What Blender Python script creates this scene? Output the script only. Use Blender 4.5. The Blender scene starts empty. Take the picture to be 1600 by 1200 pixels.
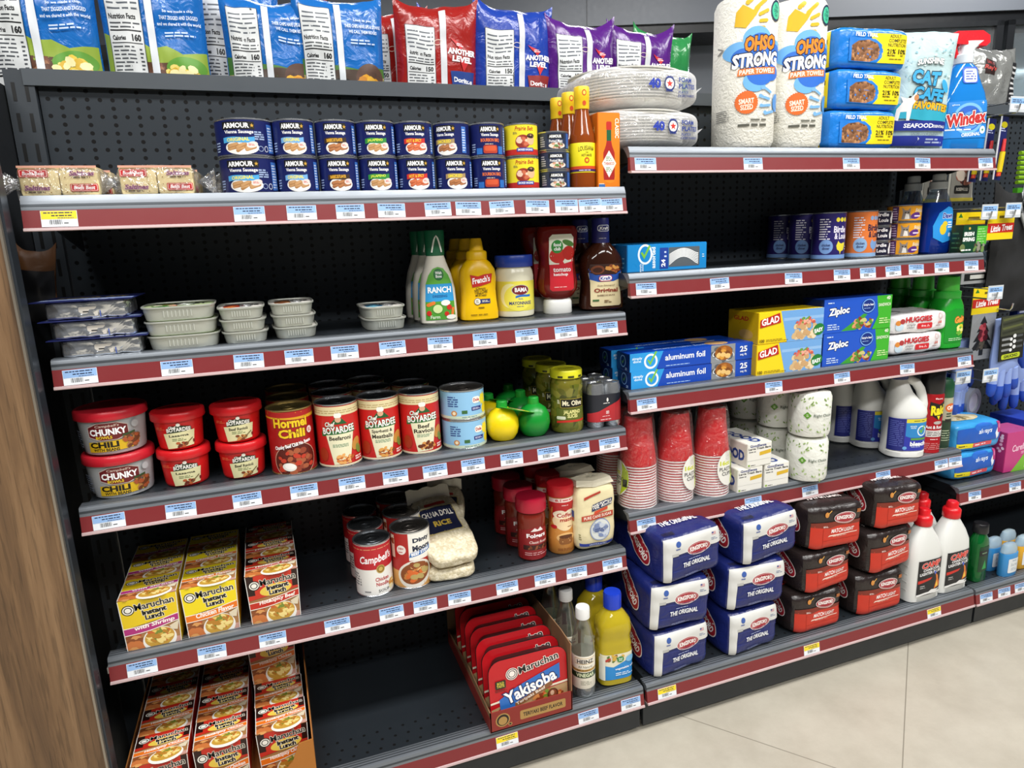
import bpy, bmesh, math, random
from mathutils import Vector, Matrix, noise
S = bpy.context.scene
C = S.collection
random.seed(11)
PI = math.pi

# ------------------------------------------------------------------ camera
YAW, PITCH, ROLL, FPX = 0.3400, -0.2208, -0.0383, 1050.7
cy_, sy_, cp_, sp_ = math.cos(YAW), math.sin(YAW), math.cos(PITCH), math.sin(PITCH)
fwd = Vector((sy_*cp_, cy_*cp_, sp_)); right = Vector((cy_, -sy_, 0)); up = right.cross(fwd)
r2 = right*math.cos(ROLL) + up*math.sin(ROLL); u2 = -right*math.sin(ROLL) + up*math.cos(ROLL)
cam = bpy.data.cameras.new('camera'); co = bpy.data.objects.new('camera', cam); C.objects.link(co)
m = Matrix.Identity(4)
for i in range(3):
    m[i][0], m[i][1], m[i][2] = r2[i], u2[i], -fwd[i]
m[0][3], m[1][3], m[2][3] = 0.2985, -1.0973, 1.0046
co.matrix_world = m
cam.sensor_width = 36; cam.lens = 36*FPX/1600; cam.clip_start = 0.02
S.camera = co
# ------------------------------------------------------------------ light, world, exposure
S.view_settings.view_transform = 'Standard'; S.view_settings.look = 'None'
S.view_settings.gamma = 1; S.view_settings.use_curve_mapping = False
S.view_settings.exposure = -0.14
w = bpy.data.worlds.new('world'); S.world = w; w.use_nodes = True
w.node_tree.nodes['Background'].inputs[0].default_value = (0.9, 0.95, 1.0, 1)
w.node_tree.nodes['Background'].inputs[1].default_value = 0.10
def area(name, loc, sx, sy, power, rot=(0, 0, 0), col=(1, 0.985, 0.96)):
    l = bpy.data.lights.new(name, 'AREA'); l.shape = 'RECTANGLE'; l.size = sx; l.size_y = sy
    l.energy = power; l.color = col
    o = bpy.data.objects.new(name, l); C.objects.link(o); o.location = loc; o.rotation_euler = rot
    return o
for yy, pw in ((-0.95, 44), (-2.6, 42)):
    for xx in (-0.5, 1.2, 2.9):
        area('ceiling_lamp', (xx, yy, 2.75), 1.3, 0.35, pw)
for xx in (0.2, 2.2, 4.2):
    area('ceiling_lamp', (xx, 1.7, 2.75), 1.3, 0.35, 40)

# ------------------------------------------------------------------ materials
def lin(h):
    h = h.lstrip('#')
    if len(h) == 3: h = ''.join(c*2 for c in h)
    v = [int(h[i:i+2], 16)/255 for i in (0, 2, 4)]
    return tuple(c/12.92 if c <= 0.04045 else ((c+0.055)/1.055)**2.4 for c in v) + (1,)
_M = {}
def M(h, rough=0.42, metal=0.0, kind='paint', **k):
    """kind: paint, film (crinkly plastic), foil, clear (wrap), liquid"""
    key = (h, rough, metal, kind, tuple(sorted(k.items())))
    if key in _M: return _M[key]
    mt = bpy.data.materials.new('%s_%s' % (kind, h)); mt.use_nodes = True
    nt = mt.node_tree; N = nt.nodes; L = nt.links; b = N['Principled BSDF']
    b.inputs['Base Color'].default_value = lin(h); b.inputs['Metallic'].default_value = metal
    b.inputs['Roughness'].default_value = rough
    tc = N.new('ShaderNodeTexCoord'); nz = N.new('ShaderNodeTexNoise')
    L.new(tc.outputs['Object'], nz.inputs['Vector'])
    nz.inputs['Scale'].default_value = k.get('scale', 40); nz.inputs['Detail'].default_value = 2
    if kind in ('paint', 'film', 'foil', 'liquid'):
        mr = N.new('ShaderNodeMapRange'); mr.inputs[3].default_value = max(0.03, rough-0.07); mr.inputs[4].default_value = rough+0.07
        L.new(nz.outputs[0], mr.inputs[0]); L.new(mr.outputs[0], b.inputs['Roughness'])
    if kind in ('film', 'foil'):
        bp = N.new('ShaderNodeBump'); bp.inputs['Strength'].default_value = k.get('bump', 0.35); bp.inputs['Distance'].default_value = 0.006
        nz2 = N.new('ShaderNodeTexNoise'); nz2.inputs['Scale'].default_value = k.get('bscale', 28); nz2.inputs['Detail'].default_value = 3
        nz2.inputs['Distortion'].default_value = 1.2
        L.new(tc.outputs['Object'], nz2.inputs['Vector']); L.new(nz2.outputs[0], bp.inputs['Height']); L.new(bp.outputs[0], b.inputs['Normal'])
    if kind == 'liquid':
        b.inputs['Transmission Weight'].default_value = k.get('tr', 0.6); b.inputs['IOR'].default_value = 1.25
        b.inputs['Coat Weight'].default_value = 0.6; b.inputs['Coat Roughness'].default_value = 0.05
    if kind == 'clear':
        out = N['Material Output']; gl = N.new('ShaderNodeBsdfGlossy'); gl.inputs['Roughness'].default_value = 0.12
        tr = N.new('ShaderNodeBsdfTransparent'); mx = N.new('ShaderNodeMixShader')
        tr.inputs[0].default_value = lin(h)
        lw = N.new('ShaderNodeLayerWeight'); lw.inputs[0].default_value = k.get('blend', 0.35)
        mp = N.new('ShaderNodeMapRange'); mp.inputs[3].default_value = k.get('lo', 0.06); mp.inputs[4].default_value = k.get('hi', 0.45)
        bp = N.new('ShaderNodeBump'); bp.inputs['Strength'].default_value = 0.9; bp.inputs['Distance'].default_value = 0.012
        nz.inputs['Scale'].default_value = k.get('bscale', 35); nz.inputs['Distortion'].default_value = 2.0
        L.new(nz.outputs[0], bp.inputs['Height']); L.new(bp.outputs[0], gl.inputs['Normal']); L.new(bp.outputs[0], lw.inputs['Normal'])
        bp.inputs['Strength'].default_value = k.get('bump', 0.9)
        df = N.new('ShaderNodeBsdfDiffuse'); df.inputs[0].default_value = (.9, .9, .9, 1); hz = N.new('ShaderNodeMixShader'); hz.inputs[0].default_value = k.get('haze', 0.15)
        L.new(gl.outputs[0], hz.inputs[1]); L.new(df.outputs[0], hz.inputs[2])
        L.new(lw.outputs['Facing'], mp.inputs[0]); L.new(mp.outputs[0], mx.inputs[0])
        L.new(tr.outputs[0], mx.inputs[1]); L.new(hz.outputs[0], mx.inputs[2]); L.new(mx.outputs[0], out.inputs[0])
    if kind == 'glass':
        b.inputs['Transmission Weight'].default_value = 1; b.inputs['IOR'].default_value = 1.3; b.inputs['Roughness'].default_value = rough
    _M[key] = mt
    return mt
def speckle(name, cols, scale, rough=0.6, feature='F1', bump=0.0):
    """little coloured cells: grains, kibble, noodles"""
    key = ('sp', name)
    if key in _M: return _M[key]
    mt = bpy.data.materials.new(name); mt.use_nodes = True
    nt = mt.node_tree; N = nt.nodes; L = nt.links; b = N['Principled BSDF']; b.inputs['Roughness'].default_value = rough
    tc = N.new('ShaderNodeTexCoord'); v = N.new('ShaderNodeTexVoronoi'); v.inputs['Scale'].default_value = scale
    L.new(tc.outputs['Object'], v.inputs['Vector'])
    sp = N.new('ShaderNodeSeparateColor'); L.new(v.outputs['Color'], sp.inputs[0])
    r = N.new('ShaderNodeValToRGB'); r.color_ramp.interpolation = 'CONSTANT'
    e = r.color_ramp.elements
    for i, c in enumerate(cols):
        if i < 2: el = e[i]; el.position = i/len(cols)
        else: el = e.new(i/len(cols))
        el.color = lin(c)
    L.new(sp.outputs[0], r.inputs[0]); L.new(r.outputs[0], b.inputs['Base Color'])
    if bump:
        bp = N.new('ShaderNodeBump'); bp.inputs['Strength'].default_value = bump; bp.inputs['Distance'].default_value = 0.002; bp.invert = True
        L.new(v.outputs['Distance'], bp.inputs['Height']); L.new(bp.outputs[0], b.inputs['Normal'])
    _M[key] = mt
    return mt
def clr(c):
    return M(c) if isinstance(c, str) else c

# ------------------------------------------------------------------ mesh builder
class MB:
    def __init__(s): s.v = []; s.f = []; s.mi = []; s.mats = []; s.sm = []
    def mat(s, m):
        m = clr(m)
        if m not in s.mats: s.mats.append(m)
        return s.mats.index(m)
    def add(s, vs, fs, m, smooth=True):
        o = len(s.v); k = s.mat(m); s.v.extend(tuple(v) for v in vs)
        for f in fs: s.f.append([i+o for i in f]); s.mi.append(k); s.sm.append(smooth)
        return s
    def box(s, x0, x1, y0, y1, z0, z1, m):
        v = [(x, y, z) for z in (z0, z1) for y in (y0, y1) for x in (x0, x1)]
        return s.add(v, [(0, 2, 3, 1), (4, 5, 7, 6), (0, 1, 5, 4), (2, 6, 7, 3), (0, 4, 6, 2), (1, 3, 7, 5)], m, False)
    def rings(s, rings, m, cap0=True, cap1=True, closed=True):
        n = len(rings[0]); v = [p for r in rings for p in r]; f = []
        for i in range(len(rings)-1):
            for j in range(n if closed else n-1):
                k = (j+1) % n
                f.append((i*n+j, i*n+k, (i+1)*n+k, (i+1)*n+j))
        if cap0: f.append(tuple(reversed(range(n))))
        if cap1: f.append(tuple((len(rings)-1)*n+j for j in range(n)))
        return s.add(v, f, m)
    def lathe(s, prof, m, n=40, c=(0, 0, 0), cap0=True, cap1=True, sx=1, sy=1):
        return s.rings([[(c[0]+sx*r*math.sin(2*PI*j/n), c[1]-sy*r*math.cos(2*PI*j/n), c[2]+z) for j in range(n)] for r, z in prof], m, cap0, cap1)
    def loft(s, secs, m, n=44, cap0=True, cap1=True):
        return s.rings([ring(q, n) for q in secs], m, cap0, cap1)
    def tube(s, pts, r, m, n=8):
        pts = [Vector(p) for p in pts]; R = []
        for i, p in enumerate(pts):
            d = (pts[min(i+1, len(pts)-1)]-pts[max(i-1, 0)]).normalized()
            a = d.cross(Vector((0.31, 0.2, 0.93))).normalized(); b = d.cross(a)
            rr = r[i] if isinstance(r, (list, tuple)) else r
            R.append([tuple(p+a*rr*math.cos(2*PI*j/n)+b*rr*math.sin(2*PI*j/n)) for j in range(n)])
        return s.rings(R, m)
    def grid(s, fn, nu, nv, m, flip=False):
        v = [fn(i/nu, j/nv) for j in range(nv+1) for i in range(nu+1)]; f = []
        for j in range(nv):
            for i in range(nu):
                a = j*(nu+1)+i; q = (a, a+1, a+nu+2, a+nu+1)
                f.append(q[::-1] if flip else q)
        return s.add(v, f, m)
    def build(s, name, parent=None, ang=40):
        me = bpy.data.meshes.new(name); me.from_pydata(s.v, [], s.f)
        for mt in s.mats: me.materials.append(mt)
        me.polygons.foreach_set('material_index', s.mi)
        me.polygons.foreach_set('use_smooth', s.sm)
        me.update()
        try: me.set_sharp_from_angle(angle=math.radians(ang))
        except Exception: pass
        o = bpy.data.objects.new(name, me); C.objects.link(o)
        if parent: o.parent = parent
        return o
def ring(q, n):
    z, rx, ry = q[:3]; e = q[3] if len(q) > 3 else 2.0; cx = q[4] if len(q) > 4 else 0; cyy = q[5] if len(q) > 5 else 0
    out = []
    for j in range(n):
        t = 2*PI*j/n; a, b = math.sin(t), -math.cos(t)
        out.append((cx+rx*math.copysign(abs(a)**(2/e), a), cyy+ry*math.copysign(abs(b)**(2/e), b), z))
    return out
def root(name):
    o = bpy.data.objects.new(name, None); C.objects.link(o); o.empty_display_size = 0.02
    return o

# ------------------------------------------------------------------ printed labels
_T = {}
def text_mesh(body, bold=0.0, shear=0.0):
    key = (body, bold, shear)
    if key not in _T:
        cu = bpy.data.curves.new('t', 'FONT'); cu.body = body; cu.size = 1; cu.offset = bold; cu.shear = shear
        cu.resolution_u = 2; cu.fill_mode = 'FRONT'; cu.space_line = 0.85; cu.align_x = 'CENTER'
        ob = bpy.data.objects.new('t', cu); me = ob.to_mesh()
        _T[key] = ([(v.co.x, v.co.y) for v in me.vertices], [tuple(p.vertices) for p in me.polygons])
        ob.to_mesh_clear(); bpy.data.objects.remove(ob); bpy.data.curves.remove(cu)
    return _T[key]
class Lab:
    """flat artwork in millimetres (u right, v up), printed onto a surface by onto()"""
    def __init__(s): s.it = []
    def raw(s, v, f, c): s.it.append((v, f, clr(c))); return s
    def poly(s, pts, c): return s.raw([tuple(p) for p in pts], [tuple(range(len(pts)))], c)
    def rect(s, x0, y0, x1, y1, c): return s.poly([(x0, y0), (x1, y0), (x1, y1), (x0, y1)], c)
    def rrect(s, x0, y0, x1, y1, r, c):
        p = []
        for cx, cz, a in ((x1-r, y0+r, -90), (x1-r, y1-r, 0), (x0+r, y1-r, 90), (x0+r, y0+r, 180)):
            p += [(cx+r*math.cos(math.radians(a+t)), cz+r*math.sin(math.radians(a+t))) for t in (0, 30, 60, 90)]
        return s.poly(p, c)
    def ell(s, cx, cz, rx, rz, c, n=28, a=0, t0=0, t1=360):
        A = math.radians(a); p = []
        for j in range(n+(t1-t0 < 360)):
            t = math.radians(t0+(t1-t0)*j/n); x, z = rx*math.cos(t), rz*math.sin(t)
            p.append((cx+x*math.cos(A)-z*math.sin(A), cz+x*math.sin(A)+z*math.cos(A)))
        return s.poly(p, c)
    def ringe(s, cx, cz, rx, rz, w, c, n=32):
        v = []
        for j in range(n):
            t = 2*PI*j/n
            v += [(cx+rx*math.cos(t), cz+rz*math.sin(t)), (cx+(rx-w)*math.cos(t), cz+(rz-w)*math.sin(t))]
        return s.raw(v, [(2*j, (2*j+2) % (2*n), (2*j+3) % (2*n), 2*j+1) for j in range(n)], c)
    def cap(s, cx, cz, ln, wd, a, c):
        A = math.radians(a); p = []; h = ln/2-wd/2
        for sg, b in ((1, -90), (-1, 90)):
            for t in range(0, 181, 36):
                T = math.radians(b+t); x, z = sg*h+wd/2*math.cos(T), wd/2*math.sin(T)
                p.append((cx+x*math.cos(A)-z*math.sin(A), cz+x*math.sin(A)+z*math.cos(A)))
        return s.poly(p, c)
    def wave(s, x0, x1, za, zb, c, amp=2, n=12, ph=0, sl=0):
        t = [i/n for i in range(n+1)]
        f = lambda q: amp*math.sin(ph+q*PI*1.6)+sl*(q-0.5)
        return s.poly([(x0+(x1-x0)*q, za+f(q)) for q in t]+[(x0+(x1-x0)*q, zb+f(q)) for q in reversed(t)], c)
    def star(s, cx, cz, r, c, n=5, k=0.42):
        return s.poly([(cx+(r if i % 2 == 0 else r*k)*math.sin(PI*i/n), cz+(r if i % 2 == 0 else r*k)*math.cos(PI*i/n)) for i in range(2*n)], c)
    def t(s, body, cx, cz, w, h, c, b=0.02, sh=0.0, out=None, a=0, arc=0):
        """text stretched into a w x h box centred on (cx, cz); out = [(colour, growth)] halo layers"""
        v0, f0 = text_mesh(body, b, sh)
        if not v0: return s
        xs = [p[0] for p in v0]; zs = [p[1] for p in v0]; x0, x1, z0, z1 = min(xs), max(xs), min(zs), max(zs)
        A = math.radians(a); ca, sa = math.cos(A), math.sin(A)
        for col, g in (out or [])+[(c, 0)]:
            v, f = text_mesh(body, b+g, sh) if g else (v0, f0)
            P = []
            for px, pz in v:
                x = ((px-x0)/(x1-x0)-0.5)*w; z = ((pz-z0)/(z1-z0)-0.5)*h
                z += arc*(1-(2*x/w)**2)
                P.append((cx+x*ca-z*sa, cz+x*sa+z*ca))
            s.raw(P, f, col)
        return s
    def lines(s, x0, z0, x1, z1, n, c, th=0.45, seed=1):
        """small print: rows of word-sized bars"""
        R = random.Random(seed); v = []; f = []; dz = (z1-z0)/n; hh = dz*th
        for i in range(n):
            z = z1-dz*(i+0.75); x = x0; end = x1 if R.random() > .35 else x1-(x1-x0)*R.random()*.3
            while x < end-0.3:
                wl = min(end-x, R.uniform(1.2, 3.4)*max(dz, 0.6)); k = len(v)
                v += [(x, z), (x+wl, z), (x+wl, z+hh), (x, z+hh)]; f.append((k, k+1, k+2, k+3)); x += wl+0.45*max(dz, 0.5)
        return s.raw(v, f, c) if v else s
    def bars(s, x0, z0, x1, z1, c='1a1a1a', seed=3):
        R = random.Random(seed); v = []; f = []; x = x0
        while x < x1:
            wl = R.choice((.3, .3, .5, .8)); k = len(v)
            v += [(x, z0), (x+wl, z0), (x+wl, z1), (x, z1)]; f.append((k, k+1, k+2, k+3)); x += wl+R.choice((.35, .5, .8))
        return s.raw(v, f, c)
    def food(s, cx, cz, rx, rz, cols, n=22, sz=0.3, el=1.6, seed=5, low=None):
        """pile of morsels inside an ellipse"""
        R = random.Random(seed)
        for c in cols:
            v = []; f = []
            for _ in range(max(2, n//len(cols))):
                a = R.uniform(0, 2*PI); q = math.sqrt(R.random())*0.85; w_ = sz*min(rx, rz)*R.uniform(.6, 1.1)
                px, pz = cx+q*rx*math.cos(a), cz+q*rz*math.sin(a)
                if low is not None: pz = max(pz, low)
                A = R.uniform(-.9, .9); k = len(v)
                for j in range(8):
                    t = 2*PI*j/8; x, z = w_*el*math.cos(t), w_*math.sin(t)
                    v.append((px+x*math.cos(A)-z*math.sin(A), pz+x*math.sin(A)+z*math.cos(A)))
                f.append(tuple(range(k, k+8))) if False else f.append(tuple(range(k, k+8)))
            # morsels of one colour may overlap, so give each its own height
            for i, ff in enumerate(f):
                s.it.append(([v[j] for j in ff], [tuple(range(8))], clr(c)))
        return s
    def onto(s, mb, fn, su=0, sv=0, lift=0.00018, dl=0.000015, k=0.001):
        for i, (v, f, mt) in enumerate(s.it):
            h = lift+dl*min(i, 150)
            bm = bmesh.new(); bv = [bm.verts.new((p[0], p[1], 0)) for p in v]
            for q in f:
                try: bm.faces.new([bv[j] for j in q])
                except ValueError: pass
            us = [p[0] for p in v]; vs = [p[1] for p in v]
            bm.normal_update(); big = [q for q in bm.faces if len(q.verts) > 4]
            if big: bmesh.ops.triangulate(bm, faces=big, ngon_method='EAR_CLIP')
            for stp, lo, hi, ax in ((su, min(us), max(us), 0), (sv, min(vs), max(vs), 1)):
                if stp:
                    q = math.floor(lo/stp)+1
                    while q*stp < hi-1e-4:
                        pc = [0, 0, 0]; pn = [0, 0, 0]; pc[ax] = q*stp; pn[ax] = 1
                        bmesh.ops.bisect_plane(bm, geom=bm.verts[:]+bm.edges[:]+bm.faces[:], dist=1e-5, plane_co=pc, plane_no=pn)
                        q += 1
            bm.normal_update(); bm.verts.index_update()
            V = [fn(x.co.x*k, x.co.y*k, h) for x in bm.verts]
            F = [tuple(x.index for x in (q.verts if q.normal.z > 0 else reversed(q.verts))) for q in bm.faces]
            mb.add(V, F, mt); bm.free()
        return mb
# surfaces a label can be printed on
def on_can(r, c=(0, 0, 0), r1=None, z0=0, z1=1):
    def f(u, v, l):
        R = r if r1 is None else r+(r1-r)*(v-z0)/(z1-z0)
        a = u/R; return (c[0]+(R+l)*math.sin(a), c[1]-(R+l)*math.cos(a), c[2]+v)
    return f
def on_loft(secs):
    secs = sorted(secs, key=lambda q: q[0])
    def f(u, v, l):
        a = secs[0]; b = secs[-1]
        for p, q in zip(secs, secs[1:]):
            if p[0] <= v <= q[0]: a, b = p, q; break
        else: a = b = secs[0] if v < secs[0][0] else secs[-1]
        t = (v-a[0])/(b[0]-a[0]) if b[0] > a[0] else 0
        g = lambda i, d: (a[i] if len(a) > i else d)*(1-t)+(b[i] if len(b) > i else d)*t
        rx, ry, e, cx, cy0 = g(1, 0), g(2, 0), g(3, 2), g(4, 0), g(5, 0)
        q = max(-.985, min(.985, u/rx))
        return (cx+q*rx*(1+l/rx), cy0-(ry+l)*(1-abs(q)**e)**(1/e)-l*.3, v)
    return f
def on_front(y): return lambda u, v, l: (u, y-l, v)
def on_left(x): return lambda u, v, l: (x-l, -u, v)
def on_top(z): return lambda u, v, l: (u, v, z+l)

class Cush:
    """rounded, slightly crumpled block W x D x H standing on z=0"""
    def __init__(s, W, D, H, k=7, amp=0.0, fr=18, seed=0, bulge=0.0):
        s.h = Vector((W/2, D/2, H/2)); s.k = k; s.amp = amp; s.fr = fr; s.o = Vector((seed*7.3, seed*3.1, seed*1.7)); s.bulge = bulge
    def p(s, a, l=0.0):
        n = sum(abs(c)**s.k for c in a)**(1/s.k); q = Vector(a)/n
        P = Vector((q[i]*s.h[i] for i in range(3)))
        if s.amp:
            d = Vector((math.copysign(abs(q[i])**3, q[i]) for i in range(3))); d.normalize()
            w = noise.noise(P*s.fr+s.o)+0.5*noise.noise(P*s.fr*2.7+s.o)
            P += d*(s.amp*w)
        if l: 
            d = Vector((math.copysign(abs(q[i])**4, q[i]) for i in range(3))); d.normalize(); P += d*l
        P.z += s.h.z
        if P.z < 0.0002 and not l: P.z = 0.0002
        return tuple(P)
    def mesh(s, mb, m, n=14):
        for ax in range(3):
            for sg in (-1, 1):
                b, c = (ax+1) % 3, (ax+2) % 3
                def fn(i, j):
                    a = [0, 0, 0]; a[ax] = sg; a[b] = 2*i-1; a[c] = 2*j-1
                    return s.p(a)
                mb.grid(fn, n, n, m, flip=sg < 0)
        return mb
    def front(s, u, v, l): return s.p((u/s.h.x, -1, v/s.h.z-1), l)
    def left(s, u, v, l): return s.p((-1, -u/s.h.y, v/s.h.z-1), l)
    def top(s, u, v, l): return s.p((u/s.h.x, v/s.h.y, 1), l)
class Pillow:
    """heat-sealed bag, W wide, H high, D thick, standing on its bottom seam"""
    def __init__(s, W, H, D, amp=0.004, seed=0, sharp=0.55, ear=1.0):
        s.W, s.H, s.D, s.amp, s.o, s.sharp, s.ear = W, H, D, amp, Vector((seed*5.1, seed*2.3, seed)), sharp, ear
    def p(s, u, v, sg=-1, l=0):
        a = max(-1, min(1, 2*u/s.W)); t = max(0, min(1, v/s.H))
        g = max(0, 1-abs(2*t-1)**3.2)**s.sharp
        b = max(0, 1-abs(a)**2.6)**.6
        d = s.D/2*g*b
        wr = noise.noise(Vector((u*26, v*18, 0))+s.o)+.6*noise.noise(Vector((u*60, v*30, 3))+s.o)
        top = noise.noise(Vector((u*45, 9, 0))+s.o)*abs(2*t-1)**4*.006
        x = u*(1-.05*math.sin(PI*t))
        ear = (.020+.016*noise.noise(s.o+Vector((a*.6, 2, 0))))*abs(a)**3*t**5
        return (x, sg*(d+s.amp*wr*min(1, g*b*3)+.0008)+top*1.2-(l if sg < 0 else 0), v+noise.noise(Vector((u*22, 4, t*3))+s.o)*.007*t+ear*s.ear)
    def mesh(s, mb, m, nu=26, nv=30):
        for sg in (-1, 1):
            mb.grid(lambda i, j: s.p((i-.5)*s.W, j*s.H, sg), nu, nv, m, flip=sg > 0)
        return mb
    def front(s, u, v, l): return s.p(u, v, -1, l)

# ------------------------------------------------------------------ things and copies
_used = set()
def dup(o, parent=None):
    c = o.copy(); C.objects.link(c)
    if parent: c.parent = parent
    for ch in list(o.children):
        d = ch.copy(); C.objects.link(d); d.parent = c
        for g in list(ch.children):
            e = g.copy(); C.objects.link(e); e.parent = d
    return c
def put(o, x, y, z, label, cat, group=None, rz=0.0, rx=0.0, ry=0.0, sc=None):
    if o.name in _used:
        o = dup(o)
        for k in ('group', 'kind'):
            if k in o: del o[k]
    else: _used.add(o.name)
    o.location = (x, y, z); o.rotation_euler = (rx, ry, rz)
    if sc: o.scale = sc
    o['label'] = label; o['category'] = cat
    if group: o['group'] = group
    return o
def struct(o):
    o['kind'] = 'structure'; return o
# ================================================================== the setting
YB = 0.25
ZS = dict(L1=1.0762, L2=.8530, L3=.6304, L4=.379, L5=.1116, R1=1.1441, R2=.9222, R3=.6983, R4=.451, R5=.1126, F4=.3487, F5=.1105)
ZR = dict(ZS, L1=1.0706, R1=1.1393, L2=.8524, R2=.9187)      # upper edge of the price rail
XL, XM, XR, XE = 0.0, 0.9165, 1.836, 2.77
BAY = dict(L=(XL, .914), R=(.9215, 1.834), F=(1.842, XE))
def pegmat():
    mt = bpy.data.materials.new('perforated_steel'); mt.use_nodes = True; nt = mt.node_tree; N = nt.nodes; L = nt.links
    b = N['Principled BSDF']; b.inputs['Roughness'].default_value = .5; b.inputs['Specular IOR Level'].default_value = .25
    tc = N.new('ShaderNodeTexCoord'); sx = N.new('ShaderNodeSeparateXYZ'); L.new(tc.outputs['Object'], sx.inputs[0])
    def mth(op, a, bb):
        n = N.new('ShaderNodeMath'); n.operation = op
        for i, q in enumerate((a, bb)):
            if q is None: continue
            if isinstance(q, (int, float)): n.inputs[i].default_value = q
            else: L.new(q, n.inputs[i])
        return n.outputs[0]
    def dots(px, pz, ox, oz, r):
        a = mth('SUBTRACT', mth('FLOORED_MODULO', mth('ADD', sx.outputs[0], ox), px), px/2)
        c = mth('SUBTRACT', mth('FLOORED_MODULO', mth('ADD', sx.outputs[2], oz), pz), pz/2)
        return mth('LESS_THAN', mth('ADD', mth('MULTIPLY', a, a), mth('MULTIPLY', c, c)), r*r)
    # close-set rows of holes alternate with sparse rows
    d = mth('MAXIMUM', dots(.0185, .0262, .012, .0, .0034), dots(.037, .0262, .003, .0131, .0034))
    mx = N.new('ShaderNodeMix'); mx.data_type = 'RGBA'
    mx.inputs[6].default_value = lin('2e343a'); mx.inputs[7].default_value = lin('020203')
    L.new(d, mx.inputs[0]); L.new(mx.outputs[2], b.inputs['Base Color'])
    return mt
PEG = pegmat()
STEEL = M('343a40', .45); DARK = M('22272c', .38); RAIL = M('82888f', .4, .5); RAILD = M('50555a', .4, .6)
RED = M('7c2a2d', .36); LIP = M('c4abab', .3); BLACK = M('08090a', .5)

def floor_mat():
    mt = bpy.data.materials.new('floor_tile'); mt.use_nodes = True; nt = mt.node_tree; N = nt.nodes; L = nt.links
    b = N['Principled BSDF']; b.inputs['Roughness'].default_value = .32
    tc = N.new('ShaderNodeTexCoord'); mp = N.new('ShaderNodeMapping')
    th = math.radians(39); mp.inputs['Rotation'].default_value = (0, 0, -th)
    L.new(tc.outputs['Object'], mp.inputs[0])
    sx = N.new('ShaderNodeSeparateXYZ'); L.new(mp.outputs[0], sx.inputs[0])
    c1 = -math.sin(th)*1.48+math.cos(th)*-.195; c2 = math.cos(th)*1.138+math.sin(th)*-.2
    def line(o, c):
        a = N.new('ShaderNodeMath'); a.operation = 'SUBTRACT'; L.new(o, a.inputs[0]); a.inputs[1].default_value = c-0.4
        f = N.new('ShaderNodeMath'); f.operation = 'FLOORED_MODULO'; L.new(a.outputs[0], f.inputs[0]); f.inputs[1].default_value = .8
        s = N.new('ShaderNodeMath'); s.operation = 'SUBTRACT'; L.new(f.outputs[0], s.inputs[0]); s.inputs[1].default_value = .4
        g = N.new('ShaderNodeMath'); g.operation = 'ABSOLUTE'; L.new(s.outputs[0], g.inputs[0])
        q = N.new('ShaderNodeMath'); q.operation = 'LESS_THAN'; L.new(g.outputs[0], q.inputs[0]); q.inputs[1].default_value = .0011
        return q.outputs[0]
    mxm = N.new('ShaderNodeMath'); mxm.operation = 'MAXIMUM'; L.new(line(sx.outputs[1], c1), mxm.inputs[0]); L.new(line(sx.outputs[0], c2), mxm.inputs[1])
    nz = N.new('ShaderNodeTexNoise'); nz.inputs['Scale'].default_value = 7; nz.inputs['Detail'].default_value = 8; nz.inputs['Roughness'].default_value = .7
    L.new(tc.outputs['Object'], nz.inputs['Vector'])
    r = N.new('ShaderNodeValToRGB'); r.color_ramp.elements[0].position = .3; r.color_ramp.elements[1].position = .72
    r.color_ramp.elements[0].color = lin('aea798'); r.color_ramp.elements[1].color = lin('c3bdae'); L.new(nz.outputs[0], r.inputs[0])
    mx = N.new('ShaderNodeMix'); mx.data_type = 'RGBA'; L.new(mxm.outputs[0], mx.inputs[0]); L.new(r.outputs[0], mx.inputs[6]); mx.inputs[7].default_value = lin('8b8578')
    L.new(mx.outputs[2], b.inputs['Base Color'])
    return mt
mb = MB(); mb.box(-3, 7, -5, 7, -.05, 0, floor_mat()); struct(mb.build('floor'))
# wall beyond the shelves (it stands square to the aisle behind)
WD = 4.6; wc = Vector((0.2985, -1.0973, 0))+Vector((sy_, cy_, 0))*WD
def wallobj(o):
    o.location = wc; o.rotation_euler = (0, 0, -YAW); return o
mb = MB(); mb.box(-5, 6, .35, .45, 0, 3.2, '5b6067')
struct(wallobj(mb.build('wall_back')))
mb = MB(); mb.box(-5, 6, .0, .35, 2.25, 3.2, '6a6f77')
struct(wallobj(mb.build('wall_soffit')))
mb = MB(); mb.box(.554, .559, -.004, .0, 2.25, 3.2, '4b4f55'); struct(wallobj(mb.build('trim_1')))
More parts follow.
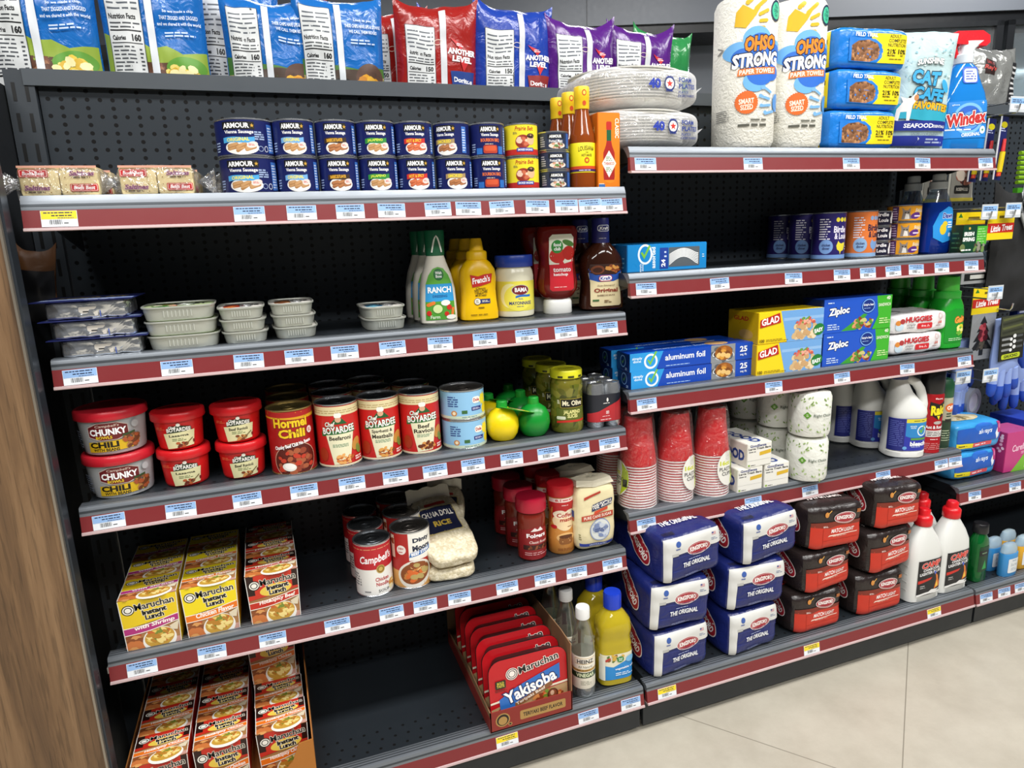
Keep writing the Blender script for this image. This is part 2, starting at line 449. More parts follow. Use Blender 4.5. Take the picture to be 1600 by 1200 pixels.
# refrigerator doors under the soffit
def cooler(x0, label):
    t = root('cooler_door'); W = 1.42
    b = MB(); z0, z1 = .25, 2.19
    for a in ((-W/2, -W/2+.045, z0, z1), (W/2-.045, W/2, z0, z1), (-W/2, W/2, z1-.03, z1), (-W/2, W/2, z0, z0+.08)):
        b.box(a[0], a[1], -.02, .03, a[2], a[3], M('1d1f22', .35))
    df = b.build('door_frame', t)
    b = MB(); b.box(-W/2+.045, W/2-.045, .0, .006, z0+.08, z1-.03, M('c8d2d6', .05, kind='clear', blend=.5, lo=.25, hi=.6, bscale=1)); b.build('glass_pane', df)
    b = MB()
    for i in range(4): b.box(-W/2+.08, W/2-.08, .09, .30, .55+.45*i, .57+.45*i, 'e4e8ea')
    b.box(-W/2+.08, W/2-.08, .305, .33, z0, z1, 'aab3b8'); b.build('cooler_shelving', t)
    put(t, 0, 0, 0, label, 'refrigerator', 'glass refrigerator doors along the back wall', rz=-YAW)
    t.location = wc+Vector((cy_, -sy_, 0))*x0
    area('cooler_lamp', tuple(t.location+Vector((sy_*.06, cy_*.06, 1.9))), 1.2, .05, 26, (-.9, 0, -YAW))
for i, lb in enumerate(('black framed glass refrigerator door behind the blue and yellow bags', 'black framed glass refrigerator door behind the silver chip bag at the frame edge')):
    cooler((2.461, 3.907)[i], lb)
mb = MB(); mb.box(.6, 5, .02, .34, 2.195, 2.248, M('15171a', .4)); wallobj(o := mb.build('trim_2')); struct(o)
for x0, x1, lb in ((-1.75, -1.386, 'wide pink wall panel behind the blue chip bags'), (-1.142, -1.055, 'narrow pink wall panel beside the wide one')):
    mb = MB(); mb.box(x0, x1, -.03, -.001, 2.28, 2.9, 'f08fa0'); o = wallobj(mb.build('wall_panel')); o['label'] = lb; o['category'] = 'panel'

# ------------------------------------------------------------------ gondola bays
def bay(k, x0, x1, label):
    t = root('gondola_bay')
    b = MB(); b.box(x0+.022, x1-.022, YB, YB+.012, .08, 1.268, PEG); b.build('pegboard', t)
    b = MB(); b.box(x0+.006, x1-.006, YB-.012, YB+.02, 1.262, 1.287, M('4a5056', .4)); b.build('top_rail', t)
    for i, xx in enumerate((x0, x1)):
        if k != 'L' and i == 0: continue
        b = MB(); b.box(xx-.02, xx+.02, YB-.010, YB+.04, 0, 1.285, STEEL)
        for s_ in range(24):
            z = .18+s_*.046
            for dx in (-.009, .009): b.box(xx+dx-.0025, xx+dx+.0025, YB-.0105, YB-.009, z, z+.028, BLACK)
        b.build('upright', t)
    b = MB(); b.box(x0+.002-(.2 if k == 'L' else 0), x1-.002, YB+.012, .62, 1.19, 1.21, STEEL); b.build('top_deck', t)
    b = MB(); b.box(max(x0+.004, -.004), x1-.004, -.058, -.05, .012, .072, M('23282d', .5)); b.build('kick_plate', t)
    b = MB()
    for xx in (x0+.03, x1-.03): b.lathe([(.018, 0), (.018, .006), (.008, .008), (.008, .02)], '555', 16, (xx, -.02, 0))
    b.build('levelling_foot', t)
    put(t, 0, 0, 0, label, 'shelving unit', 'gondola shelving bays')
bay('L', -.036, .918, 'dark perforated gondola bay holding the canned meat and noodle shelves')
bay('R', .918, 1.862, 'dark perforated gondola bay holding the paper goods and charcoal shelves')
bay('F', 1.862, 2.80, 'dark perforated gondola bay with hooks of gloves and air fresheners')
SH = dict(L1='top shelf of the left bay, carrying dark blue sausage cans', L2='shelf with the sardine tins and condiment bottles', L3='shelf with the red soup bowls and the chili cans',
    L4='shelf with the noodle cartons, soup cans and sugar bags', L5='base shelf under the noodle cartons and the red noodle tray',
    R1='top shelf of the right bay, carrying paper towels and dog food', R2='shelf with the blue cutlery box and the pet food cans', R3='shelf with the foil boxes and the sandwich bag boxes',
    R4='shelf with the red cup stacks and the bleach jugs', R5='base shelf under the charcoal bags', F4='shelf carrying the blue pad packs at the right edge', F5='base shelf with the green mouthwash and the deodorant sticks')
def shelf(k):
    x0, x1 = BAY[k[0]]; base = k[1] == '5'; z = ZS[k]; zr = ZR[k]; yf = -.07 if base else 0.0
    t = root('gondola_shelf')
    b = MB(); b.box(x0+.008, x1-.002, yf+.004, YB-.013, z-.024, z, DARK)
    n = int((x1-x0)/.024)
    for r_ in range(2 if not base else 3):
        for i in range(n):
            b.lathe([(.003, 0), (.0001, .0001)], BLACK, 8, (x0+.015+i*.024+(r_ % 2)*.006, yf+.036+r_*.022*(1 if base else 1.6), z+.0001), False, False)
    b.build('deck', t)
    def prof(bb, P, m): bb.rings([[(x, yf+y, zr+zz) for y, zz in P] for x in (x0, x1)], m)
    b = MB()
    prof(b, [(.024, z-zr+.0003), (.022, z-zr+.0014), (.004, z-zr+.0014), (.0005, .0004), (-.0012, -.004), (-.0022, -.0125), (.006, -.0125), (.01, -.006), (.02, z-zr-.001)], RAIL)
    for yy in (.006, .012, .0175): prof(b, [(yy, z-zr+.0014), (yy, z-zr+.0017), (yy+.002, z-zr+.0017), (yy+.002, z-zr+.0014)], RAILD)
    prof(b, [(-.0012, -.0045), (-.0016, -.0045), (-.0022, -.0075), (-.0018, -.0075)], RAILD)
    pr = b.build('price_rail', t)
    b = MB(); prof(b, [(-.0022, -.0126), (-.0024, -.0127), (-.0062, -.0355), (-.0055, -.0357), (.004, -.0357), (.004, -.0126)], RED); b.build('red_insert', pr)
    b = MB(); prof(b, [(-.0062, -.0355), (-.0085, -.0362), (-.0092, -.0392), (-.0085, -.0402), (-.006, -.040), (.004, -.038), (.004, -.0356)], LIP); b.build('rail_lip', pr)
    if not base:
        for xx in (x0+.012, x1-.009):
            b = MB(); b.rings([[(xx+dx, y, z+q) for y, q in ((.012, -.024), (YB-.012, -.075), (YB-.012, -.001), (.012, -.003))] for dx in (0, .003)], DARK); b.build('bracket', t)
    put(t, 0, 0, 0, 'dark metal '+SH[k], 'shelf', 'gondola shelves with red price rails')
for k in SH: shelf(k)

# ------------------------------------------------------------------ price tags
TAGS = {'L1': [-0.043, .285, .359, .431, .495, .570, .621, .679, .743, .797, .842, .884], 'L2': [.034, .159, .259, .333, .403, .480, .560, .639, .716, .791, .874],
 'L3': [.037, .135, .231, .318, .395, .468, .537, .606, .679, .751, .813, .877], 'L4': [.046, .148, .242, .348, .442, .503, .567, .660, .737, .804, .882], 'L5': [-.624, .791, .884],
 'R1': [.952, 1.184, 1.423, 1.616, 1.802], 'R2': [.955, 1.117, 1.294, 1.419, 1.489, 1.560, 1.626, 1.702, 1.793], 'R3': [.958, 1.258, 1.439, 1.627, 1.805],
 'R4': [.959, 1.219, 1.371, 1.583, 1.766, 1.812], 'R5': [-.967, -1.335, -1.701], 'F4': [1.894, 2.038, 2.3], 'F5': [1.876, 1.939, 1.999, 2.2]}
def tag(c):
    b = MB(); L = Lab(); b.box(-.0215, .0215, 0, .0006, -.0108, .0108, M('e9edf2', .25))
    L.rect(-21, -.5, 21, 10.4, c); L.lines(-18, 6.6, 17, 8.6, 1, '2b3350', .8, 4); L.lines(-9, 2.8, 16, 4.8, 1, '1d2440', .8, 9); L.lines(-2, .2, 17, 1.4, 1, '3a4468', .8, 12)
    L.bars(-12, -7.5, 3, -1.4); L.lines(5, -7, 11, -5.2, 1, '444', .7, 6); L.onto(b, on_front(0))
    return b
tb = tag('92b6e4').build('price_tag'); ty = tag('f2d829').build('price_tag')
ORD = ('leftmost', 'second', 'third', 'fourth', 'fifth', 'sixth', 'seventh', 'eighth', 'ninth', 'tenth', 'eleventh', 'twelfth')
RN = dict(L1='sausage cans', L2='sardine tins', L3='chili cans', L4='noodle cartons', L5='noodle tray', R1='paper towels', R2='cutlery box', R3='foil boxes', R4='red cups', R5='charcoal bags', F4='pad packs', F5='deodorant sticks')
for k, xs in TAGS.items():
    for i, x in enumerate(xs):
        yf = -.07 if k[1] == '5' else 0
        o = ty if x < 0 and k != 'x' else tb
        put(o, abs(x), yf-.0052, ZR[k]-.0242, ('yellow price tag on the rail below the %s' % RN[k] if o == ty and k != 'R5' else '%s %s price tag on the rail below the %s' % (ORD[i] if i == 0 else ORD[i]+' from left', 'yellow' if o == ty else 'blue', RN[k])), 'price tag', 'price tags on the shelf rails', rx=-.16, rz=random.uniform(-.01, .01), ry=random.uniform(-.03, .03))
# ------------------------------------------------------------------ wood end panel
def wood():
    mt = bpy.data.materials.new('wood_laminate'); mt.use_nodes = True; nt = mt.node_tree; N = nt.nodes; L = nt.links
    b = N['Principled BSDF']; b.inputs['Roughness'].default_value = .5
    tc = N.new('ShaderNodeTexCoord'); mp = N.new('ShaderNodeMapping'); mp.inputs['Scale'].default_value = (24, 24, 1.6); L.new(tc.outputs['Object'], mp.inputs[0])
    n1 = N.new('ShaderNodeTexNoise'); n1.inputs['Scale'].default_value = 1.5; n1.inputs['Detail'].default_value = 9; n1.inputs['Roughness'].default_value = .65; n1.inputs['Distortion'].default_value = .9
    L.new(mp.outputs[0], n1.inputs['Vector'])
    r = N.new('ShaderNodeValToRGB'); e = r.color_ramp.elements
    e[0].position = .32; e[0].color = lin('5c4530'); e[1].position = .7; e[1].color = lin('8c6e4f'); q = e.new(.5); q.color = lin('765a3e')
    L.new(n1.outputs[0], r.inputs[0])
    mp2 = N.new('ShaderNodeMapping'); mp2.inputs['Scale'].default_value = (330, 330, 14); L.new(tc.outputs['Object'], mp2.inputs[0])
    n2 = N.new('ShaderNodeTexNoise'); n2.inputs['Scale'].default_value = 1; n2.inputs['Detail'].default_value = 3; L.new(mp2.outputs[0], n2.inputs['Vector'])
    r2_ = N.new('ShaderNodeValToRGB'); r2_.color_ramp.elements[0].position = .36; r2_.color_ramp.elements[0].color = (.45, .45, .45, 1); r2_.color_ramp.elements[1].position = .46; r2_.color_ramp.elements[1].color = (1, 1, 1, 1)
    L.new(n2.outputs[0], r2_.inputs[0])
    mx = N.new('ShaderNodeMix'); mx.data_type = 'RGBA'; mx.blend_type = 'MULTIPLY'; mx.inputs[0].default_value = .55
    L.new(r.outputs[0], mx.inputs[6]); L.new(r2_.outputs[0], mx.inputs[7]); L.new(mx.outputs[2], b.inputs['Base Color'])
    return mt
t = root('end_panel')
b = MB(); b.box(-.75, -.0145, -.05, -.032, 0, 1.2, wood()); b.build('wood_face', t)
b = MB(); b.box(-.0145, -.0115, -.052, -.03, 0, 1.2, M('9a9184', .3, .6)); b.box(-.0115, -.008, -.045, -.02, 0, 1.2, M('3d434a', .3, .4)); b.build('edge_trim', t)
b = MB(); b.box(-.75, -.058, -.03, .25, 0, 1.262, M('12161b', .6)); b.build('side_lining', t)
put(t, 0, 0, 0, 'brown wood grain end panel standing left of the shelves', 'panel')
t = root('shelf_clip'); b = MB(); b.box(-.018, .012, .02, .03, -.004, .006, 'd9dbd8'); b.box(-.014, -.008, .02, .028, .006, .022, 'e6e8e5'); b.build('clip_body', t)
put(t, .004, .02, .335, 'small white plastic clip beside the wood panel, under the noodle shelf', 'clip')
# ================================================================== goods, left bay
W_, K_ = 'f4f2ec', '141414'
TIN = M('c9ccd0', .25, .9); TIND = M('4a4d52', .3, .9); GOLD = M('b9a267', .3, .85)
def can_parts(t, r, h, lid=TIN, rim=TIN, band='16205e', lab=None, z0=.003, z1=None, n=48, ring_pull=True):
    z1 = z1 or h-.003
    b = MB(); b.lathe([(r-.0015, 0), (r+.0004, .0006), (r+.0004, .002), (r-.0006, .003), (r-.0006, h-.003), (r+.0005, h-.0022), (r+.0005, h-.0003), (r-.0008, h), (r-.002, h-.0006), (r-.0022, h-.003)], rim, n, cap1=False); b.build('can_body', t)
    b = MB(); b.lathe([(r-.0021, h-.003), (r*.72, h-.0032), (r*.7, h-.0025), (r*.45, h-.0025), (r*.43, h-.0032), (.001, h-.0032)], lid, n, cap0=False)
    if ring_pull:
        P = [(r*.30*math.sin(2*PI*i/16), -r*.28+r*.26*math.cos(2*PI*i/16), h-.0018) for i in range(17)]; rp = MB(); rp.tube(P, .0008, lid, 6); rp.box(-.003, .003, -.004, r*.35, h-.0026, h-.0016, lid)
    cl = b.build('can_lid', t)
    if ring_pull: rp.build('pull_tab', cl)
    b = MB(); b.lathe([(r-.0003, z0), (r, z0+.0002), (r, z1-.0002), (r-.0003, z1)], band, n, cap0=False, cap1=False)
    if lab: lab.onto(b, on_can(r), su=3.0)
    b.build('paper_label', t)
SAUS = dict(o=('c99a68', 'b07f4c'), h=('d8754c', 'b9542f'), b=('b97a4c', '935a34'))
def sausages(L, cx, cz, rx, rz, pal, n=6, seed=1):
    R = random.Random(seed); a, b = SAUS[pal]
    L.ell(cx, cz, rx, rz, W_)
    for i in range(n):
        q = (i % 3-1)*rx*.5+R.uniform(-1, 1); zz = cz+(rz*.28 if i >= 3 else -rz*.1)+R.uniform(-.6, .6)
        L.cap(q+cx, zz, rx*.72, rz*.52, R.uniform(8, 30), b); L.cap(q+cx, zz+.4, rx*.64, rz*.36, R.uniform(8, 30), a)
def vienna(r, h, ban, btx, word, pal, rot=0, big=False, bbq=False):
    t = root('sausage_can'); L = Lab(); s = r/.0305; q = r*1000; H = h*1000
    cx = -4 if big else 0
    L.rect(cx-18*s, H*.70, cx+17*s, H*.90, K_); L.t('ARMOUR', cx-2.5*s, H*.80, 28*s, H*.135, 'ffffff', .035); L.star(cx+14.5*s, H*.80, 3.1, 'd0a23c')
    L.t('Vienna Sausage', cx, H*.625, 31*s, H*.115, 'ffffff', .02)
    if bbq:
        L.t(word, cx, H*.47, 33*s, H*.12, 'e8743a', .03); L.lines(cx-9, H*.34, cx+9, H*.38, 1, 'c8b7a0', .6)
        L.rrect(cx-12, H*.09, cx+12, H*.33, 3, 'b23a22'); L.rrect(cx-10, H*.16, cx+10, H*.31, 3, 'd2552f'); L.rect(-24, H*.07, -14, H*.25, '2c6fc0'); L.rect(14, H*.07, 24, H*.3, '2c6fc0')
    else:
        sausages(L, cx+2*s, H*.23, 18*s, H*.19, pal, seed=len(word))
        L.wave(cx-18*s, cx+16*s, H*.36, H*.50, ban, 1.3, ph=.6, sl=3); L.t(word, cx-2, H*.44, 24*s, H*.095, btx, .03, a=2)
        L.ell(cx+13*s, H*.30, 6*s, H*.08, 'f2d9d2', a=14); L.lines(cx+9*s, H*.27, cx+16*s, H*.33, 2, 'c0392b', .5)
    if big:
        L.lines(18, H*.42, 33, H*.66, 4, '9fb3d8', .6, 8); L.ringe(26, H*.2, 4, 4, .8, '9fb3d8'); L.ringe(35, H*.2, 3.4, 4.4, .9, 'cfd6e6')
    L.lines(-q*1.15, H*.12, -q*.88, H*.4, 4, '9fb3d8', .5, 2); L.rect(q*.95, H*.1, q*1.25, H*.86, '3d6fc0'); L.lines(q*.98, H*.14, q*1.2, H*.8, 9, 'c3d2ee', .5, 3)
    can_parts(t, r, h, band=M('18215c', .3), lab=L)
    return t
def plain_tin(name, r, h, lab, band, rim=TIN, lid=TIN, **k):
    t = root(name); can_parts(t, r, h, lid, rim, band, lab, **k); return t
VC = [('o', .2917, .0558, .0415, '4aa3dc', 'f0e34a', 'ORIGINAL', dict(big=True), 'large wide dark blue sausage can with a light blue banner'),
      ('o', .3621, .0445, .0305, '6fa8dd', 'f0e34a', 'ORIGINAL', {}, 'small dark blue sausage can with a light blue banner'),
      ('b', .4251, .0450, .0305, '3a2a1c', 'f2b632', 'BARBECUE FLAVOR', {}, 'dark blue sausage can with a brown and gold banner'),
      ('o', .4870, .0444, .0305, '2f8a3c', 'd8e84a', 'JALAPENO', {}, 'dark blue sausage can with a green banner'),
      ('h', .5485, .0441, .0305, 'c9302a', 'f2c632', 'HOT & SPICY', {}, 'dark blue sausage can with a red banner'),
      ('b', .6128, .0440, .0300, 'a58c62', 'f2d832', 'SMOKED', {}, 'dark blue sausage can with a tan banner'),
      ('h', .6744, .0438, .0298, '', '', 'BOURBON BBQ', dict(bbq=True), 'dark blue sausage can with orange lettering')]
for i, (pal, x, y, r, ban, btx, wd, kw, lb) in enumerate(VC):
    o = vienna(r, .0538, ban or 'fff', btx or 'fff', wd, pal, **kw)
    put(o, x, y, ZS['L1'], lb+', lower of two', 'can', 'dark blue sausage cans', rz=-.12)
    put(o, x-.001, y+.001, ZS['L1']+.0539, lb+', upper of two', 'can', 'dark blue sausage cans', rz=(-.62 if i == 5 else -.1))
# yellow smoked sausage tins
L = Lab(); L.rect(-46, 3, 46, 12, 'c0281f'); L.t('Prairie Belt', 0, 45, 33, 7, 'b5261c', .015, .25); L.ell(-3, 24, 13, 11, '8f2a1c')
L.food(-4, 24, 12, 9, ('7d2416', 'a8402a', 'c96a4a', 'efc9b0'), 18, .36, 1.5, 4); L.ell(11, 27, 7, 8.5, 'e9b48d'); L.ell(11, 33, 7, 4, '2a1a12'); L.rrect(-14, 8, 16, 14, 1.5, '2a3f9c'); L.t('SMOKED SAUSAGE', 1, 11, 26, 3.4, 'ffffff', .02); L.lines(-20, 36, -12, 40, 3, '555', .4)
o = plain_tin('sausage_can', .0285, .0538, L, 'f2dd2c')
put(o, .7362, .0435, ZS['L1'], 'yellow and red sausage can, lower of two', 'can', 'yellow sausage cans', rz=-.2)
put(o, .7355, .044, ZS['L1']+.0539, 'yellow and red sausage can, upper of two', 'can', 'yellow sausage cans', rz=-.14)
L = Lab(); L.rect(-15, 19, 15, 27, '12161f'); L.t('ARMOUR', -1, 23, 22, 5, 'fff', .03); L.t('Potted Meat', 0, 15.5, 24, 4.6, 'fff', .01); L.ell(2, 8, 15, 5, 'e7ddd0'); L.food(2, 8, 13, 4.5, ('b5734f', '8a4a34', 'd8a080', '5f8a4a'), 18, .4, 1.6, 6); L.rect(20, 4, 30, 28, '2f5fa8'); L.lines(-30, 6, -20, 24, 5, 'aab', .5)
o = plain_tin('meat_tin', .0268, .0318, L, '27324f')
for i, nm in enumerate(('bottom', 'middle', 'top')): put(o, .7958-.0008*i, .0415, ZS['L1']+.0319*i, 'small dark grey potted meat tin beside the yellow cans, %s of three' % nm, 'tin', 'small potted meat tins', rz=-.2)
# hot sauce bottles
def hot_sauce():
    t = root('hot_sauce_bottle'); b = MB()
    b.lathe([(.019, 0), (.0225, .002), (.0228, .006), (.0228, .082), (.0215, .092), (.0125, .128), (.0115, .140)], M('9c4a1a', .08, kind='liquid', tr=.25), 36); b.build('bottle', t)
    b = MB(); b.lathe([(.0128, .134), (.0132, .136), (.0132, .150), (.0136, .151), (.0136, .169), (.0125, .171), (.0005, .171)], 'f0c81e', 30)
    L = Lab(); L.ell(0, 160, 4, 5, 'c8481c'); L.ell(0, 160, 2.4, 3.2, 'f3d65a'); L.ell(0, 143, 3.4, 4, 'c8481c'); L.onto(b, on_can(.0136), su=3); b.build('cap', t)
    b = MB(); b.lathe([(.0229, .027), (.0231, .0275), (.0231, .0765), (.0229, .077)], 'f2e11c', 36, cap0=False, cap1=False); L = Lab()
    L.t('LOUISIANA', 0, 66, 30, 8, '3a2a10', .01, arc=2); L.t('HOT SAUCE', 0, 56, 19, 4.4, '3a2a10', .02); L.t('THE', 0, 60.6, 5, 2, '3a2a10'); L.ell(0, 47.5, 4.6, 5, 'c8581c'); L.star(0, 47.5, 3.2, 'f2e11c', 6); L.rect(-60, 33, 60, 38, 'd0481c'); L.rect(-60, 29, 60, 33, '3b2160'); L.lines(-14, 29.6, 14, 32.4, 1, 'd8c8e8', .5)
    L.onto(b, on_can(.0231), su=3); b.build('paper_label', t); return t
o = hot_sauce()
for i, lb in enumerate(('front of the line', 'second in the line', 'rearmost of the line')): put(o, .8486-.001*i, .037+.05*i, ZS['L1'], 'orange hot sauce bottle with yellow cap and label, %s' % lb, 'bottle', 'orange hot sauce bottles', rz=-.1)
# pepper sauce carton
def carton(name, W, D, H, col, labs, side=None, top=None, bev=.0012):
    t = root(name); b = MB(); e = bev
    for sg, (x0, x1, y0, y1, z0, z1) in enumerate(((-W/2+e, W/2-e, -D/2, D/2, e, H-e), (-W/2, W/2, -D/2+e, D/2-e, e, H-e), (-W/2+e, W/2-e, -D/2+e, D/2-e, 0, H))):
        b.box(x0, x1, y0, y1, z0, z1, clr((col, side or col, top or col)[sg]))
    for nm, L in labs.items():
        f = dict(front=on_front(-D/2), left=on_left(-W/2), top=on_top(H))[nm]; L.onto(b, f)
    b.build('carton', t); return t
L = Lab(); L.t('CLASSIC', 16, 105, 7, 34, 'fff') if False else None
L.ell(1, 22, 13, 14, 'ec8a1e'); L.poly([(-10, 14), (10, 14), (11, 20), (11, 60), (6, 72), (4, 82), (-4, 82), (-6, 72), (-11, 60), (-11, 20)], 'a8201a'); L.rect(-4.4, 80, 4.4, 100, '1d5c38'); L.rrect(-5, 98, 5, 112, 2, 'c02a20'); L.poly([(0, 64), (14, 42), (0, 18), (-14, 42)], 'f2ead8'); L.poly([(0, 60), (11.5, 42), (0, 22), (-11.5, 42)], 'fbf6ea'); L.t('TABASCO', 0, 42, 20, 5, 'b5261c', .03); L.lines(-6, 46, 6, 54, 3, '6a8a5a', .5); L.lines(-6, 28, 6, 36, 3, '6a8a5a', .5)
L.t('CLASSIC', 15.5, 101, 33, 7.5, 'fbf3e0', .03, a=-90); L.rect(-20, 2, -8, 6.5, '3a6fb0'); L.rect(-20, 6.8, -10, 8, 'e9e2d0')
L2 = Lab(); L2.t('TABASCO', 0, 66, 78, 12, 'f6c77a', .01, a=-90)
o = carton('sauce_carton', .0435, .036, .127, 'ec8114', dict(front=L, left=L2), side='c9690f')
put(o, .8905, .033, ZS['L1'], 'orange pepper sauce carton with a red bottle picture', 'carton', rz=-.03)
# cracker packs in clear wrap
def crackers():
    t = root('cracker_pack'); b = MB()
    for i in range(4):
        for j in range(2):
            Cush(.0465, .0125, .041, 12, .0003, 60, i+j).mesh(b, M(('e9d7a4', 'd9bd7c', 'e2c98c', 'd4b878')[i], .7), 8); n = len(b.v)
            for q in range(n-6*81, n):
                x, y, z = b.v[q]; b.v[q] = (x-.0238+.0476*j, y-.0198+.0132*i, z)
    L = Lab()
    for x, z, s in ((-29, 31, 0), (29, 12, 0)):
        L.rrect(x-17, z-5, x+17, z+5, 1.5, 'c5282c'); L.rrect(x-16, z-4.2, x+16, z+4.2, 1.2, 'f3e3d8'); L.rrect(x-15.4, z-3.7, x+15.4, z+3.7, 1.2, 'c5282c'); L.t('Buds Best', x, z, 26, 5, 'fff', .02, .2)
    for x, z in ((28, 31), (-27, 12)):
        L.t('Saltines', x, z, 30, 6.4, '7a3f66', .03, .2, out=[('e8b8d0', .03)]); L.lines(x-11, z-7, x+13, z-4, 1, '4a3a30', .5)
    [L.ell(sx_+7.4*i, 6+9.6*j, .8, .8, '9a7440', 8) for sx_ in (-41, 7.5) for i in range(5) for j in range(4)]; L.rect(-47, 38, 47, 41, 'd8a08a')
    L.onto(b, on_front(-.0267)); b.build('crackers', t)
    b = MB(); cu = Cush(.105, .060, .042, 5, .0022, 55, 3); cu.mesh(b, M('ffffff', .1, kind='clear', lo=.10, hi=.7), 16)
    for sg in (-1, 1):
        b.grid(lambda i, j, sg=sg: (sg*(.050+.026*i), (j-.5)*.05*(1-.2*i)+.006*math.sin(j*19+i*7)*i, .020+.018*math.sin(j*9+2*sg)*i+(j-.5)*.012*i), 8, 14, M('ffffff', .1, kind='clear', lo=.25, hi=.85))
    b.build('clear_wrap', t); return t
o = crackers()
put(o, .046, .042, ZS['L1'], 'clear cracker pack with red badges at the left end of the top shelf, front row', 'crackers', 'clear cracker packs')
put(o, .166, .042, ZS['L1'], 'clear cracker pack with red badges touching the large blue can, front row', 'crackers', 'clear cracker packs', rz=.02)
put(o, .050, .108, ZS['L1'], 'clear cracker pack behind the leftmost front pack', 'crackers', 'clear cracker packs', rz=.03)
put(o, .170, .108, ZS['L1'], 'clear cracker pack behind the front pack beside the blue can', 'crackers', 'clear cracker packs', rz=-.03)

t = root('brown_bag'); P = Pillow(.058, .110, .02, .006, 21); b = MB(); P.mesh(b, M('6e4522', .5, kind='film'), 12, 14); L = Lab(); L.rect(-28, 0, 28, 78, '1c1d20'); L.onto(b, P.front, su=4, sv=4, lift=.001); b.build('bag', t)
put(t, -.044, .135, ZS['L2']+.045, 'crumpled brown bag wedged between the wood panel and the foil snack kits', 'bag', ry=.12)

# ------------------------------------------------------------------ second shelf
def lunch_pack():
    t = root('lunch_kit'); b = MB(); Cush(.103, .078, .0255, 12, .0024, 55, 5).mesh(b, M('d9dce1', .2, .85, kind='foil', bump=.5, bscale=26), 20)
    L = Lab(); L.rrect(-9, 4, 15, 17, 2, 'cfc9bf'); L.lines(-4, 8, 8, 12, 1, '333', .5); L.rect(17, 2, 18.5, 19, '4a5ea8'); L.onto(b, on_front(-.0395)); b.build('foil_tray', t)
    b = MB(); b.rings([[(x, y, z) for x, y in ((-.066, -.046), (.062, -.046), (.062, .05), (-.060, .05))] for z in (.0257, .0268)], '18215a')
    L = Lab(); L.t('Lunch Kit', 0, 12, 92, 22, 'c9b45a', .02, .2); L.wave(-60, 60, -32, -12, '8fa0c8', 4); L.lines(0, -42, 52, -36, 1, 'd8deee', .6); L.onto(b, on_top(.0268)); b.build('card', t)
    return t
o = lunch_pack()
for i, (nm, dx) in enumerate((('bottom', .004), ('middle', -.003), ('top', -.007))): put(o, .060+dx, .050, ZS['L2']+.0272*i+.0004, 'silver foil snack kit with a blue card on it, %s of the stack of three' % nm, 'snack pack', 'foil snack kits', rz=(-.02, .03, -.04)[i])
def sardine(W, D, H, dots):
    t = root('sardine_tin'); b = MB(); R = lambda z, d: (z, W/2-d, D/2-d, 4.2)
    b.loft([R(0, .007), R(.0012, .0052), R(.004, .0045), R(H-.003, .0022), R(H-.0024, .0002), R(H-.0004, 0), R(H, .0006), R(H-.0005, .002), R(H-.002, .0026)], M('bcbfb6', .38, .35), 64, cap1=False)
    for i in range(8): b.tube([((-.5+i/7)*W*.36, -D/2+.0034, H*.28), ((-.5+i/7)*W*.36, -D/2+.0022, H*.72)], .0011, M('cdd0c8', .38, .35), 6)
    b.build('tin_body', t)
    b = MB(); b.loft([R(H-.002, .0026), R(H-.0021, .004), R(H-.0014, .006)], dots[0], 64, cap0=False)
    L = Lab(); w, d = W*500, D*500; L.ell(-w*.35, -d*.1, w*.4, d*.45, dots[1]); L.t(dots[3], w*.3, d*.1, w*.9, d*.5, '1a1a1a', .04); L.lines(-w*.7, d*.3, w*.5, d*.7, 2, '2a2a2a', .5); L.food(-w*.3, -d*.2, w*.5, d*.4, dots[2], 14, .3, 1.6, 3); L.onto(b, on_top(H-.0014))
    b.tube([(W*.1+W*.12*math.cos(2*PI*i/14), -D*.22+D*.14*math.sin(2*PI*i/14), H) for i in range(15)], .0009, TIN, 6); b.build('printed_lid', t); return t
SG = [('large oval sardine tin with a green lid picture', .1705, .055, .103, .100, .0216, ('a9b98a', '5f8a3c', ('c8482c', '3f7a34', 'e8e2c8'), 'FILLET'), 3),
      ('square sardine tin with a red lid picture', .2575, .063, .0705, .104, .0187, ('d8d4cc', 'c0442c', ('b5301c', 'd87a3c', '8a2014'), 'SARDINE'), 3),
      ('square sardine tin with an orange lid picture', .3335, .072, .0705, .104, .0190, ('dcd8d0', 'a86a3c', ('c8803c', '8a4a24', '4a3a2c'), 'SARDINE'), 3),
      ('square sardine tin with a blue lid picture', .4795, .081, .0745, .104, .0200, ('dcd8d0', '4a9ac0', ('2f7fae', '7ac0d8', '34506a'), 'SARDINE'), 2)]
for lb, x, y, W, D, H, dots, n in SG:
    o = sardine(W, D, H, dots)
    for i in range(n): put(o, x-.0012*i, y, ZS['L2']+H*i, '%s, %s' % (lb, ('lower', 'upper')[i] if n == 2 else ('bottom', 'middle', 'top')[i]), 'tin', 'pale sardine tins', rz=random.uniform(-.02, .02))
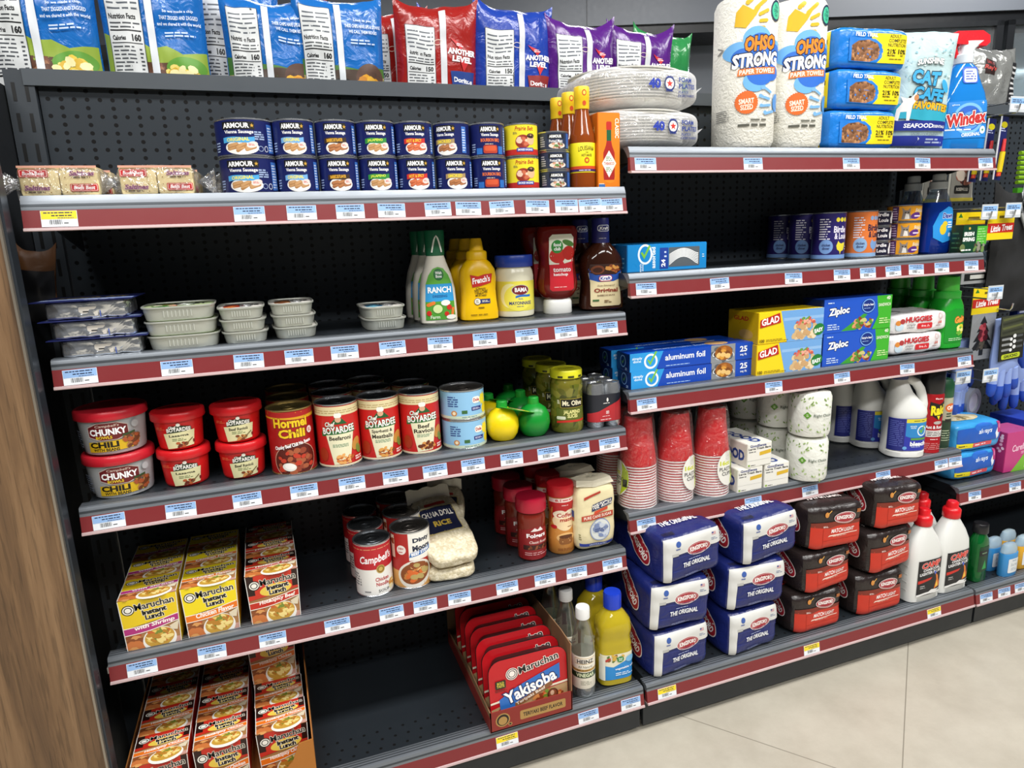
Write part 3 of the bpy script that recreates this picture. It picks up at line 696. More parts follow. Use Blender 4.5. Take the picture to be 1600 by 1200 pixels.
# bottles
def ranch():
    t = root('dressing_bottle'); Sx = [(0, .030, .021, 3), (.003, .0325, .0235, 3), (.02, .0325, .0235, 3), (.06, .031, .0225, 2.8), (.085, .026, .020, 2.6), (.105, .019, .0165, 2.2), (.118, .0152, .015, 2), (.124, .0148, .0148, 2)]
    b = MB(); b.loft(Sx, M('e4e0d3', .3)); b.build('bottle', t)
    b = MB(); L = Lab(); L.poly([(-26, 8), (26, 8), (25, 40), (-25, 40)], '4f9a34'); L.poly([(-25, 40), (25, 40), (22.6, 70), (-22.6, 70)], '2f9ad8')
    L.poly([(-22.4, 70), (22.4, 70), (17, 85), (9, 96), (0, 99), (-9, 96), (-17, 85)], '5cab3a'); L.ell(0, 86, 8.6, 10, '1d5c30'); L.ell(0, 86, 7.4, 8.7, '2f7a40'); L.t('Wish\nBone', 0, 86, 11, 11, 'fff', .03); L.t('RANCH', 0, 60, 40, 10.5, 'fff', .03); L.t('DRESSING', 0, 49, 25, 4.4, '1a5a9a', .02)
    L.cap(-16, 36, 16, 6, 20, 'e07a2c'); L.ell(-5, 27, 9, 8.4, '4f8a2c'); L.ell(-5, 27, 8, 7.4, 'cfe0a0'); L.ell(9, 37, 8, 5, 'f2f0e6'); L.ell(15, 29, 4.6, 4.6, 'c8281c'); L.ell(-20, 20, 4, 4.6, 'c8281c'); L.ell(10, 18, 4, 4, 'c8281c'); L.cap(21, 22, 14, 5, 80, 'e07a2c'); L.ell(18, 12, 9, 4, 'ecebe2'); L.t('Farm', -10, 13, 16, 6, 'dff0d0', .02)
    L.onto(b, on_loft(Sx), su=3.5, sv=5, lift=.0006, dl=.00003); b.build('front_label', t)
    b = MB(); b.lathe([(.0158, .118), (.0164, .120), (.0176, .158), (.0168, .161), (.0004, .161)], M('14603f', .35), 40)
    P = [(.008*math.cos(a), -.0178-.0004, .130+.02*(1-abs(math.cos(a)))*1.0+.006*math.sin(a)) for a in [PI*i/12 for i in range(13)]]
    Lp = Lab(); v = []
    for sgn in (-1, 1): v.append([(sgn*8.5*(1-q)**.6 if q < 1 else 0, 124+28*q) for q in [i/8 for i in range(9)]])
    pth = v[0]+v[1][::-1][1:]
    b.tube([(px*.001, -.0174*math.cos(px*.001/.0174)-.0004, pz*.001) for px, pz in pth], .0014, M('eef2ea', .4), 6)
    b.build('cap', t); return t
o = ranch()
for i, lb in enumerate(('front', 'second in line', 'rearmost')): put(o, .5796-.002*i, .0815-.006+.052*i, ZS['L2'], 'white dressing bottle with a dark green cap, %s' % lb, 'bottle', 'white dressing bottles', rz=-.05)
def mustard():
    t = root('mustard_bottle'); Sx = [(0, .031, .021, 3), (.003, .0345, .024, 3), (.015, .0345, .024, 3), (.035, .0325, .0225, 2.8), (.055, .0318, .022, 2.6), (.075, .0335, .023, 2.6), (.09, .0315, .022, 2.5), (.102, .024, .019, 2.3), (.109, .016, .0155, 2)]
    b = MB(); b.loft(Sx, M('f0bf08', .3)); b.build('bottle', t)
    b = MB(); L = Lab(); L.poly([(-15, 60), (0, 62), (19, 67), (22, 83), (6, 82), (-4, 79), (-18, 82)], 'c42a24'); L.t("French's", 1, 73, 32, 11, 'fff', .03, .15, a=8); L.t('Classic', 0, 58, 18, 3.6, '3a2a08', .01, .2); L.t('YELLOW', 0, 52, 24, 7.5, '2a2008', .01); L.t('MUSTARD', 0, 45.6, 20, 3.4, '3a2a08')
    L.rect(-6, 31, 16, 39, '2a3570'); L.ell(-7, 35, 6, 6, 'e8e4d0'); L.ringe(-7, 35, 6, 6, .8, '2a3570'); L.lines(-10, 32, -4, 38, 3, '555', .4); L.lines(1, 33, 14, 37, 2, 'e8e4d0', .5); L.lines(-6, 22, 8, 26, 1, '8a6a08', .5); L.lines(-20, 10, 20, 14, 1, '9a7a08', .4)
    L.onto(b, on_loft(Sx), su=4, sv=5, lift=.0006, dl=.00003); b.build('front_label', t)
    b = MB(); b.lathe([(.0175, .107), (.0186, .108), (.0186, .120), (.017, .122), (.013, .124), (.011, .138), (.0095, .1447), (.0004, .1447)], M('e2b410', .35), 36); b.build('cap', t); return t
o = mustard()
for i, lb in enumerate(('front', 'second in line', 'rearmost')): put(o, .6547-.004*i, .0806-.006+.056*i, ZS['L2'], 'yellow mustard squeeze bottle, %s' % lb, 'bottle', 'yellow mustard bottles', rz=-.06)
t = root('mayonnaise_jar'); b = MB(); P = [(.031, 0), (.0348, .002), (.0358, .006), (.0358, .074), (.034, .084), (.031, .090), (.031, .094)]
b.lathe(P, M('f0ecd2', .18), 44); b.build('jar', t); b = MB(); b.lathe([(.036, .012), (.0361, .0125), (.0361, .0655), (.036, .066)], 'f1e657', 44, cap0=False, cap1=False); L = Lab()
L.ell(-12, 40, 20, 22, 'f7f2b0'); L.ell(4, 36, 28, 24, 'f1e657'); L.ell(8, 50, 17, 9.5, 'b9c2d0'); L.ell(8, 50, 16, 8.6, '7a1f22'); L.t('BAMA', 9, 50.6, 24, 8, 'fff', .03); L.wave(-2, 28, 37, 41, '2a6fc0', 1, sl=3); L.t('REAL', 8, 34, 9, 2.6, '34489a'); L.t('MAYONNAISE', 8, 26.5, 44, 6.2, '1f2f7a', .03); L.lines(0, 19, 18, 21.5, 1, '667', .5); L.onto(b, on_can(.0361), su=3); b.build('paper_label', t)
b = MB(); b.lathe([(.0345, .091), (.0352, .092), (.0352, .110), (.034, .112), (.0004, .112)], M('203f9e', .3), 44); b.build('lid', t)
put(t, .7301, .0891, ZS['L2'], 'mayonnaise jar with a blue lid and yellow label', 'jar', rz=-.25)
def ketchup():
    t = root('ketchup_bottle'); Sx = [(.027, .022, .019, 2.2), (.033, .030, .024, 2.3), (.045, .038, .027, 2.5), (.06, .0385, .028, 2.6), (.085, .034, .026, 2.6), (.105, .033, .0255, 2.6), (.13, .0385, .0275, 2.8), (.15, .0395, .028, 3), (.160, .036, .025, 3), (.1635, .028, .019, 3)]
    b = MB(); b.loft(Sx, M('7d1c14', .12, kind='liquid', tr=.2)); b.build('bottle', t)
    b = MB(); L = Lab(); L.poly([(-22, 47), (-17, 43), (20, 43), (25, 47), (23, 95), (25, 140), (20, 146), (-16, 146), (-22, 140), (-21, 95)], 'cf2030'); L.poly([(-21.5, 92), (0, 90), (24, 96), (25, 140), (20, 146), (-16, 146), (-22, 140)], 'e8ead8'); L.ell(-6, 108, 15, 14, 'c5281f'); L.ell(15, 112, 12, 13, 'b82018'); L.ell(14, 130, 12, 5, '4a7a34', a=-20); L.poly([(-21.5, 92), (-4, 92), (0, 104), (6, 93), (23.6, 97), (23.3, 91), (-21, 85)], 'cf2030'); L.ell(-7, 124, 11, 12, '2f8a3a'); L.t('food\nclub', -7, 124, 14, 14, 'fff', .03)
    L.t('tomato', 2, 82, 34, 7.5, 'fff', .02); L.t('ketchup', -1, 73, 27, 6.6, 'fff', .02); L.lines(-14, 49, 18, 52, 1, 'f0b0b0', .5); L.onto(b, on_loft(Sx), su=4, sv=5, lift=.0006, dl=.00003); b.build('front_label', t)
    b = MB(); b.loft([(0, .0255, .021, 2.6), (.002, .027, .022, 2.6), (.022, .0265, .0215, 2.6), (.026, .025, .020, 2.6), (.0285, .021, .018, 2.4)], M('e2e2de', .3)); b.build('cap', t); return t
o = ketchup()
put(o, .8126, .0802, ZS['L2'], 'red ketchup bottle standing on its white cap, front', 'bottle', 'ketchup bottles', rz=-.08); put(o, .806, .140, ZS['L2'], 'red ketchup bottle mostly hidden behind the front one', 'bottle', 'ketchup bottles', rz=-.08)
def bbq():
    t = root('barbecue_sauce_bottle'); Sx = [(0, .036, .022, 3), (.004, .0425, .027, 3), (.016, .0425, .027, 3), (.055, .039, .0265, 2.8), (.085, .043, .028, 2.6), (.10, .040, .027, 2.4), (.115, .029, .023, 2.2), (.128, .0165, .0165, 2), (.134, .0155, .0155, 2)]
    b = MB(); b.loft(Sx, M('3b1d12', .1, kind='liquid', tr=.1)); b.build('bottle', t)
    b = MB(); L = Lab(); L.poly([(-30, 12), (-27, 9), (27, 9), (31, 12), (29.5, 55), (33, 72), (-33, 72), (-29.5, 55)], 'e2d3a8'); L.poly([(-30.5, 60), (-15, 55), (15, 55), (30.5, 60), (33, 80), (-33, 80)], '2450a8'); L.poly([(-33, 74), (-20, 68), (20, 68), (33, 76), (30, 88), (-30, 88)], '3a1f16'); L.ell(-16, 78, 13, 8, '7a3f24'); L.ell(-16, 77, 9, 5, '3f1a0e'); L.food(12, 79, 17, 7, ('b56a34', '8a4420', 'd8964a'), 16, .4, 2, 4)
    L.rrect(-14, 56, 12, 67, 5, 'c5282c'); L.rrect(-13, 57, 11, 66, 4.4, 'fff'); L.t('Kraft', -1, 61.4, 20, 6.4, '22389a', .03); L.t('Slow-Simmered', 0, 48, 34, 3.4, '5a3018', 0, .2); L.t('Original', 0, 38, 46, 10, '8a2a1c', .03); L.t('BARBECUE SAUCE', 0, 29.6, 34, 3.2, '5a3018', .01); L.lines(-4, 15, 10, 21, 2, '7a5a38', .5); L.rect(-26, 19, -14, 22, '3a6a3a'); L.onto(b, on_loft(Sx), su=4, sv=5, lift=.0006, dl=.00003); b.build('front_label', t)
    b = MB(); b.lathe([(.0168, .126), (.0172, .127), (.0165, .168), (.0155, .1725), (.0004, .1728)], M('25286f', .35), 36); L = Lab(); L.rrect(-12, 148, 14, 160, 5, 'dfe3ee'); L.rrect(-10.6, 149.2, 12.6, 158.8, 4.6, '25286f'); L.t('Kraft', 2, 154, 18, 6, 'fff', .03); L.lines(-9, 134, 10, 137, 1, 'aab', .5); L.onto(b, on_can(.0172), su=3); b.build('cap', t); return t
o = bbq()
put(o, .9050, .0800, ZS['L2'], 'dark brown barbecue sauce bottle with a blue cap, front', 'bottle', 'barbecue sauce bottles', rz=-.1); put(o, .896, .152, ZS['L2'], 'dark brown barbecue sauce bottle behind the front one', 'bottle', 'barbecue sauce bottles', rz=-.1)

# ------------------------------------------------------------------ third shelf
def bowl(name, r0, r1, h, col, lidc, L, rl):
    t = root(name); b = MB(); b.lathe([(r0*.92, 0), (r0, .002), (r0+.001, .006), (r1-.0005, h-.016), (r1+.0008, h-.0155), (r1+.0008, h-.014), (r1, h-.013)], col, 48)
    L.onto(b, on_can(r0+.0015, r1=r1+.0003, z0=.004, z1=h-.016), su=3, lift=.0007, dl=.00004); b.build('bowl', t)
    b = MB(); b.lathe([(rl, h-.0145), (rl+.0006, h-.0135), (rl+.0002, h-.003), (rl-.0015, h-.001), (rl-.006, h-.0004), (rl-.007, h-.0016), (.0005, h-.0016)], lidc, 48, cap0=False); b.build('lid', t); return t
L = Lab(); L.poly([(-28, 30), (-28, 46), (-14, 52), (14, 52), (28, 46), (28, 30), (12, 24), (-12, 24)], 'c9b9b0'); L.poly([(-27, 31), (-27, 45), (-13, 51), (13, 51), (27, 45), (27, 31), (11, 25), (-11, 25)], '6a1a1e'); L.t("Campbell's", 0, 46.5, 32, 5, 'e8d8c8', 0, .2); L.t('CHUNKY', 0, 37.5, 50, 10.5, 'fff', .04); L.t('BOWLS', -6, 29, 22, 4.6, 'e8c828', .03)
L.poly([(-31, 6), (31, 8), (31, 24), (8, 23), (-30, 22)], 'd8b11c'); L.t('CHILI', -8, 17.5, 40, 9.5, '1a1408', .05); L.t('WITH BEANS', -6, 9.6, 36, 4.8, '1a1408', .03); L.food(31, 20, 14, 13, ('8a5a34', 'b07a44', '6a3a20', 'a8522c'), 30, .26, 1.4, 6); L.poly([(18, 28), (36, 31), (36, 34), (18, 31)], '2f4a24'); L.lines(-60, 12, -42, 40, 7, '8a94a8', .5, 3); L.rect(-62, 6, -40, 10, '1a1a1a'); L.ell(38, 44, 6, 6, 'a8aaac'); L.ell(38, 44, 5, 5, 'b9bbbd')
o = bowl('soup_bowl', .0415, .0468, .0692, M('b4b6b8', .35), M('c0202e', .3), L, .0502)
put(o, .0503, .0631, ZS['L3'], 'large grey chili soup bowl with a red lid, lower', 'bowl', 'large chili soup bowls', rz=.12); put(o, .0493, .0641, ZS['L3']+.0694, 'large grey chili soup bowl with a red lid, upper', 'bowl', 'large chili soup bowls', rz=.02)
def boy_bowl(word, pic):
    L = Lab(); L.poly([(-16, 35), (-10, 40), (6, 40), (20, 37), (21, 30), (-16, 28)], '24351f'); L.ell(2, 41.5, 3, 2.6, 'f0ece0'); L.t('Chef', -7, 38, 11, 4, 'f2f0e8', .03, .2); L.t('BOYARDEE', 2, 33, 35, 6.4, 'f4f2ea', .03, arc=1.2); L.poly([(-21, 28), (25, 31), (21, 6), (-17, 3)], 'ded9a8'); L.t(word, 1, 23.6, 28, 5, '2a2a1c', .03); L.lines(-9, 15, 12, 20, 2, '6a7a4a', .5); L.food(4, 9, 10, 4.5, pic, 16, .45, 1.5, 6); L.rect(20, 10, 23, 15, '7a1414'); L.lines(-34, 34, -18, 39, 2, 'd8643c', .5); L.cap(14, 13, 16, 1.4, 40, '6a5a30')
    o = bowl('pasta_bowl', .0315, .0362, .0612, M('d41f1f', .3), M('c81c22', .3), L, .0395); 
    return o
for wd, x, y, pic, lb in (('Lasagna', .1421, .0628, ('8a3a1c', 'b5582c', '6a2410'), 'red lasagna bowl with a red lid'), ('Beef Ravioli', .2287, .0613, ('a8642c', '7a3a18', 'c88a4a'), 'red ravioli bowl with a red lid')):
    o = boy_bowl(wd, pic); put(o, x, y, ZS['L3'], lb+', lower of two', 'bowl', 'red pasta bowls', rz=.04); put(o, x-.001, y+.001, ZS['L3']+.0614, lb+', upper of two', 'bowl', 'red pasta bowls', rz=.02)
L = Lab(); L.wave(-60, 60, 94, 106, 'd8a01c', 1.5, ph=1); L.wave(-60, 60, 98, 107, 'a81c1c', 1.2, ph=2); L.t('Hormel', 0, 88, 56, 16, 'f0c81e', .04, out=[('4a1008', .03)]); L.t('Chili', 1, 70, 44, 15, 'f0c81e', .04, out=[('4a1008', .03)]); L.ell(3, 24, 36, 30, 'e0b49a', a=8); L.ell(3, 24, 35, 29, '5a1a10', a=8); L.food(3, 22, 32, 24, ('7a2a18', '5a1810', '94402a', 'a85a38', 'c03a24'), 60, .2, 1.3, 9); L.ell(-8, 14, 11, 7, 'e8e6dc', a=-10); L.ell(-7, 15, 8, 5, 'f6f4ee', a=-10); L.t('Chunky Beef Chili No Beans', 1, 50, 60, 8, 'fff', .03, a=9); L.ell(31, 72, 5, 6, 'e8d8d0'); L.lines(28, 69, 34, 75, 3, 'a81c1c', .5)
o = plain_tin('chili_can', .0365, .1095, L, M('a01818', .3), rim=GOLD, lid=M('8a7a4a', .35, .8))
for i, lb in enumerate(('front', 'middle', 'rearmost')): put(o, .3089, .0507-.002+.0755*i, ZS['L3'], 'dark red chili can with yellow lettering, %s of three' % lb, 'can', 'dark red chili cans', rz=-.02)
def boyardee(words, pic, seed):
    L = Lab(); L.rect(-112, 91, 112, 106, 'e0d2a4'); L.lines(-50, 94, 50, 101, 2, 'a8905a', .35, seed); L.poly([(-40, 70), (-30, 80), (-12, 82), (0, 90), (12, 82), (40, 74), (40, 4), (-40, 4)], 'c92420') if False else None
    L.poly([(-14, 76), (0, 92), (15, 76)], '1f5a2c'); L.ell(0, 84, 5, 5, 'd8a888'); L.rrect(-6, 87, 6, 95, 3, 'f2efe6'); L.poly([(-30, 56), (28, 60), (28, 68), (-30, 64)], '2a6a34'); L.t('Chef', -14, 76.5, 17, 8, 'f4f2ea', .03, .2, out=[('1f4a24', .04)]); L.t('BOYARDEE', 0, 66.5, 55, 12, 'f6f4ee', .03, out=[('1f4a24', .04)], a=3)
    L.poly([(-22, 58), (25, 60), (15, 8), (-12, 6)], 'e9e4c2'); n = len(words)
    for i, wd in enumerate(words): L.t(wd, 1, 52-8.4*i, min(36, 5.2*len(wd)), 7.4, '2a2418', .03)
    L.lines(-12, 32 if n > 1 else 36, 14, 40-4*(n-1)+2, 3, '3a7a5a', .5, seed); L.food(6, 15, 16, 9, pic, 24, .34, 1.6, seed); L.rect(24, 8, 42, 18, 'c8201c'); L.lines(25, 9, 41, 17, 2, 'f0d8d0', .6, seed); L.ell(29, 38, 8, 12, 'c88a3c', a=-30); L.ell(34, 28, 6, 9, '7a8a3a', a=20); L.ell(-30, 24, 9, 12, 'a83418'); L.rect(-112, 3, 112, 6, 'e6dcbc')
    return plain_tin('pasta_can', .0353, .1100, L, M('c52320', .3), lid=M('2a2d31', .3, .6))
for wds, x, y, n, pic, lb in ((('Beefaroni',), .3849, .0471, 3, ('d8803c', 'b85a24', 'e8a860'), 'red and cream pasta can, macaroni picture'), (('Spaghetti &', 'Meatballs'), .4562, .0545, 3, ('c8783c', '8a3f1c', 'e0a050'), 'red and cream pasta can, meatball picture'), (('Beef', 'Ravioli'), .5282, .0534, 2, ('a85a24', 'd8944a', '6a2f14'), 'red and cream pasta can, ravioli picture')):
    o = boyardee(wds, pic, len(lb))
    for i in range(n): put(o, x, y+.0735*i, ZS['L3'], lb+', '+(('front', 'middle', 'rearmost') if n == 3 else ('front', 'rear'))[i], 'can', 'red and cream pasta cans', rz=-.05)
L = Lab(); L.ell(34, 34, 9, 9, 'f0dc3c'); L.star(34, 34, 13, 'f0dc3c', 10, .6); L.ell(40, 16, 10, 10, 'ecd22c'); L.rrect(8, 29, 25, 41, 5, 'f6f2ea'); L.t('Dole', 16.5, 35, 13, 6, 'b5281c', .04); L.rrect(6, 16, 27, 23, 1, '1f2a78'); L.lines(8, 17.5, 25, 21.5, 2, 'd8dcf0', .5); L.lines(-38, 24, -18, 44, 5, '2a4a8a', .5); L.ell(-26, 13, 5.5, 5, 'c8884a'); L.ell(-26, 13, 3, 3, 'f0e0c0'); L.rect(-12, 12, -2, 18, '3a6a3a'); L.rect(-130, 3, 130, 8, 'c8d8c0'); L.lines(-12, 4, 26, 7, 1, '6a8a9a', .5)
o = plain_tin('fruit_tin', .0400, .0538, L, '8fc3e8', lid=M('6a6560', .3, .7))
put(o, .6085, .051, ZS['L3'], 'pale blue fruit tin, lower of the pair', 'tin', 'pale blue fruit tins', rz=.02); put(o, .6075, .052, ZS['L3']+.0539, 'pale blue fruit tin, upper of the pair', 'tin', 'pale blue fruit tins', rz=.0)
def citrus(col, tag_):
    t = root('juice_bottle'); b = MB(); b.lathe([(.012, 0), (.0215, .002), (.028, .012), (.0308, .025), (.0295, .040), (.023, .052), (.014, .0585), (.0105, .061)], M(col, .3), 40); b.build('bottle', t)
    b = MB(); b.lathe([(.0105, .059), (.0108, .060), (.0100, .072), (.0085, .0735), (.0003, .0735)], M('1f9a34', .35), 24); b.build('cap', t)
    if tag_:
        b = MB(); v = [(.030*math.cos(2*PI*i/20)*1.15, .017*math.sin(2*PI*i/20)) for i in range(20)]
        b.rings([[(x+.024, y-.018, z-x*.28-y*.1+.0) for x, y in v] for z in (.0570, .0575)], M('43b02a', .35))
        L = Lab(); L.rrect(-14, 1, 16, 9, 3, 'c5281c'); L.t('ReaLemon', 1, 5, 26, 5, 'f6f0d0', .03); L.ell(10, -7, 11, 6, 'f0dc3c'); L.ell(2, -8, 7, 5, 'f8f0a0')
        L.onto(b, lambda u, v, l: (u+.024, v-.018, .0576-u*.28-v*.1+l)); b.build('neck_tag', t)
    return t
o = citrus('f2d410', True); put(o, .681, .046, ZS['L3'], 'yellow lemon shaped juice bottle with a green neck tag, front', 'bottle', 'lemon shaped juice bottles'); put(o, .676, .112, ZS['L3'], 'yellow lemon shaped juice bottle behind the front one', 'bottle', 'lemon shaped juice bottles', rz=.5)
o = citrus('128a2e', False); put(o, .7438, .0457, ZS['L3'], 'green lime shaped juice bottle, front', 'bottle', 'lime shaped juice bottles'); put(o, .741, .108, ZS['L3'], 'green lime shaped juice bottle, second in line', 'bottle', 'lime shaped juice bottles'); put(o, .738, .170, ZS['L3'], 'green lime shaped juice bottle, rearmost', 'bottle', 'lime shaped juice bottles')
def pickles():
    t = root('pepper_jar'); b = MB(); b.lathe([(.026, 0), (.030, .002), (.0318, .008), (.0318, .030), (.0305, .045), (.0305, .075), (.0318, .088), (.0300, .099), (.0265, .104), (.0265, .108)], speckle('pepper_slices', ('5a5a1c', '6f6a24', '44481a', '7f7a34', '5f6420'), 95, .12), 44); b.build('jar', t)
    b = MB(); L = Lab(); L.rrect(-22, 50, 26, 68, 1, 'a8983a'); L.rrect(-21, 51, 25, 67, 1, '15140c'); L.t('Mt. Olive', 2, 59.5, 40, 10, 'f0e8c8', .03); L.rect(-30, 24, 30, 49, '5a6420'); L.t('JALAPENO\nSLICES', 1, 38.5, 34, 15, 'f0ea9a', .03); L.wave(-30, 30, 22, 26, 'c8281c', 1, sl=3); L.rrect(-30, 28, -12, 34, 2, 'd8dcc0'); L.lines(-28, 58, -23, 66, 4, 'f0e8c8', .5); L.onto(b, on_can(.0319), su=3); b.build('paper_label', t)
    b = MB(); b.lathe([(.0295, .105), (.0305, .106), (.0305, .118), (.029, .1205), (.0255, .1208), (.025, .120), (.0003, .120)], M('d6d32a', .3), 44); L = Lab(); L.rect(-6, 107, 6, 111, '3a3a14'); L.rect(16, 107, 26, 111, '3a3a14'); L.rect(-26, 107, -16, 111, '3a3a14'); L.onto(b, on_can(.0306), su=3); L = Lab(); L.t('JALAPENO', 0, 0, 32, 8, '4a4a14', .03); L.onto(b, on_top(.1201)); b.build('lid', t); return t
o = pickles()
for i, lb in enumerate(('front', 'middle', 'rearmost')): put(o, .8125-.004*i, .0471+.064*i, ZS['L3'], 'jar of green pepper slices with a yellow lid, %s of three' % lb, 'jar', 'pepper slice jars', rz=-.1)
t = root('small_can_pack')
for i in range(3):
    for j in range(2):
        b = MB(); b.lathe([(.0155, 0), (.0172, .003), (.0172, .078), (.0150, .084), (.0150, .0865), (.0138, .0865), (.0132, .0850), (.0003, .0850)], M('c8cbce', .25, .85), 32); c = b.build('small_can', t); c.location = (-.0176+.0352*j, .0352*i, 0)
b = MB(); z0 = .012
for za, zb, col in ((.012, .066, '23262f'),):
    R = lambda z: [(cx+.0177*math.cos(math.radians(a)), cyy+.0177*math.sin(math.radians(a)), z) for cx, cyy, a0 in ((-.0176, 0, 180), (.0176, 0, 270), (.0176, .0704, 0), (-.0176, .0704, 90)) for a in range(a0, a0+91, 15)]
    b.rings([R(za), R(zb)], M(col, .3), False, False)
L = Lab(); L.poly([(-17.4, 12.5), (17.4, 12.5), (17.4, 48), (-17.4, 34)], 'b92a32'); L.ell(0, 55, 2, 4, 'e8e4e0'); L.lines(-9, 47, 9, 50, 1, 'd8d4d0', .5); L.rect(-3, 27, 3, 33, 'e8d8d8'); L.t('12', 0, 30, 4.6, 4.6, 'b92a32', .03); L.lines(-11, 22, 11, 24, 1, 'f0d0d0', .5); L.lines(-15, 15, 15, 18, 1, 'f0d0d0', .5); L.onto(b, on_front(-.0177)); 
L = Lab(); L.poly([(0, 12.5), (27, 12.5), (27, 60), (0, 48)], 'b92a32'); L.onto(b, lambda u, v, l: (.0176+(.0178+l)*math.sin(u/.0178), -(.0178+l)*math.cos(u/.0178), v), su=2); L = Lab(); L.poly([(0, 12.5), (27, 12.5), (27, 28), (0, 34)][::1], 'b92a32'); L.onto(b, lambda u, v, l: (-.0176-(.0178+l)*math.sin(u/.0178), -(.0178+l)*math.cos(u/.0178), v), su=2); b.build('printed_wrap', t)
put(t, .888, .0405, ZS['L3'], 'wrapped pack of small silver cans with a black and red sleeve', 'can pack')
# ------------------------------------------------------------------ fourth shelf: noodle cartons
NCOL = dict(s=('e8c81c', 'b0307a', 'with Shrimp'), c=('f0d81c', 'e8781c', 'Chicken Flavor'), b=('c83420', 'c02c1c', 'Hot&Spicy Beef'), h=('c22c1c', 'e8741c', 'Hot&Spicy Chicken'))
def noodle_art(W, H, kind):
    a, bnd, wd = NCOL[kind]; L = Lab(); w = W*500; h = H*1000
    L.rect(-w, 0, w, h, 'a87848'); L.food(-w*.62, h*.2, w*.36, h*.2, ('b8562c', 'd89a5a', '8a4a24', 'c8743c'), 18, .35, 1.7, 3); L.rect(w*.2, 0, w, h*.12, 'c8988a')
    L.ell(w*.22, h*.13, w*.62, h*.25, 'efece4', a=6); L.ell(w*.22, h*.17, w*.55, h*.19, 'c89a3c', a=8); L.food(w*.22, h*.19, w*.5, h*.17, ('d8b04a', 'e8c868', 'c8642c', '7a8a34', 'f0d88a', 'b8802c'), 40, .22, 2.0, 8)
    L.poly([(w*.62, h*.36), (w*.98, h*.44), (w*.9, h*.26), (w*.7, h*.28)], 'ddd0b4')
    if kind in 'bh': L.poly([(-w, h*.5), (w, h*.62), (w, h), (-w, h)], a); L.rect(-w, h*.6, -w*.7, h, '2a120c'); L.rect(w*.75, h*.66, w, h, '2a120c'); L.ell(w*.1, h*.66, w*.62, h*.12, 'e8c850', a=4)
    else: L.poly([(-w, h*.44), (w, h*.58), (w, h), (-w, h)], a)
    L.wave(-w, w, h*.36, h*.51, 'f6efe0', h*.02, ph=2.6, sl=h*.13); L.wave(-w, w, h*.375, h*.495, bnd, h*.02, ph=2.6, sl=h*.13)
    L.t(wd, w*.12, h*.45, w*1.45, h*.10, 'fdf8f0', .03, .15, a=6)
    L.ell(-w*.70, h*.80, w*.22, h*.10, '141414'); L.ell(-w*.70, h*.80, w*.185, h*.082, 'f4f0e4'); L.ringe(-w*.70, h*.80, w*.14, h*.062, w*.035, '141414')
    ow = [('f6efdc', .045)]
    L.t('Maruchan', w*.20, h*.855, w*1.36, h*.13, '111', .018, out=ow, a=4); L.t('Instant', w*.18, h*.72, w*.86, h*.10, '111', .045, out=ow, a=4); L.t('Lunch', w*.16, h*.62, w*.66, h*.10, '111', .045, out=ow, a=4)
    for x in (-w, w-1.1): L.rect(x, 0, x+1.1, h, 'e8e6e0')
    return L
def noodle(kind, W=.084, D=.0692, H=.088):
    t = root('noodle_carton'); b = MB()
    b.rings([[(x, y, z) for x, y in ((-W/2+.003, -D/2), (W/2-.003, -D/2), (W/2-.003, D/2), (-W/2+.003, D/2))] if z == 0 else [(x, y, z) for x, y in ((-W/2, -D/2), (W/2, -D/2), (W/2, D/2), (-W/2, D/2))] for z in (0, H)], M(NCOL[kind][0], .4))
    noodle_art(W, H, kind).onto(b, lambda u, v, l: (u*(1-.07*(1-v/H)), -D/2-l, v))
    noodle_art(W, D, kind).onto(b, lambda u, v, l: (u, v-D/2, H+l))
    b.build('carton', t); return t
for kd, x, y0, lb in (('s', .066, .0096, 'yellow and magenta shrimp noodle carton'), ('c', .1545, .0119, 'yellow and orange chicken noodle carton'), ('b', .2518, .0107, 'red beef noodle carton')):
    o = noodle(kd)
    for i, p in enumerate(('front', 'middle', 'rear')): put(o, x-.001*i, y0+.0346+.0698*i, ZS['L4'], lb+' on the fourth shelf, %s row' % p, 'noodle carton', 'noodle cartons on the fourth shelf', rz=(0, .015, -.012)[i])
# soup cans
L = Lab(); L.rect(-104, 53, 104, 98, 'b8202a'); L.lines(-104, 90, 104, 94, 1, 'd8a070', .3); L.t("Campbell's", 2, 71, 62, 19, 'fff', .02, .25, a=3); L.ell(8, 52, 8, 8, 'b89a4a'); L.ell(8, 52, 6.4, 6.4, '8a6a2c'); L.ell(8, 52, 4, 4, 'c8aa5a'); L.t('Chicken', 10, 33, 26, 7.5, 'b8202a', .02); L.t('Noodle', 10, 23.5, 24, 7.5, 'b8202a', .02); L.t('SOUP', 12, 10.5, 22, 5.4, '555', .01); L.lines(-24, 8, -6, 12, 1, '888', .6); L.lines(-50, 20, -30, 46, 5, '888', .5); L.food(31, 18, 8, 9, ('d8b86a', 'e8dcb0', 'c88a3c'), 12, .4, 2, 3)
o = plain_tin('soup_can', .0330, .1015, L, M('eceae4', .3), lid=M('5a5e62', .3, .8))
for i, p in enumerate(('front', 'middle', 'rearmost')): put(o, .4240-.002*i, .0515-.001+.067*i, ZS['L4'], 'small red and white soup can, %s of three' % p, 'can', 'red and white soup cans', rz=.02)
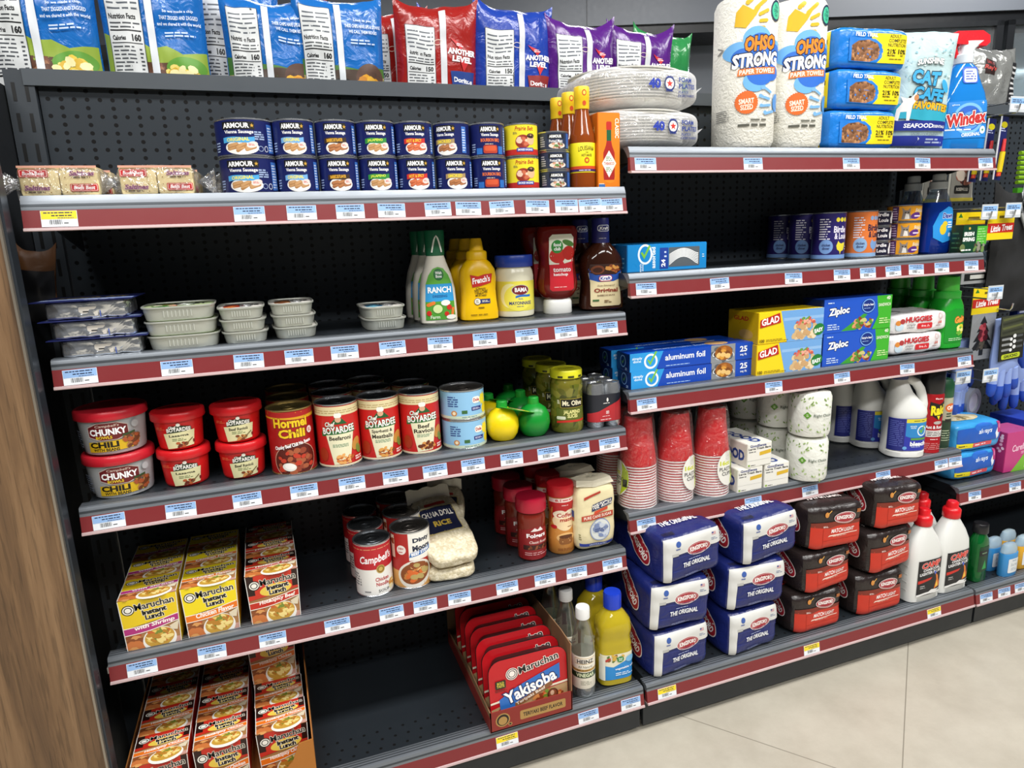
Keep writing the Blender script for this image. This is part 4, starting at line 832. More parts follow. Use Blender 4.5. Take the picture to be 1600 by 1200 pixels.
L = Lab(); L.rect(-120, 34, 120, 108, 'b02420'); L.rect(-6, 56, 50, 108, 'f0ede4'); L.t('Dinty', 20, 93, 36, 11, '14203a', .05, a=2); L.t('Moore', 20, 79, 38, 11, '14203a', .05, a=2); L.poly([(-6, 62), (40, 68), (40, 77), (-3, 71)], '2a6ab0'); L.t('BEEF STEW', 17, 69.6, 38, 6.4, 'fff', .04, a=7); L.ell(-20, 77, 9, 9, 'f0e8e0'); L.t('10g', -20, 79, 10, 5, 'b02420', .04); L.lines(-26, 71, -14, 74, 1, 'b02420', .5); L.wave(-120, 120, 2, 34, 'd8a05a', 2); L.ell(4, 29, 34, 27, 'e8e2d6', a=14); L.ell(4, 31, 29, 21, '8a4a20', a=14); L.food(4, 31, 26, 18, ('c8803c', 'e0b878', '8a4420', 'd86a2c', 'b8a060'), 34, .3, 1.5, 9); L.rect(-44, 60, -34, 104, 'e8d8c0'); L.ell(-38, 92, 6, 6, '8a4a2c')
o = plain_tin('stew_can', .0360, .1105, L, M('b02420', .3), lid=M('6a6560', .3, .8))
for i, p in enumerate(('front', 'middle', 'rearmost')): put(o, .4945-.001*i, .0535+.0735*i, ZS['L4'], 'tall stew can with a bowl picture on its label, %s of three' % p, 'can', 'stew cans', rz=-.12)
# rice bags
def rice():
    t = root('rice_bag'); b = MB(); cu = Cush(.098, .165, .029, 4.5, .0035, 22, 4); cu.mesh(b, speckle('rice_grains', ('d8cdb0', 'c9bd9c', 'e2d8be', 'cfc4a6'), 260, .4, bump=.4), 18)
    L = Lab(); L.rrect(-38, -20, 36, 52, 4, 'c8b878'); L.rrect(-36, -18, 34, 50, 4, '1f2440'); L.t('CHINA DOLL', -2, 30, 62, 16, 'f0eadc', .03); L.t('RICE', 0, 4, 34, 14, 'd8b84a', .04); L.rrect(-20, 56, 24, 66, 2, 'b8382c'); L.onto(b, cu.top, su=5, sv=5, lift=.0012, dl=.00004); b.build('bag', t)
    b = MB(); b.grid(lambda i, j: ((i-.5)*.088, .078+.022*j, .014+.02*j+.003*math.sin(i*17)*j), 10, 4, M('e2dcc8', .2, kind='film')); b.build('crimped_end', t); return t
o = rice()
put(o, .566, .094, ZS['L4'], 'flat rice bag, lowest of the leaning pile', 'bag', 'rice bags', rz=-.08); put(o, .562, .088, ZS['L4']+.029+.031, 'rice bag with a navy panel, sloping on top of the pile', 'bag', 'rice bags', rz=.10, rx=.42, sc=(1.02, 1, 1.05)); put(o, .585, .150, ZS['L4']+.066, 'dark panelled rice bag at the back of the leaning pile', 'bag', 'rice bags', rz=-.3, rx=.75, sc=(.8, .75, .8))
def coffee():
    t = root('coffee_jar'); Sx = [(0, .025, .025), (.003, .028, .028), (.04, .0288, .0288), (.07, .0275, .0275), (.085, .0285, .0285), (.094, .027, .027), (.098, .0255, .0255)]
    b = MB(); b.loft(Sx, M('7a2418', .15), 44); L = Lab(); L.rect(-60, 4, 60, 64, '8a1a1e'); L.poly([(-26, 64), (0, 72), (26, 64)], '8a1a1e'); L.poly([(-12, 62), (-4, 69), (2, 65), (8, 70), (14, 62)], 'e8dcd8'); L.t('Folgers', 0, 52, 38, 11, 'fff', .03); L.t('Classic Roast', 3, 40, 36, 5.6, 'f0d8d0', .01, .15); L.rect(-24, 24, 24, 34, '3a1410'); L.food(0, 29, 22, 5, ('5a2a14', '7a3a1c', '8a4a28'), 20, .4, 1.3, 3); L.lines(-22, 12, 24, 20, 2, 'd8a0a0', .4); L.onto(b, on_loft(Sx), su=3, sv=5); b.build('jar', t)
    b = MB(); b.lathe([(.0285, .099), (.030, .100), (.0303, .104), (.0303, .121), (.029, .126), (.025, .1275), (.0004, .1275)], M('b01a34', .3), 44); b.build('lid', t); return t
o = coffee()
for i, p in enumerate(('front', 'middle', 'rearmost')): put(o, .7345-.003*i, .0537+.064*i, ZS['L4'], 'dark red coffee jar with a crimson lid, %s of three' % p, 'jar', 'dark red coffee jars', rz=.02)
def creamer():
    t = root('creamer_bottle'); Sx = [(0, .024, .024), (.003, .0265, .0265), (.035, .0268, .0268), (.06, .0245, .0245), (.085, .0235, .0235), (.105, .0265, .0265), (.117, .0262, .0262), (.122, .025, .025)]
    b = MB(); b.loft(Sx, M('c8863c', .25), 44); L = Lab(); L.rect(-60, 78, 60, 112, 'b81c20'); L.poly([(-40, 78), (-28, 60), (-12, 80)], 'b81c20'); L.poly([(40, 78), (28, 60), (12, 80)], 'b81c20'); L.rect(-50, 110, 50, 118, 'e8d0c8'); L.t('8.1', -14, 114, 10, 5, 'b81c20', .03); L.lines(-6, 112, 18, 116, 1, 'b81c20', .5); L.lines(-8, 102, 10, 105, 1, 'f0d8d0', .5); L.ell(0, 70, 22, 20, 'ead0a4'); L.ell(-10, 84, 11, 9, 'f2e2c8'); L.ell(10, 84, 11, 9, 'f2e2c8'); L.t('Coffee', 0, 82, 32, 9, 'a82420', .03, .1); L.t('mate', 2, 72, 26, 7, 'a82420', .03, .1); L.ell(-20, 58, 4, 4, 'b81c20'); L.lines(4, 56, 18, 59, 1, '8a4a24', .5); L.ell(0, 36, 18, 10, 'e0b070'); L.rrect(-14, 22, 14, 38, 5, '8a5424'); L.ell(0, 38, 14, 4, '5a3014'); L.lines(-16, 8, 18, 14, 2, '8a4a20', .4); L.onto(b, on_loft(Sx), su=3, sv=5); b.build('bottle', t)
    b = MB(); b.lathe([(.0268, .120), (.0275, .121), (.0275, .138), (.026, .143), (.022, .1445), (.0004, .1445)], M('c8202a', .3), 44); b.build('lid', t); return t
o = creamer()
for i, p in enumerate(('front', 'middle', 'rearmost')): put(o, .7979-.001*i, .0541+.060*i, ZS['L4'], 'tan and red coffee creamer bottle with a red lid, %s of three' % p, 'bottle', 'coffee creamer bottles', rz=.0)
def sugar():
    t = root('sugar_bag'); cu = Cush(.088, .062, .140, 5.5, .0022, 26, 6); b = MB(); cu.mesh(b, M('e6d9ae', .5, kind='film', bump=.25), 18)
    L = Lab(); L.rect(-40, 4, 40, 14, '2c3f9a'); L.t('GRANULATED', 4, 9, 40, 5, 'd8e0f0', .02); L.poly([(-26, 110), (10, 122), (10, 127), (-26, 116)], 'b03a28'); L.poly([(-10, 84), (34, 96), (36, 110), (-8, 98)], '1f2f5a'); L.t('DIXIE CRYSTALS', 13, 97, 42, 10, 'f0ece0', .04, a=15); L.poly([(-6, 78), (24, 86), (24, 92), (-4, 84)], 'c8482c'); L.poly([(-32, 66), (38, 70), (38, 82), (-32, 77)], 'b8442c'); L.t('PURE CANE SUGAR', 3, 74, 60, 6.4, 'f6e8d8', .02, a=4); L.ell(8, 44, 22, 24, '8a9ac0'); L.ell(8, 44, 20, 22, 'd8dcd8'); L.food(8, 44, 18, 18, ('a8b4cc', 'c8d0dc', '7a8ab0'), 20, .3, 1.5, 4); L.lines(-4, 40, 20, 48, 2, '4a5a8a', .6); L.lines(-40, 24, -33, 40, 3, '7a7040', .4)
    L.onto(b, cu.front, su=6, sv=6, lift=.0012, dl=.00004)
    L = Lab(); L.rect(-22, 74, 22, 88, '2c3f8a'); L.rect(-22, 66, 22, 74, 'b8442c'); L.rect(-22, 98, 14, 110, '1f2f5a'); L.lines(-16, 20, 10, 40, 4, '8a8050', .4); L.onto(b, cu.left, su=6, sv=6, lift=.0012, dl=.00004)
    b.build('paper_bag', t)
    b = MB(); b.rings([[(sx*.040*(1-.1*q), sy*.024*(1-.35*q)-.003, .136+.010*q+.003*math.sin(sx*3+sy)) for sx, sy in ((-1, -1), (0, -1.05), (1, -1), (1, 1), (0, 1.05), (-1, 1))] for q in (0, .6, 1)], M('ded6bc', .5, kind='film')); L = Lab(); L.lines(-8, -4, 16, 4, 2, '5a5a4a', .4); L.onto(b, on_top(.1465)); b.build('folded_top', t); return t
o = sugar()
put(o, .8606, .050, ZS['L4'], 'cream paper sugar bag with a blue crest, front', 'bag', 'sugar bags', rz=-.04); put(o, .853, .118, ZS['L4'], 'cream paper sugar bag directly behind the front one', 'bag', 'sugar bags', rz=.05)

# ------------------------------------------------------------------ base shelf: noodle tray, yakisoba tray, bottles
CARD = M('a56a30', .7)
t = root('cardboard_tray'); b = MB(); z = 0
b.box(-.006, .279, -.070, .232, 0, .002, CARD); b.build('tray_floor', t)
b = MB(); b.box(-.008, -.006, -.070, .232, 0, .075, CARD); b.build('side_wall', t)
b = MB(); b.rings([[(x, y, zz) for y, zz in ((-.070, 0), (.232, 0), (.232, .115), (.02, .10), (-.05, .075), (-.070, .072))] for x in (.279, .281)], CARD); b.build('side_wall', t)
b = MB(); b.rings([[(x, y, zz) for x, zz in ((-.008, 0), (.281, 0), (.281, .082), (.258, .080), (.246, .050), (.225, .030), (-.008, .026))] for y in (-.072, -.070)], M('b06f2a', .7)); L = Lab(); L.lines(200, 20, 276, 24, 1, '5a2a14', .6); L.onto(b, on_front(-.072)); b.build('front_wall', t)
put(t, .006, .006, ZS['L5'], 'brown cardboard tray with a torn front holding noodle cartons', 'cardboard tray')
o = noodle('h', .083)
for ci, (x, nm) in enumerate(((.052, 'left column'), (.1425, 'middle column'), (.2385, 'right column'))):
    for i, p in enumerate(('front row', 'second row', 'third row', 'rear row')):
        if ci == 2 and i == 3: continue
        put(o, x-.002*i*(ci == 2), -.0315+.0346+.0698*i-(0 if ci < 2 else .0)+.001, ZS['L5']+.0022, 'red noodle carton in the low tray, %s, %s' % (nm, p), 'noodle carton', 'noodle cartons in the cardboard tray', rz=random.uniform(-.02, .02))
put(o, .231, .150, ZS['L5']+.0905, 'red hot chicken noodle carton stacked on top of the right column', 'noodle carton', 'noodle cartons in the cardboard tray', rz=.01)
# yakisoba tray
TX0, TX1, TY0, TY1 = .5935, .7575, -.0745, .232
t = root('display_tray'); TC = M('8a2a22', .55); TB = M('8a6848', .75); h = .158-ZS['L5']
b = MB(); b.box(TX0, TX1, TY0, TY1, 0, .002, TB); b.build('tray_floor', t)
b = MB(); b.box(TX0, TX1, TY0, TY0+.002, 0, .041, TC); L = Lab(); L.rrect(618, 10, 748, 30, 3, '9a7a44'); 
L = Lab(); cx = 675.5; L.rrect(cx-24, 11, cx+68, 30, 3, 'b08a4c'); L.t('TERIYAKI BEEF FLAVOR', cx+22, 20.5, 80, 8.5, '1a1008', .03); L.ell(cx-58, 21, 14, 14, 'b08a4c'); L.ell(cx-58, 21, 11.6, 11.6, '1a120c'); L.ell(cx-58, 19.5, 8.6, 8.6, 'b08a4c'); L.ell(cx-44, 9, 4, 3.4, 'b08a4c'); L.ell(cx-44, 9, 2.4, 2, '1a120c'); L.onto(b, on_front(TY0)); b.build('front_wall', t)
b = MB(); b.rings([[(x, y, zz) for y, zz in ((TY0, 0), (TY1, 0), (TY1, .034), (.20, .034), (.10, .040), (.088, .046), (.06, .048), (.03, .045), (TY0+.01, .041), (TY0, .041))] for x in (TX0, TX0+.002)], TB); b.box(TX0-.0004, TX0, TY0, TY1, 0, .03, TC); b.build('side_wall', t)
b = MB(); b.rings([[(x, y, zz) for y, zz in ((TY0, 0), (TY1, 0), (TY1, .138), (-.03, .146), (TY0, .142))] for x in (TX1-.002, TX1)], TB); b.box(TX1, TX1+.0004, TY0, TY1, 0, .138, TC); b.build('side_wall', t)
b = MB(); b.box(TX0, TX1, TY1-.002, TY1, 0, .12, TB); b.build('back_wall', t)
put(t, 0, 0, ZS['L5'], 'open red cardboard display tray full of noodle trays', 'display tray')
def yaki():
    t = root('noodle_tray'); W, H, D = .156, .131, .033; b = MB()
    def rr(w, h, r, y, z0=0): return [(cx+r*math.cos(a), y, z0+cz+r*math.sin(a)) for cx, cz, a0 in ((w/2-r, r, -90), (w/2-r, h-r, 0), (-w/2+r, h-r, 90), (-w/2+r, r, 180)) for a in [math.radians(a0+q) for q in range(0, 91, 15)]]
    b.rings([rr(W, H, .024, 0), rr(W, H, .024, .0025), rr(W-.010, H-.010, .022, .0028, .005), rr(W-.030, H-.026, .016, D, .013)], M('1f1a1a', .4)); b.build('tray_body', t)
    b = MB(); b.rings([rr(W-.001, H-.001, .0235, -.0006, .0005), rr(W-.001, H-.001, .0235, 0, .0005)], M('c01a22', .22, kind='film', bump=.15)); L = Lab()
    L.poly([(-76, 22), (-76, 36), (-40, 44), (77, 54), (77, 22), (60, 4), (-60, 4)], 'b8956a'); L.food(-40, 24, 34, 15, ('b8502c', '8a3018', 'd8985a', 'c87038'), 30, .25, 1.8, 3); L.food(38, 32, 38, 18, ('c85a2c', '8a3a1c', 'd88a4a', '6a8a2c', 'b06a30'), 40, .22, 2.2, 4); L.wave(-77, 77, 52, 56, 'e8dcc8', 1, sl=10)
    L.poly([(-58, 22), (62, 68), (62, 98), (20, 86), (-22, 73), (-60, 54)], '2f6fc0'); L.t('Yakisoba', 2, 65, 106, 25, 'fff', .03, out=[('14245a', .06)], a=15); L.poly([(-30, 30), (46, 56), (46, 66), (-30, 40)], '8a5a34'); L.t('Teriyaki Beef', 2, 46, 62, 8, 'f4e8d8', .02, a=18); L.ell(46, 38, 11, 11, '5a2a18'); L.ell(46, 38, 8, 8, '8a4a2c'); L.ell(45, 40, 4, 5, 'd8b090')
    L.t('Maruchan', 18, 101, 84, 15, 'fbf3ea', .03, out=[], a=9) if False else L.t('Maruchan', 20, 109, 80, 15, '14100e', .02, out=[('f6ece4', .05)], a=9); L.ell(-33, 100, 12, 12, 'f6ece4'); L.ell(-33, 100, 10.6, 10.6, '14100e'); L.ell(-33, 100, 9, 9, 'f6ece4'); L.ringe(-33, 100, 7, 7, 1.4, '14100e')
    L.rrect(-66, 76, -46, 92, 1.5, '2a2a1a'); L.t('BOLD\nTASTE', -56, 84, 15, 11, 'd8c84a', .03); L.lines(-67, 70, -44, 74, 2, '2a1210', .5)
    L.onto(b, lambda u, v, l: (u, -.0006-l, v)); b.build('film_lid', t); return t
o = yaki()
for i in range(7): put(o, (TX0+TX1)/2, -.066+.0385*i, ZS['L5']+.0024, 'red noodle tray in the display tray, %s' % ('frontmost, fully visible', 'second from the front', 'third from the front', 'fourth from the front', 'fifth from the front', 'sixth from the front, mostly in shade', 'rearmost, in deep shade')[i], 'noodle tray', 'red noodle trays in the display tray', rx=-.05)
def vinegar():
    t = root('vinegar_bottle'); b = MB(); b.lathe([(.018, 0), (.022, .003), (.0226, .010), (.0226, .10), (.0215, .118), (.0145, .150), (.0115, .160), (.0112, .166)], M('dfe8e0', .05, kind='clear', lo=.18, hi=.65, blend=.5, bscale=6), 40); b.build('bottle', t)
    b = MB(); b.lathe([(.0229, .022), (.0231, .0225), (.0231, .092), (.0229, .0925)], M('ece6d6', .4), 40, cap0=False, cap1=False); L = Lab(); L.rrect(-22, 76, 22, 89, 1, 'c8a860'); L.rect(-21, 77, 21, 88, 'efe9dc'); L.t('HEINZ', 0, 81.5, 34, 8.5, '1a1a1a', .03); L.t('All Natural', 0, 70, 30, 5, '6a6a5a', 0, .2); L.rect(-72, 60, 72, 65, 'b8924a'); L.lines(-18, 61, 18, 64, 1, '5a3a1a', .5); L.rect(-72, 46, 72, 58, '1f3a20'); L.t('VINEGAR', 0, 52, 38, 8, 'e8f0c8', .03); L.lines(-10, 30, 12, 40, 3, '9a9a8a', .4); L.onto(b, on_can(.0231), su=3); b.build('paper_label', t)
    b = MB(); b.lathe([(.0128, .164), (.0140, .165), (.0140, .184), (.0128, .187), (.0004, .1872)], M('e8e8e6', .3), 36); b.build('cap', t); return t
o = vinegar()
for i, p in enumerate(('front', 'second', 'rearmost')): put(o, .8005-.003*i, -.0351+.072*i, ZS['L5'], 'clear vinegar bottle with a white cap, %s in the line' % p, 'bottle', 'clear vinegar bottles', rz=-.25)
def oil():
    t = root('oil_bottle'); Sx = [(0, .031, .026, 3.4), (.004, .0355, .030, 3.6), (.075, .0355, .030, 3.6), (.080, .034, .029, 3.4), (.086, .0355, .030, 3.4), (.094, .0335, .0285, 3), (.106, .0335, .0285, 3), (.118, .0362, .031, 2.8), (.135, .034, .030, 2.4), (.152, .022, .021, 2), (.158, .0155, .0155, 2), (.162, .015, .015, 2)]
    b = MB(); b.loft(Sx, M('dcc52e', .06, kind='liquid', tr=.38)); b.build('bottle', t)
    b = MB(); L = Lab(); L.rect(-34, 16, 34, 72, '2a8ad0'); L.poly([(-34, 50), (-10, 44), (34, 62), (34, 72), (-34, 72)], 'e8e2c8'); L.food(-6, 64, 24, 8, ('8a5a2c', '5a7a34', 'b8382c', 'd8b04a'), 20, .35, 1.6, 3); L.ell(4, 60, 7, 6.4, '2f8a3a'); L.t('food\nclub', 4, 60, 8, 7, 'fff', .02); L.ell(24, 58, 9, 7, '7ab8e0'); L.t('vegetable oil', 12, 40, 38, 6, 'fff', .02, a=4); L.lines(-6, 24, 30, 32, 2, 'd8ecf8', .5); L.rect(-34.5, 16, -26, 66, 'e8e6da'); L.onto(b, on_loft(Sx), su=3.5, sv=6, lift=.0005, dl=.00004); b.build('front_label', t)
    b = MB(); b.lathe([(.0168, .160), (.0180, .161), (.0180, .188), (.0165, .1925), (.0004, .193)], M('1f3fc0', .3), 40); b.build('cap', t); return t
o = oil()
put(o, .8746, -.0170, ZS['L5'], 'yellow cooking oil bottle with a blue cap, front', 'bottle', 'yellow oil bottles', rz=-.1); put(o, .872, .060, ZS['L5'], 'yellow cooking oil bottle with a blue cap, behind the front one', 'bottle', 'yellow oil bottles', rz=.1)

# ------------------------------------------------------------------ chip bags along the top
def nutri(L, x0, z0, x1, z1, cal, top=False):
    w = x1-x0; h = z1-z0
    L.rrect(x0-1, z0-1, x1+1, z1+1, 2, '3a4048'); L.rrect(x0, z0, x1, z1, 1.5, 'd9dcdc')
    L.lines(x0+3, z1-h*.28, x1-3, z1-h*.04, 5, '5a6068', .35, 5); L.t('Nutrition Facts', x0+w*.45, z1-h*.33, w*.8, h*.05, '16181a', .04)
    L.lines(x0+3, z1-h*.44, x1-3, z1-h*.37, 2, '44484c', .4, 6); L.rect(x0+2, z1-h*.46, x1-2, z1-h*.447, '16181a'); L.t('Calories', x0+w*.28, z1-h*.52, w*.40, h*.045, '16181a', .04); L.t(cal, x1-w*.2, z1-h*.515, w*.27, h*.065, '16181a', .05); L.rect(x0+2, z1-h*.57, x1-2, z1-h*.562, '16181a')
    L.lines(x0+3, z0+h*.10, x0+w*.72, z1-h*.58, 9, '4a4e54', .35, 7); L.lines(x1-w*.16, z0+h*.14, x1-3, z1-h*.6, 7, '4a4e54', .4, 8); L.rect(x0+2, z0+h*.08, x1-2, z0+h*.095, '16181a')
def potato_bag(W, H, pic, txt, seed, lines):
    t = root('chip_bag'); P = Pillow(W, H, .062, .0042, seed); b = MB(); P.mesh(b, M('1c69b8', .2, kind='film', bump=.5)); L = Lab(); w = W*500
    R = random.Random(seed)
    if pic == 'g':
        L.poly([(-w*.98, 0), (w*.98, 0), (w*.98, 128), (w*.5, 122), (w*.2, 136), (-w*.1, 132), (-w*.4, 146), (-w*.7, 140), (-w*.98, 152)], '8fa83a'); L.rect(-w*.3, 60, w*.4, 108, '5a3a24'); L.food(0, 94, w*.4, 14, ('7a4a34', '9a6a4a', '5a3420'), 12, .5, 1.4, 3); L.ell(w*.55, 100, w*.4, 18, '5f9a34'); L.ell(w*.5, 62, w*.5, 22, '5a2430'); L.food(w*.5, 92, w*.34, 15, ('e8c84a', 'f2dc78', 'd8b038', 'f6ecb0'), 26, .4, 1.5, seed)
    else:
        L.poly([(-w*.98, 0), (w*.98, 0), (w*.98, 112), (w*.3, 108), (-w*.98, 126)], '4a7a34'); L.rect(-w*.98, 0, w*.98, 96, 'b8a878'); L.ell(w*.1, 94, w*.8, 13, '4a3a30'); L.ell(w*.6, 92, w*.34, 26, '5a4034'); L.food(w*.55, 80, w*.3, 17, ('e0a02c', 'f0b840', 'c8842c'), 18, .5, 1.3, seed); L.ell(-w*.1, 82, w*.3, 9, '2a2420')
    nutri(L, -w*.86, H*1000*.24, -w*.22, H*1000*.92, '160')
    L.rect(-w*.12, 0, w*.02, H*1000-8, 'd8dde2')
    z = 190
    for i, q in enumerate(txt): L.t(q, w*.5, z, min(w*.84, len(q)*2.6+6), 5.2 if i != 1 else 6, 'e2ecf6', .02); z -= 9.5
    L.lines(w*.2, z-12, w*.8, z-2, 2, 'c8daf0', .5)
    L.onto(b, P.front, su=5, sv=5, lift=.0012, dl=.00004); b.build('bag', t); return t
def corn_bag(W, H, col, col2, seed, small):
    t = root('chip_bag'); P = Pillow(W, H, .062, .0045, seed); b = MB(); P.mesh(b, M(col, .22, kind='film', bump=.5)); L = Lab(); w = W*500
    nutri(L, -w*.78, 44, -w*.12, 192, '150'); L.rect(w*.02, 0, w*.17, H*1000-10, 'd2d4d8')
    L.poly([(w*.25, 172), (w*.62, 160), (w*.52, 152)], 'c8282c'); L.poly([(w*.5, 134), (w*.74, 132), (w*.6, 114)], 'c8282c'); L.lines(w*.42, 158, w*.6, 164, 2, 'e8e8f0', .5)
    L.t('ANOTHER', w*.56, 148, w*.74, 11, 'f6f6f8', .05, .1); L.t('LEVEL', w*.56, 135, w*.52, 10.5, 'f6f6f8', .05, .1)
    L.poly([(w*.25, 112), (w*.9, 116), (w*.8, 60), (w*.36, 58)], col2); L.t('Doritos', w*.58, 98, w*.5, 9, 'f2f2f4', .04); L.food(w*.6, 72, w*.25, 12, ('d8762c', 'b8502c', 'e89a3c'), 10, .4, 1.4, 3)
    L.ringe(-w*.04, 165, 9, 5, 1, 'e8d8c8')
    L.onto(b, P.front, su=5, sv=5, lift=.0012, dl=.00004); b.build('bag', t); return t
ZT = 1.2105
WD1 = ('So we made a chip', 'THAT ZIGGED AND ZAGGED', 'and we shared it with the world'); WD2 = ('Look at you', 'THESE CHIPS HAVE UPS & DOWNS', 'WE CALL THEM RIDGES')
def tb_(o, x, y, lb, rz=0, ry=0, rx=.03): put(o, x, y, ZT, lb, 'chip bag', 'chip bags on top of the shelves', rz=rz, ry=ry, rx=rx)
o = potato_bag(.172, .255, 'g', WD1, 1, 3); tb_(o, -.008, .322, 'large blue chip bag with a chip bowl picture, leftmost on top')
o = potato_bag(.170, .255, 'g', WD1, 2, 3); tb_(o, .162, .330, 'blue chip bag with a chip bowl picture, right of the leftmost large bag', .02); tb_(o, .292, .395, 'blue chip bag half hidden behind two blue bags, its facts panel showing', .02)
o = potato_bag(.165, .222, 'r', WD2, 3, 3); tb_(o, .352, .335, 'blue chip bag with a potato picture, between the hidden bag and the ridged one', -.04)
o = potato_bag(.168, .228, 'r', WD2, 4, 3); tb_(o, .478, .322, 'blue chip bag with ridged chip wording, left of the red bags', .01); tb_(o, .43, .42, 'blue chip bag whose corner peeks up behind the potato picture bags', .05)
o = corn_bag(.170, .232, '9a201c', '1f3f8a', 5, 0); tb_(o, .585, .395, 'dark red chip bag squeezed behind, next to the ridged blue bag', .1); tb_(o, .664, .330, 'red chip bag with white lettering, in front', -.05, .03)
o = corn_bag(.178, .238, '1f3fa0', '8a1f1c', 6, 0); tb_(o, .825, .330, 'royal blue chip bag with white lettering, right of the red bag', .04, .035); tb_(o, .74, .41, 'royal blue chip bag peeking out behind the red bag', .0)
o = corn_bag(.166, .220, '55207c', '2a1040', 7, 0); tb_(o, .985, .330, 'purple chip bag with white lettering, left of the foam plates', .04); tb_(o, 1.130, .345, 'purple chip bag rising behind the foam plates', -.05, .05)
t = root('chip_bag'); P = Pillow(.17, .235, .06, .0045, 9); b = MB(); P.mesh(b, M('2f8a4a', .22, kind='film', bump=.5)); L = Lab(); nutri(L, -40, 44, 30, 150, '150'); L.onto(b, P.front, su=5, sv=5, lift=.0012, dl=.00004); b.build('bag', t); tb_(t, 1.235, .42, 'green chip bag behind the paper towels and purple bag', .1, .05)
# ================================================================== goods, right bay
CLEAR = M('ffffff', .25, kind='clear', lo=.30, hi=.75, bscale=26, bump=.5, haze=.75)
def plates():
    t = root('foam_plate_pack'); b = MB()
    for i in range(11):
        z = .004+.0052*i; b.lathe([(.055, z), (.075, z+.002), (.100, z+.010), (.108, z+.0105), (.1085, z+.0120), (.100, z+.0118), (.074, z+.004), (.055, z+.002)], M('f6f5f0', .6), 40, cap0=i == 0)
    b.build('foam_plates', t)
    cu = Cush(.226, .222, .071, 4.5, .0022, 22, 2); b = MB(); cu.mesh(b, CLEAR, 18)
    for sg in (-1, 1): b.grid(lambda i, j, sg=sg: (sg*(.108+.012*i), (j-.5)*.16, .030+.012*math.sin(j*15+sg)*i), 5, 12, CLEAR)
    L = Lab(); L.t('40', 2, 38, 24, 17, '2a3fa8', .05); L.ell(32, 38, 11, 13, '2a3a6a'); L.ell(32, 38, 8.6, 9.5, 'e8e6e2'); L.star(32, 38, 7, 'c8281c'); L.t('UNCLE', 32, 49, 15, 4, '2a3a8a', .04); L.t('STAR', 32, 27, 15, 5, '2a3a8a', .04)
    L.t('FOAM', 66, 45, 30, 8.5, '2a3f8a', .03); L.t('PLATES', 71, 34, 40, 8.5, '2a3f8a', .03); L.t('PLATOS', 62, 24, 22, 4.6, '2a3f8a', .02); L.t('DESECHABLES', 72, 18, 42, 4.4, '2a3f8a', .02)
    L.onto(b, cu.front, su=5, sv=5, lift=.0025, dl=.00004); L = Lab(); L.t('FOAM PLATES', 0, -60, 90, 12, '3a4fa8', .04); L.onto(b, cu.top, su=5, sv=5, lift=.0022)
    b.build('clear_wrap', t); return t
o = plates()
put(o, .985, .125, ZS['R1'], 'clear wrapped pack of white foam plates, lower of two', 'plate pack', 'foam plate packs', rz=.02); put(o, .982, .126, ZS['R1']+.0715, 'clear wrapped pack of white foam plates, upper of two', 'plate pack', 'foam plate packs', rz=-.03)
def towels():
    t = root('paper_towel_roll'); r = .056; H = .272
    Sx = [(0, r*.6, r*.6, 2.2), (.004, r*.92, r*.92, 2.3), (.014, r, r, 2.4), (.12, r*1.01, r*1.01, 2.4), (.258, r, r, 2.4), (.268, r*.93, r*.93, 2.3), (H, r*.6, r*.6, 2.2), (H-.004, r*.3, r*.3, 2)]
    b = MB(); b.loft(Sx, M('e9e7dd', .55, kind='film', bump=.5, bscale=120), 56)
    L = Lab(); L.poly([(-26, 250), (-36, 238), (-38, 214), (-20, 210), (-10, 222), (-2, 232), (6, 246), (-8, 240)], 'e0b41c'); L.cap(-14, 256, 18, 8, 40, 'e0b41c'); L.cap(6, 250, 30, 6.5, 40, 'e0b41c'); L.cap(12, 236, 22, 6, 25, 'e0b41c'); L.cap(12, 222, 18, 6, 5, 'e0b41c'); L.cap(8, 210, 16, 6, 0, 'e0b41c')
    L.ell(38, 240, 12, 18, '1d3450'); L.ell(38, 240, 9.4, 14.4, '45c49a'); L.t('The\nOhSo\nCo', 38, 240, 12, 19, '1d5a5a', .02)
    for x, z, q, c in ((-30, 170, 22, '6fb2ea'), (2, 192, 26, '6fb2ea'), (38, 176, 18, '6fb2ea'), (0, 118, 22, '6fb2ea'), (-22, 160, 20, '2f6fd0'), (8, 182, 24, '2f6fd0'), (34, 168, 20, '2f6fd0'), (10, 132, 26, '2f6fd0'), (30, 134, 18, '2f6fd0')): L.ell(x, z, q, q*.8, c)
    L.t('OHSO', 8, 184, 58, 26, 'f08a1c', .05, .2, out=[('1a1a3a', .06)], a=4); L.t('STRONG', 2, 156, 86, 25, 'fff', .05, .2, out=[('14224a', .06)], a=4); L.poly([(-32, 128), (40, 132), (40, 144), (-30, 140)], 'e07a34'); L.t('PAPER TOWELS', 4, 136, 66, 8.5, 'fbeee0', .03, .1, a=3)
    L.star(-14, 82, 21, 'dd6a28', 30, .92); L.t('SMART\nSIZED', -14, 79, 27, 20, 'f8ead8', .03, a=4); L.lines(-6, 48, 34, 54, 1, '6a6a60', .5); L.lines(-28, 38, 42, 45, 1, '55554c', .6)
    for x, z, a in ((24, 104, -30), (20, 90, -15), (22, 76, 5), (30, 64, 15)): L.cap(x, z, 22, 4.5, a, '78b0e4'); L.ell(x-9, z-3*(a < 0)*-1, 3.6, 3, '78b0e4')
    L.ell(46, 82, 9, 16, '4f96dc'); L.lines(-56, 50, -42, 72, 6, '7a7a78', .4); L.poly([(-66, 178), (-58, 188), (-50, 178), (-58, 168)], '8a8a86'); L.poly([(-63.5, 178), (-58, 185), (-52.5, 178), (-58, 171)], 'e9e7dd')
    L.onto(b, on_loft(Sx), su=4, sv=8, lift=.0007, dl=.00003); b.build('wrapped_roll', t); return t
o = towels()
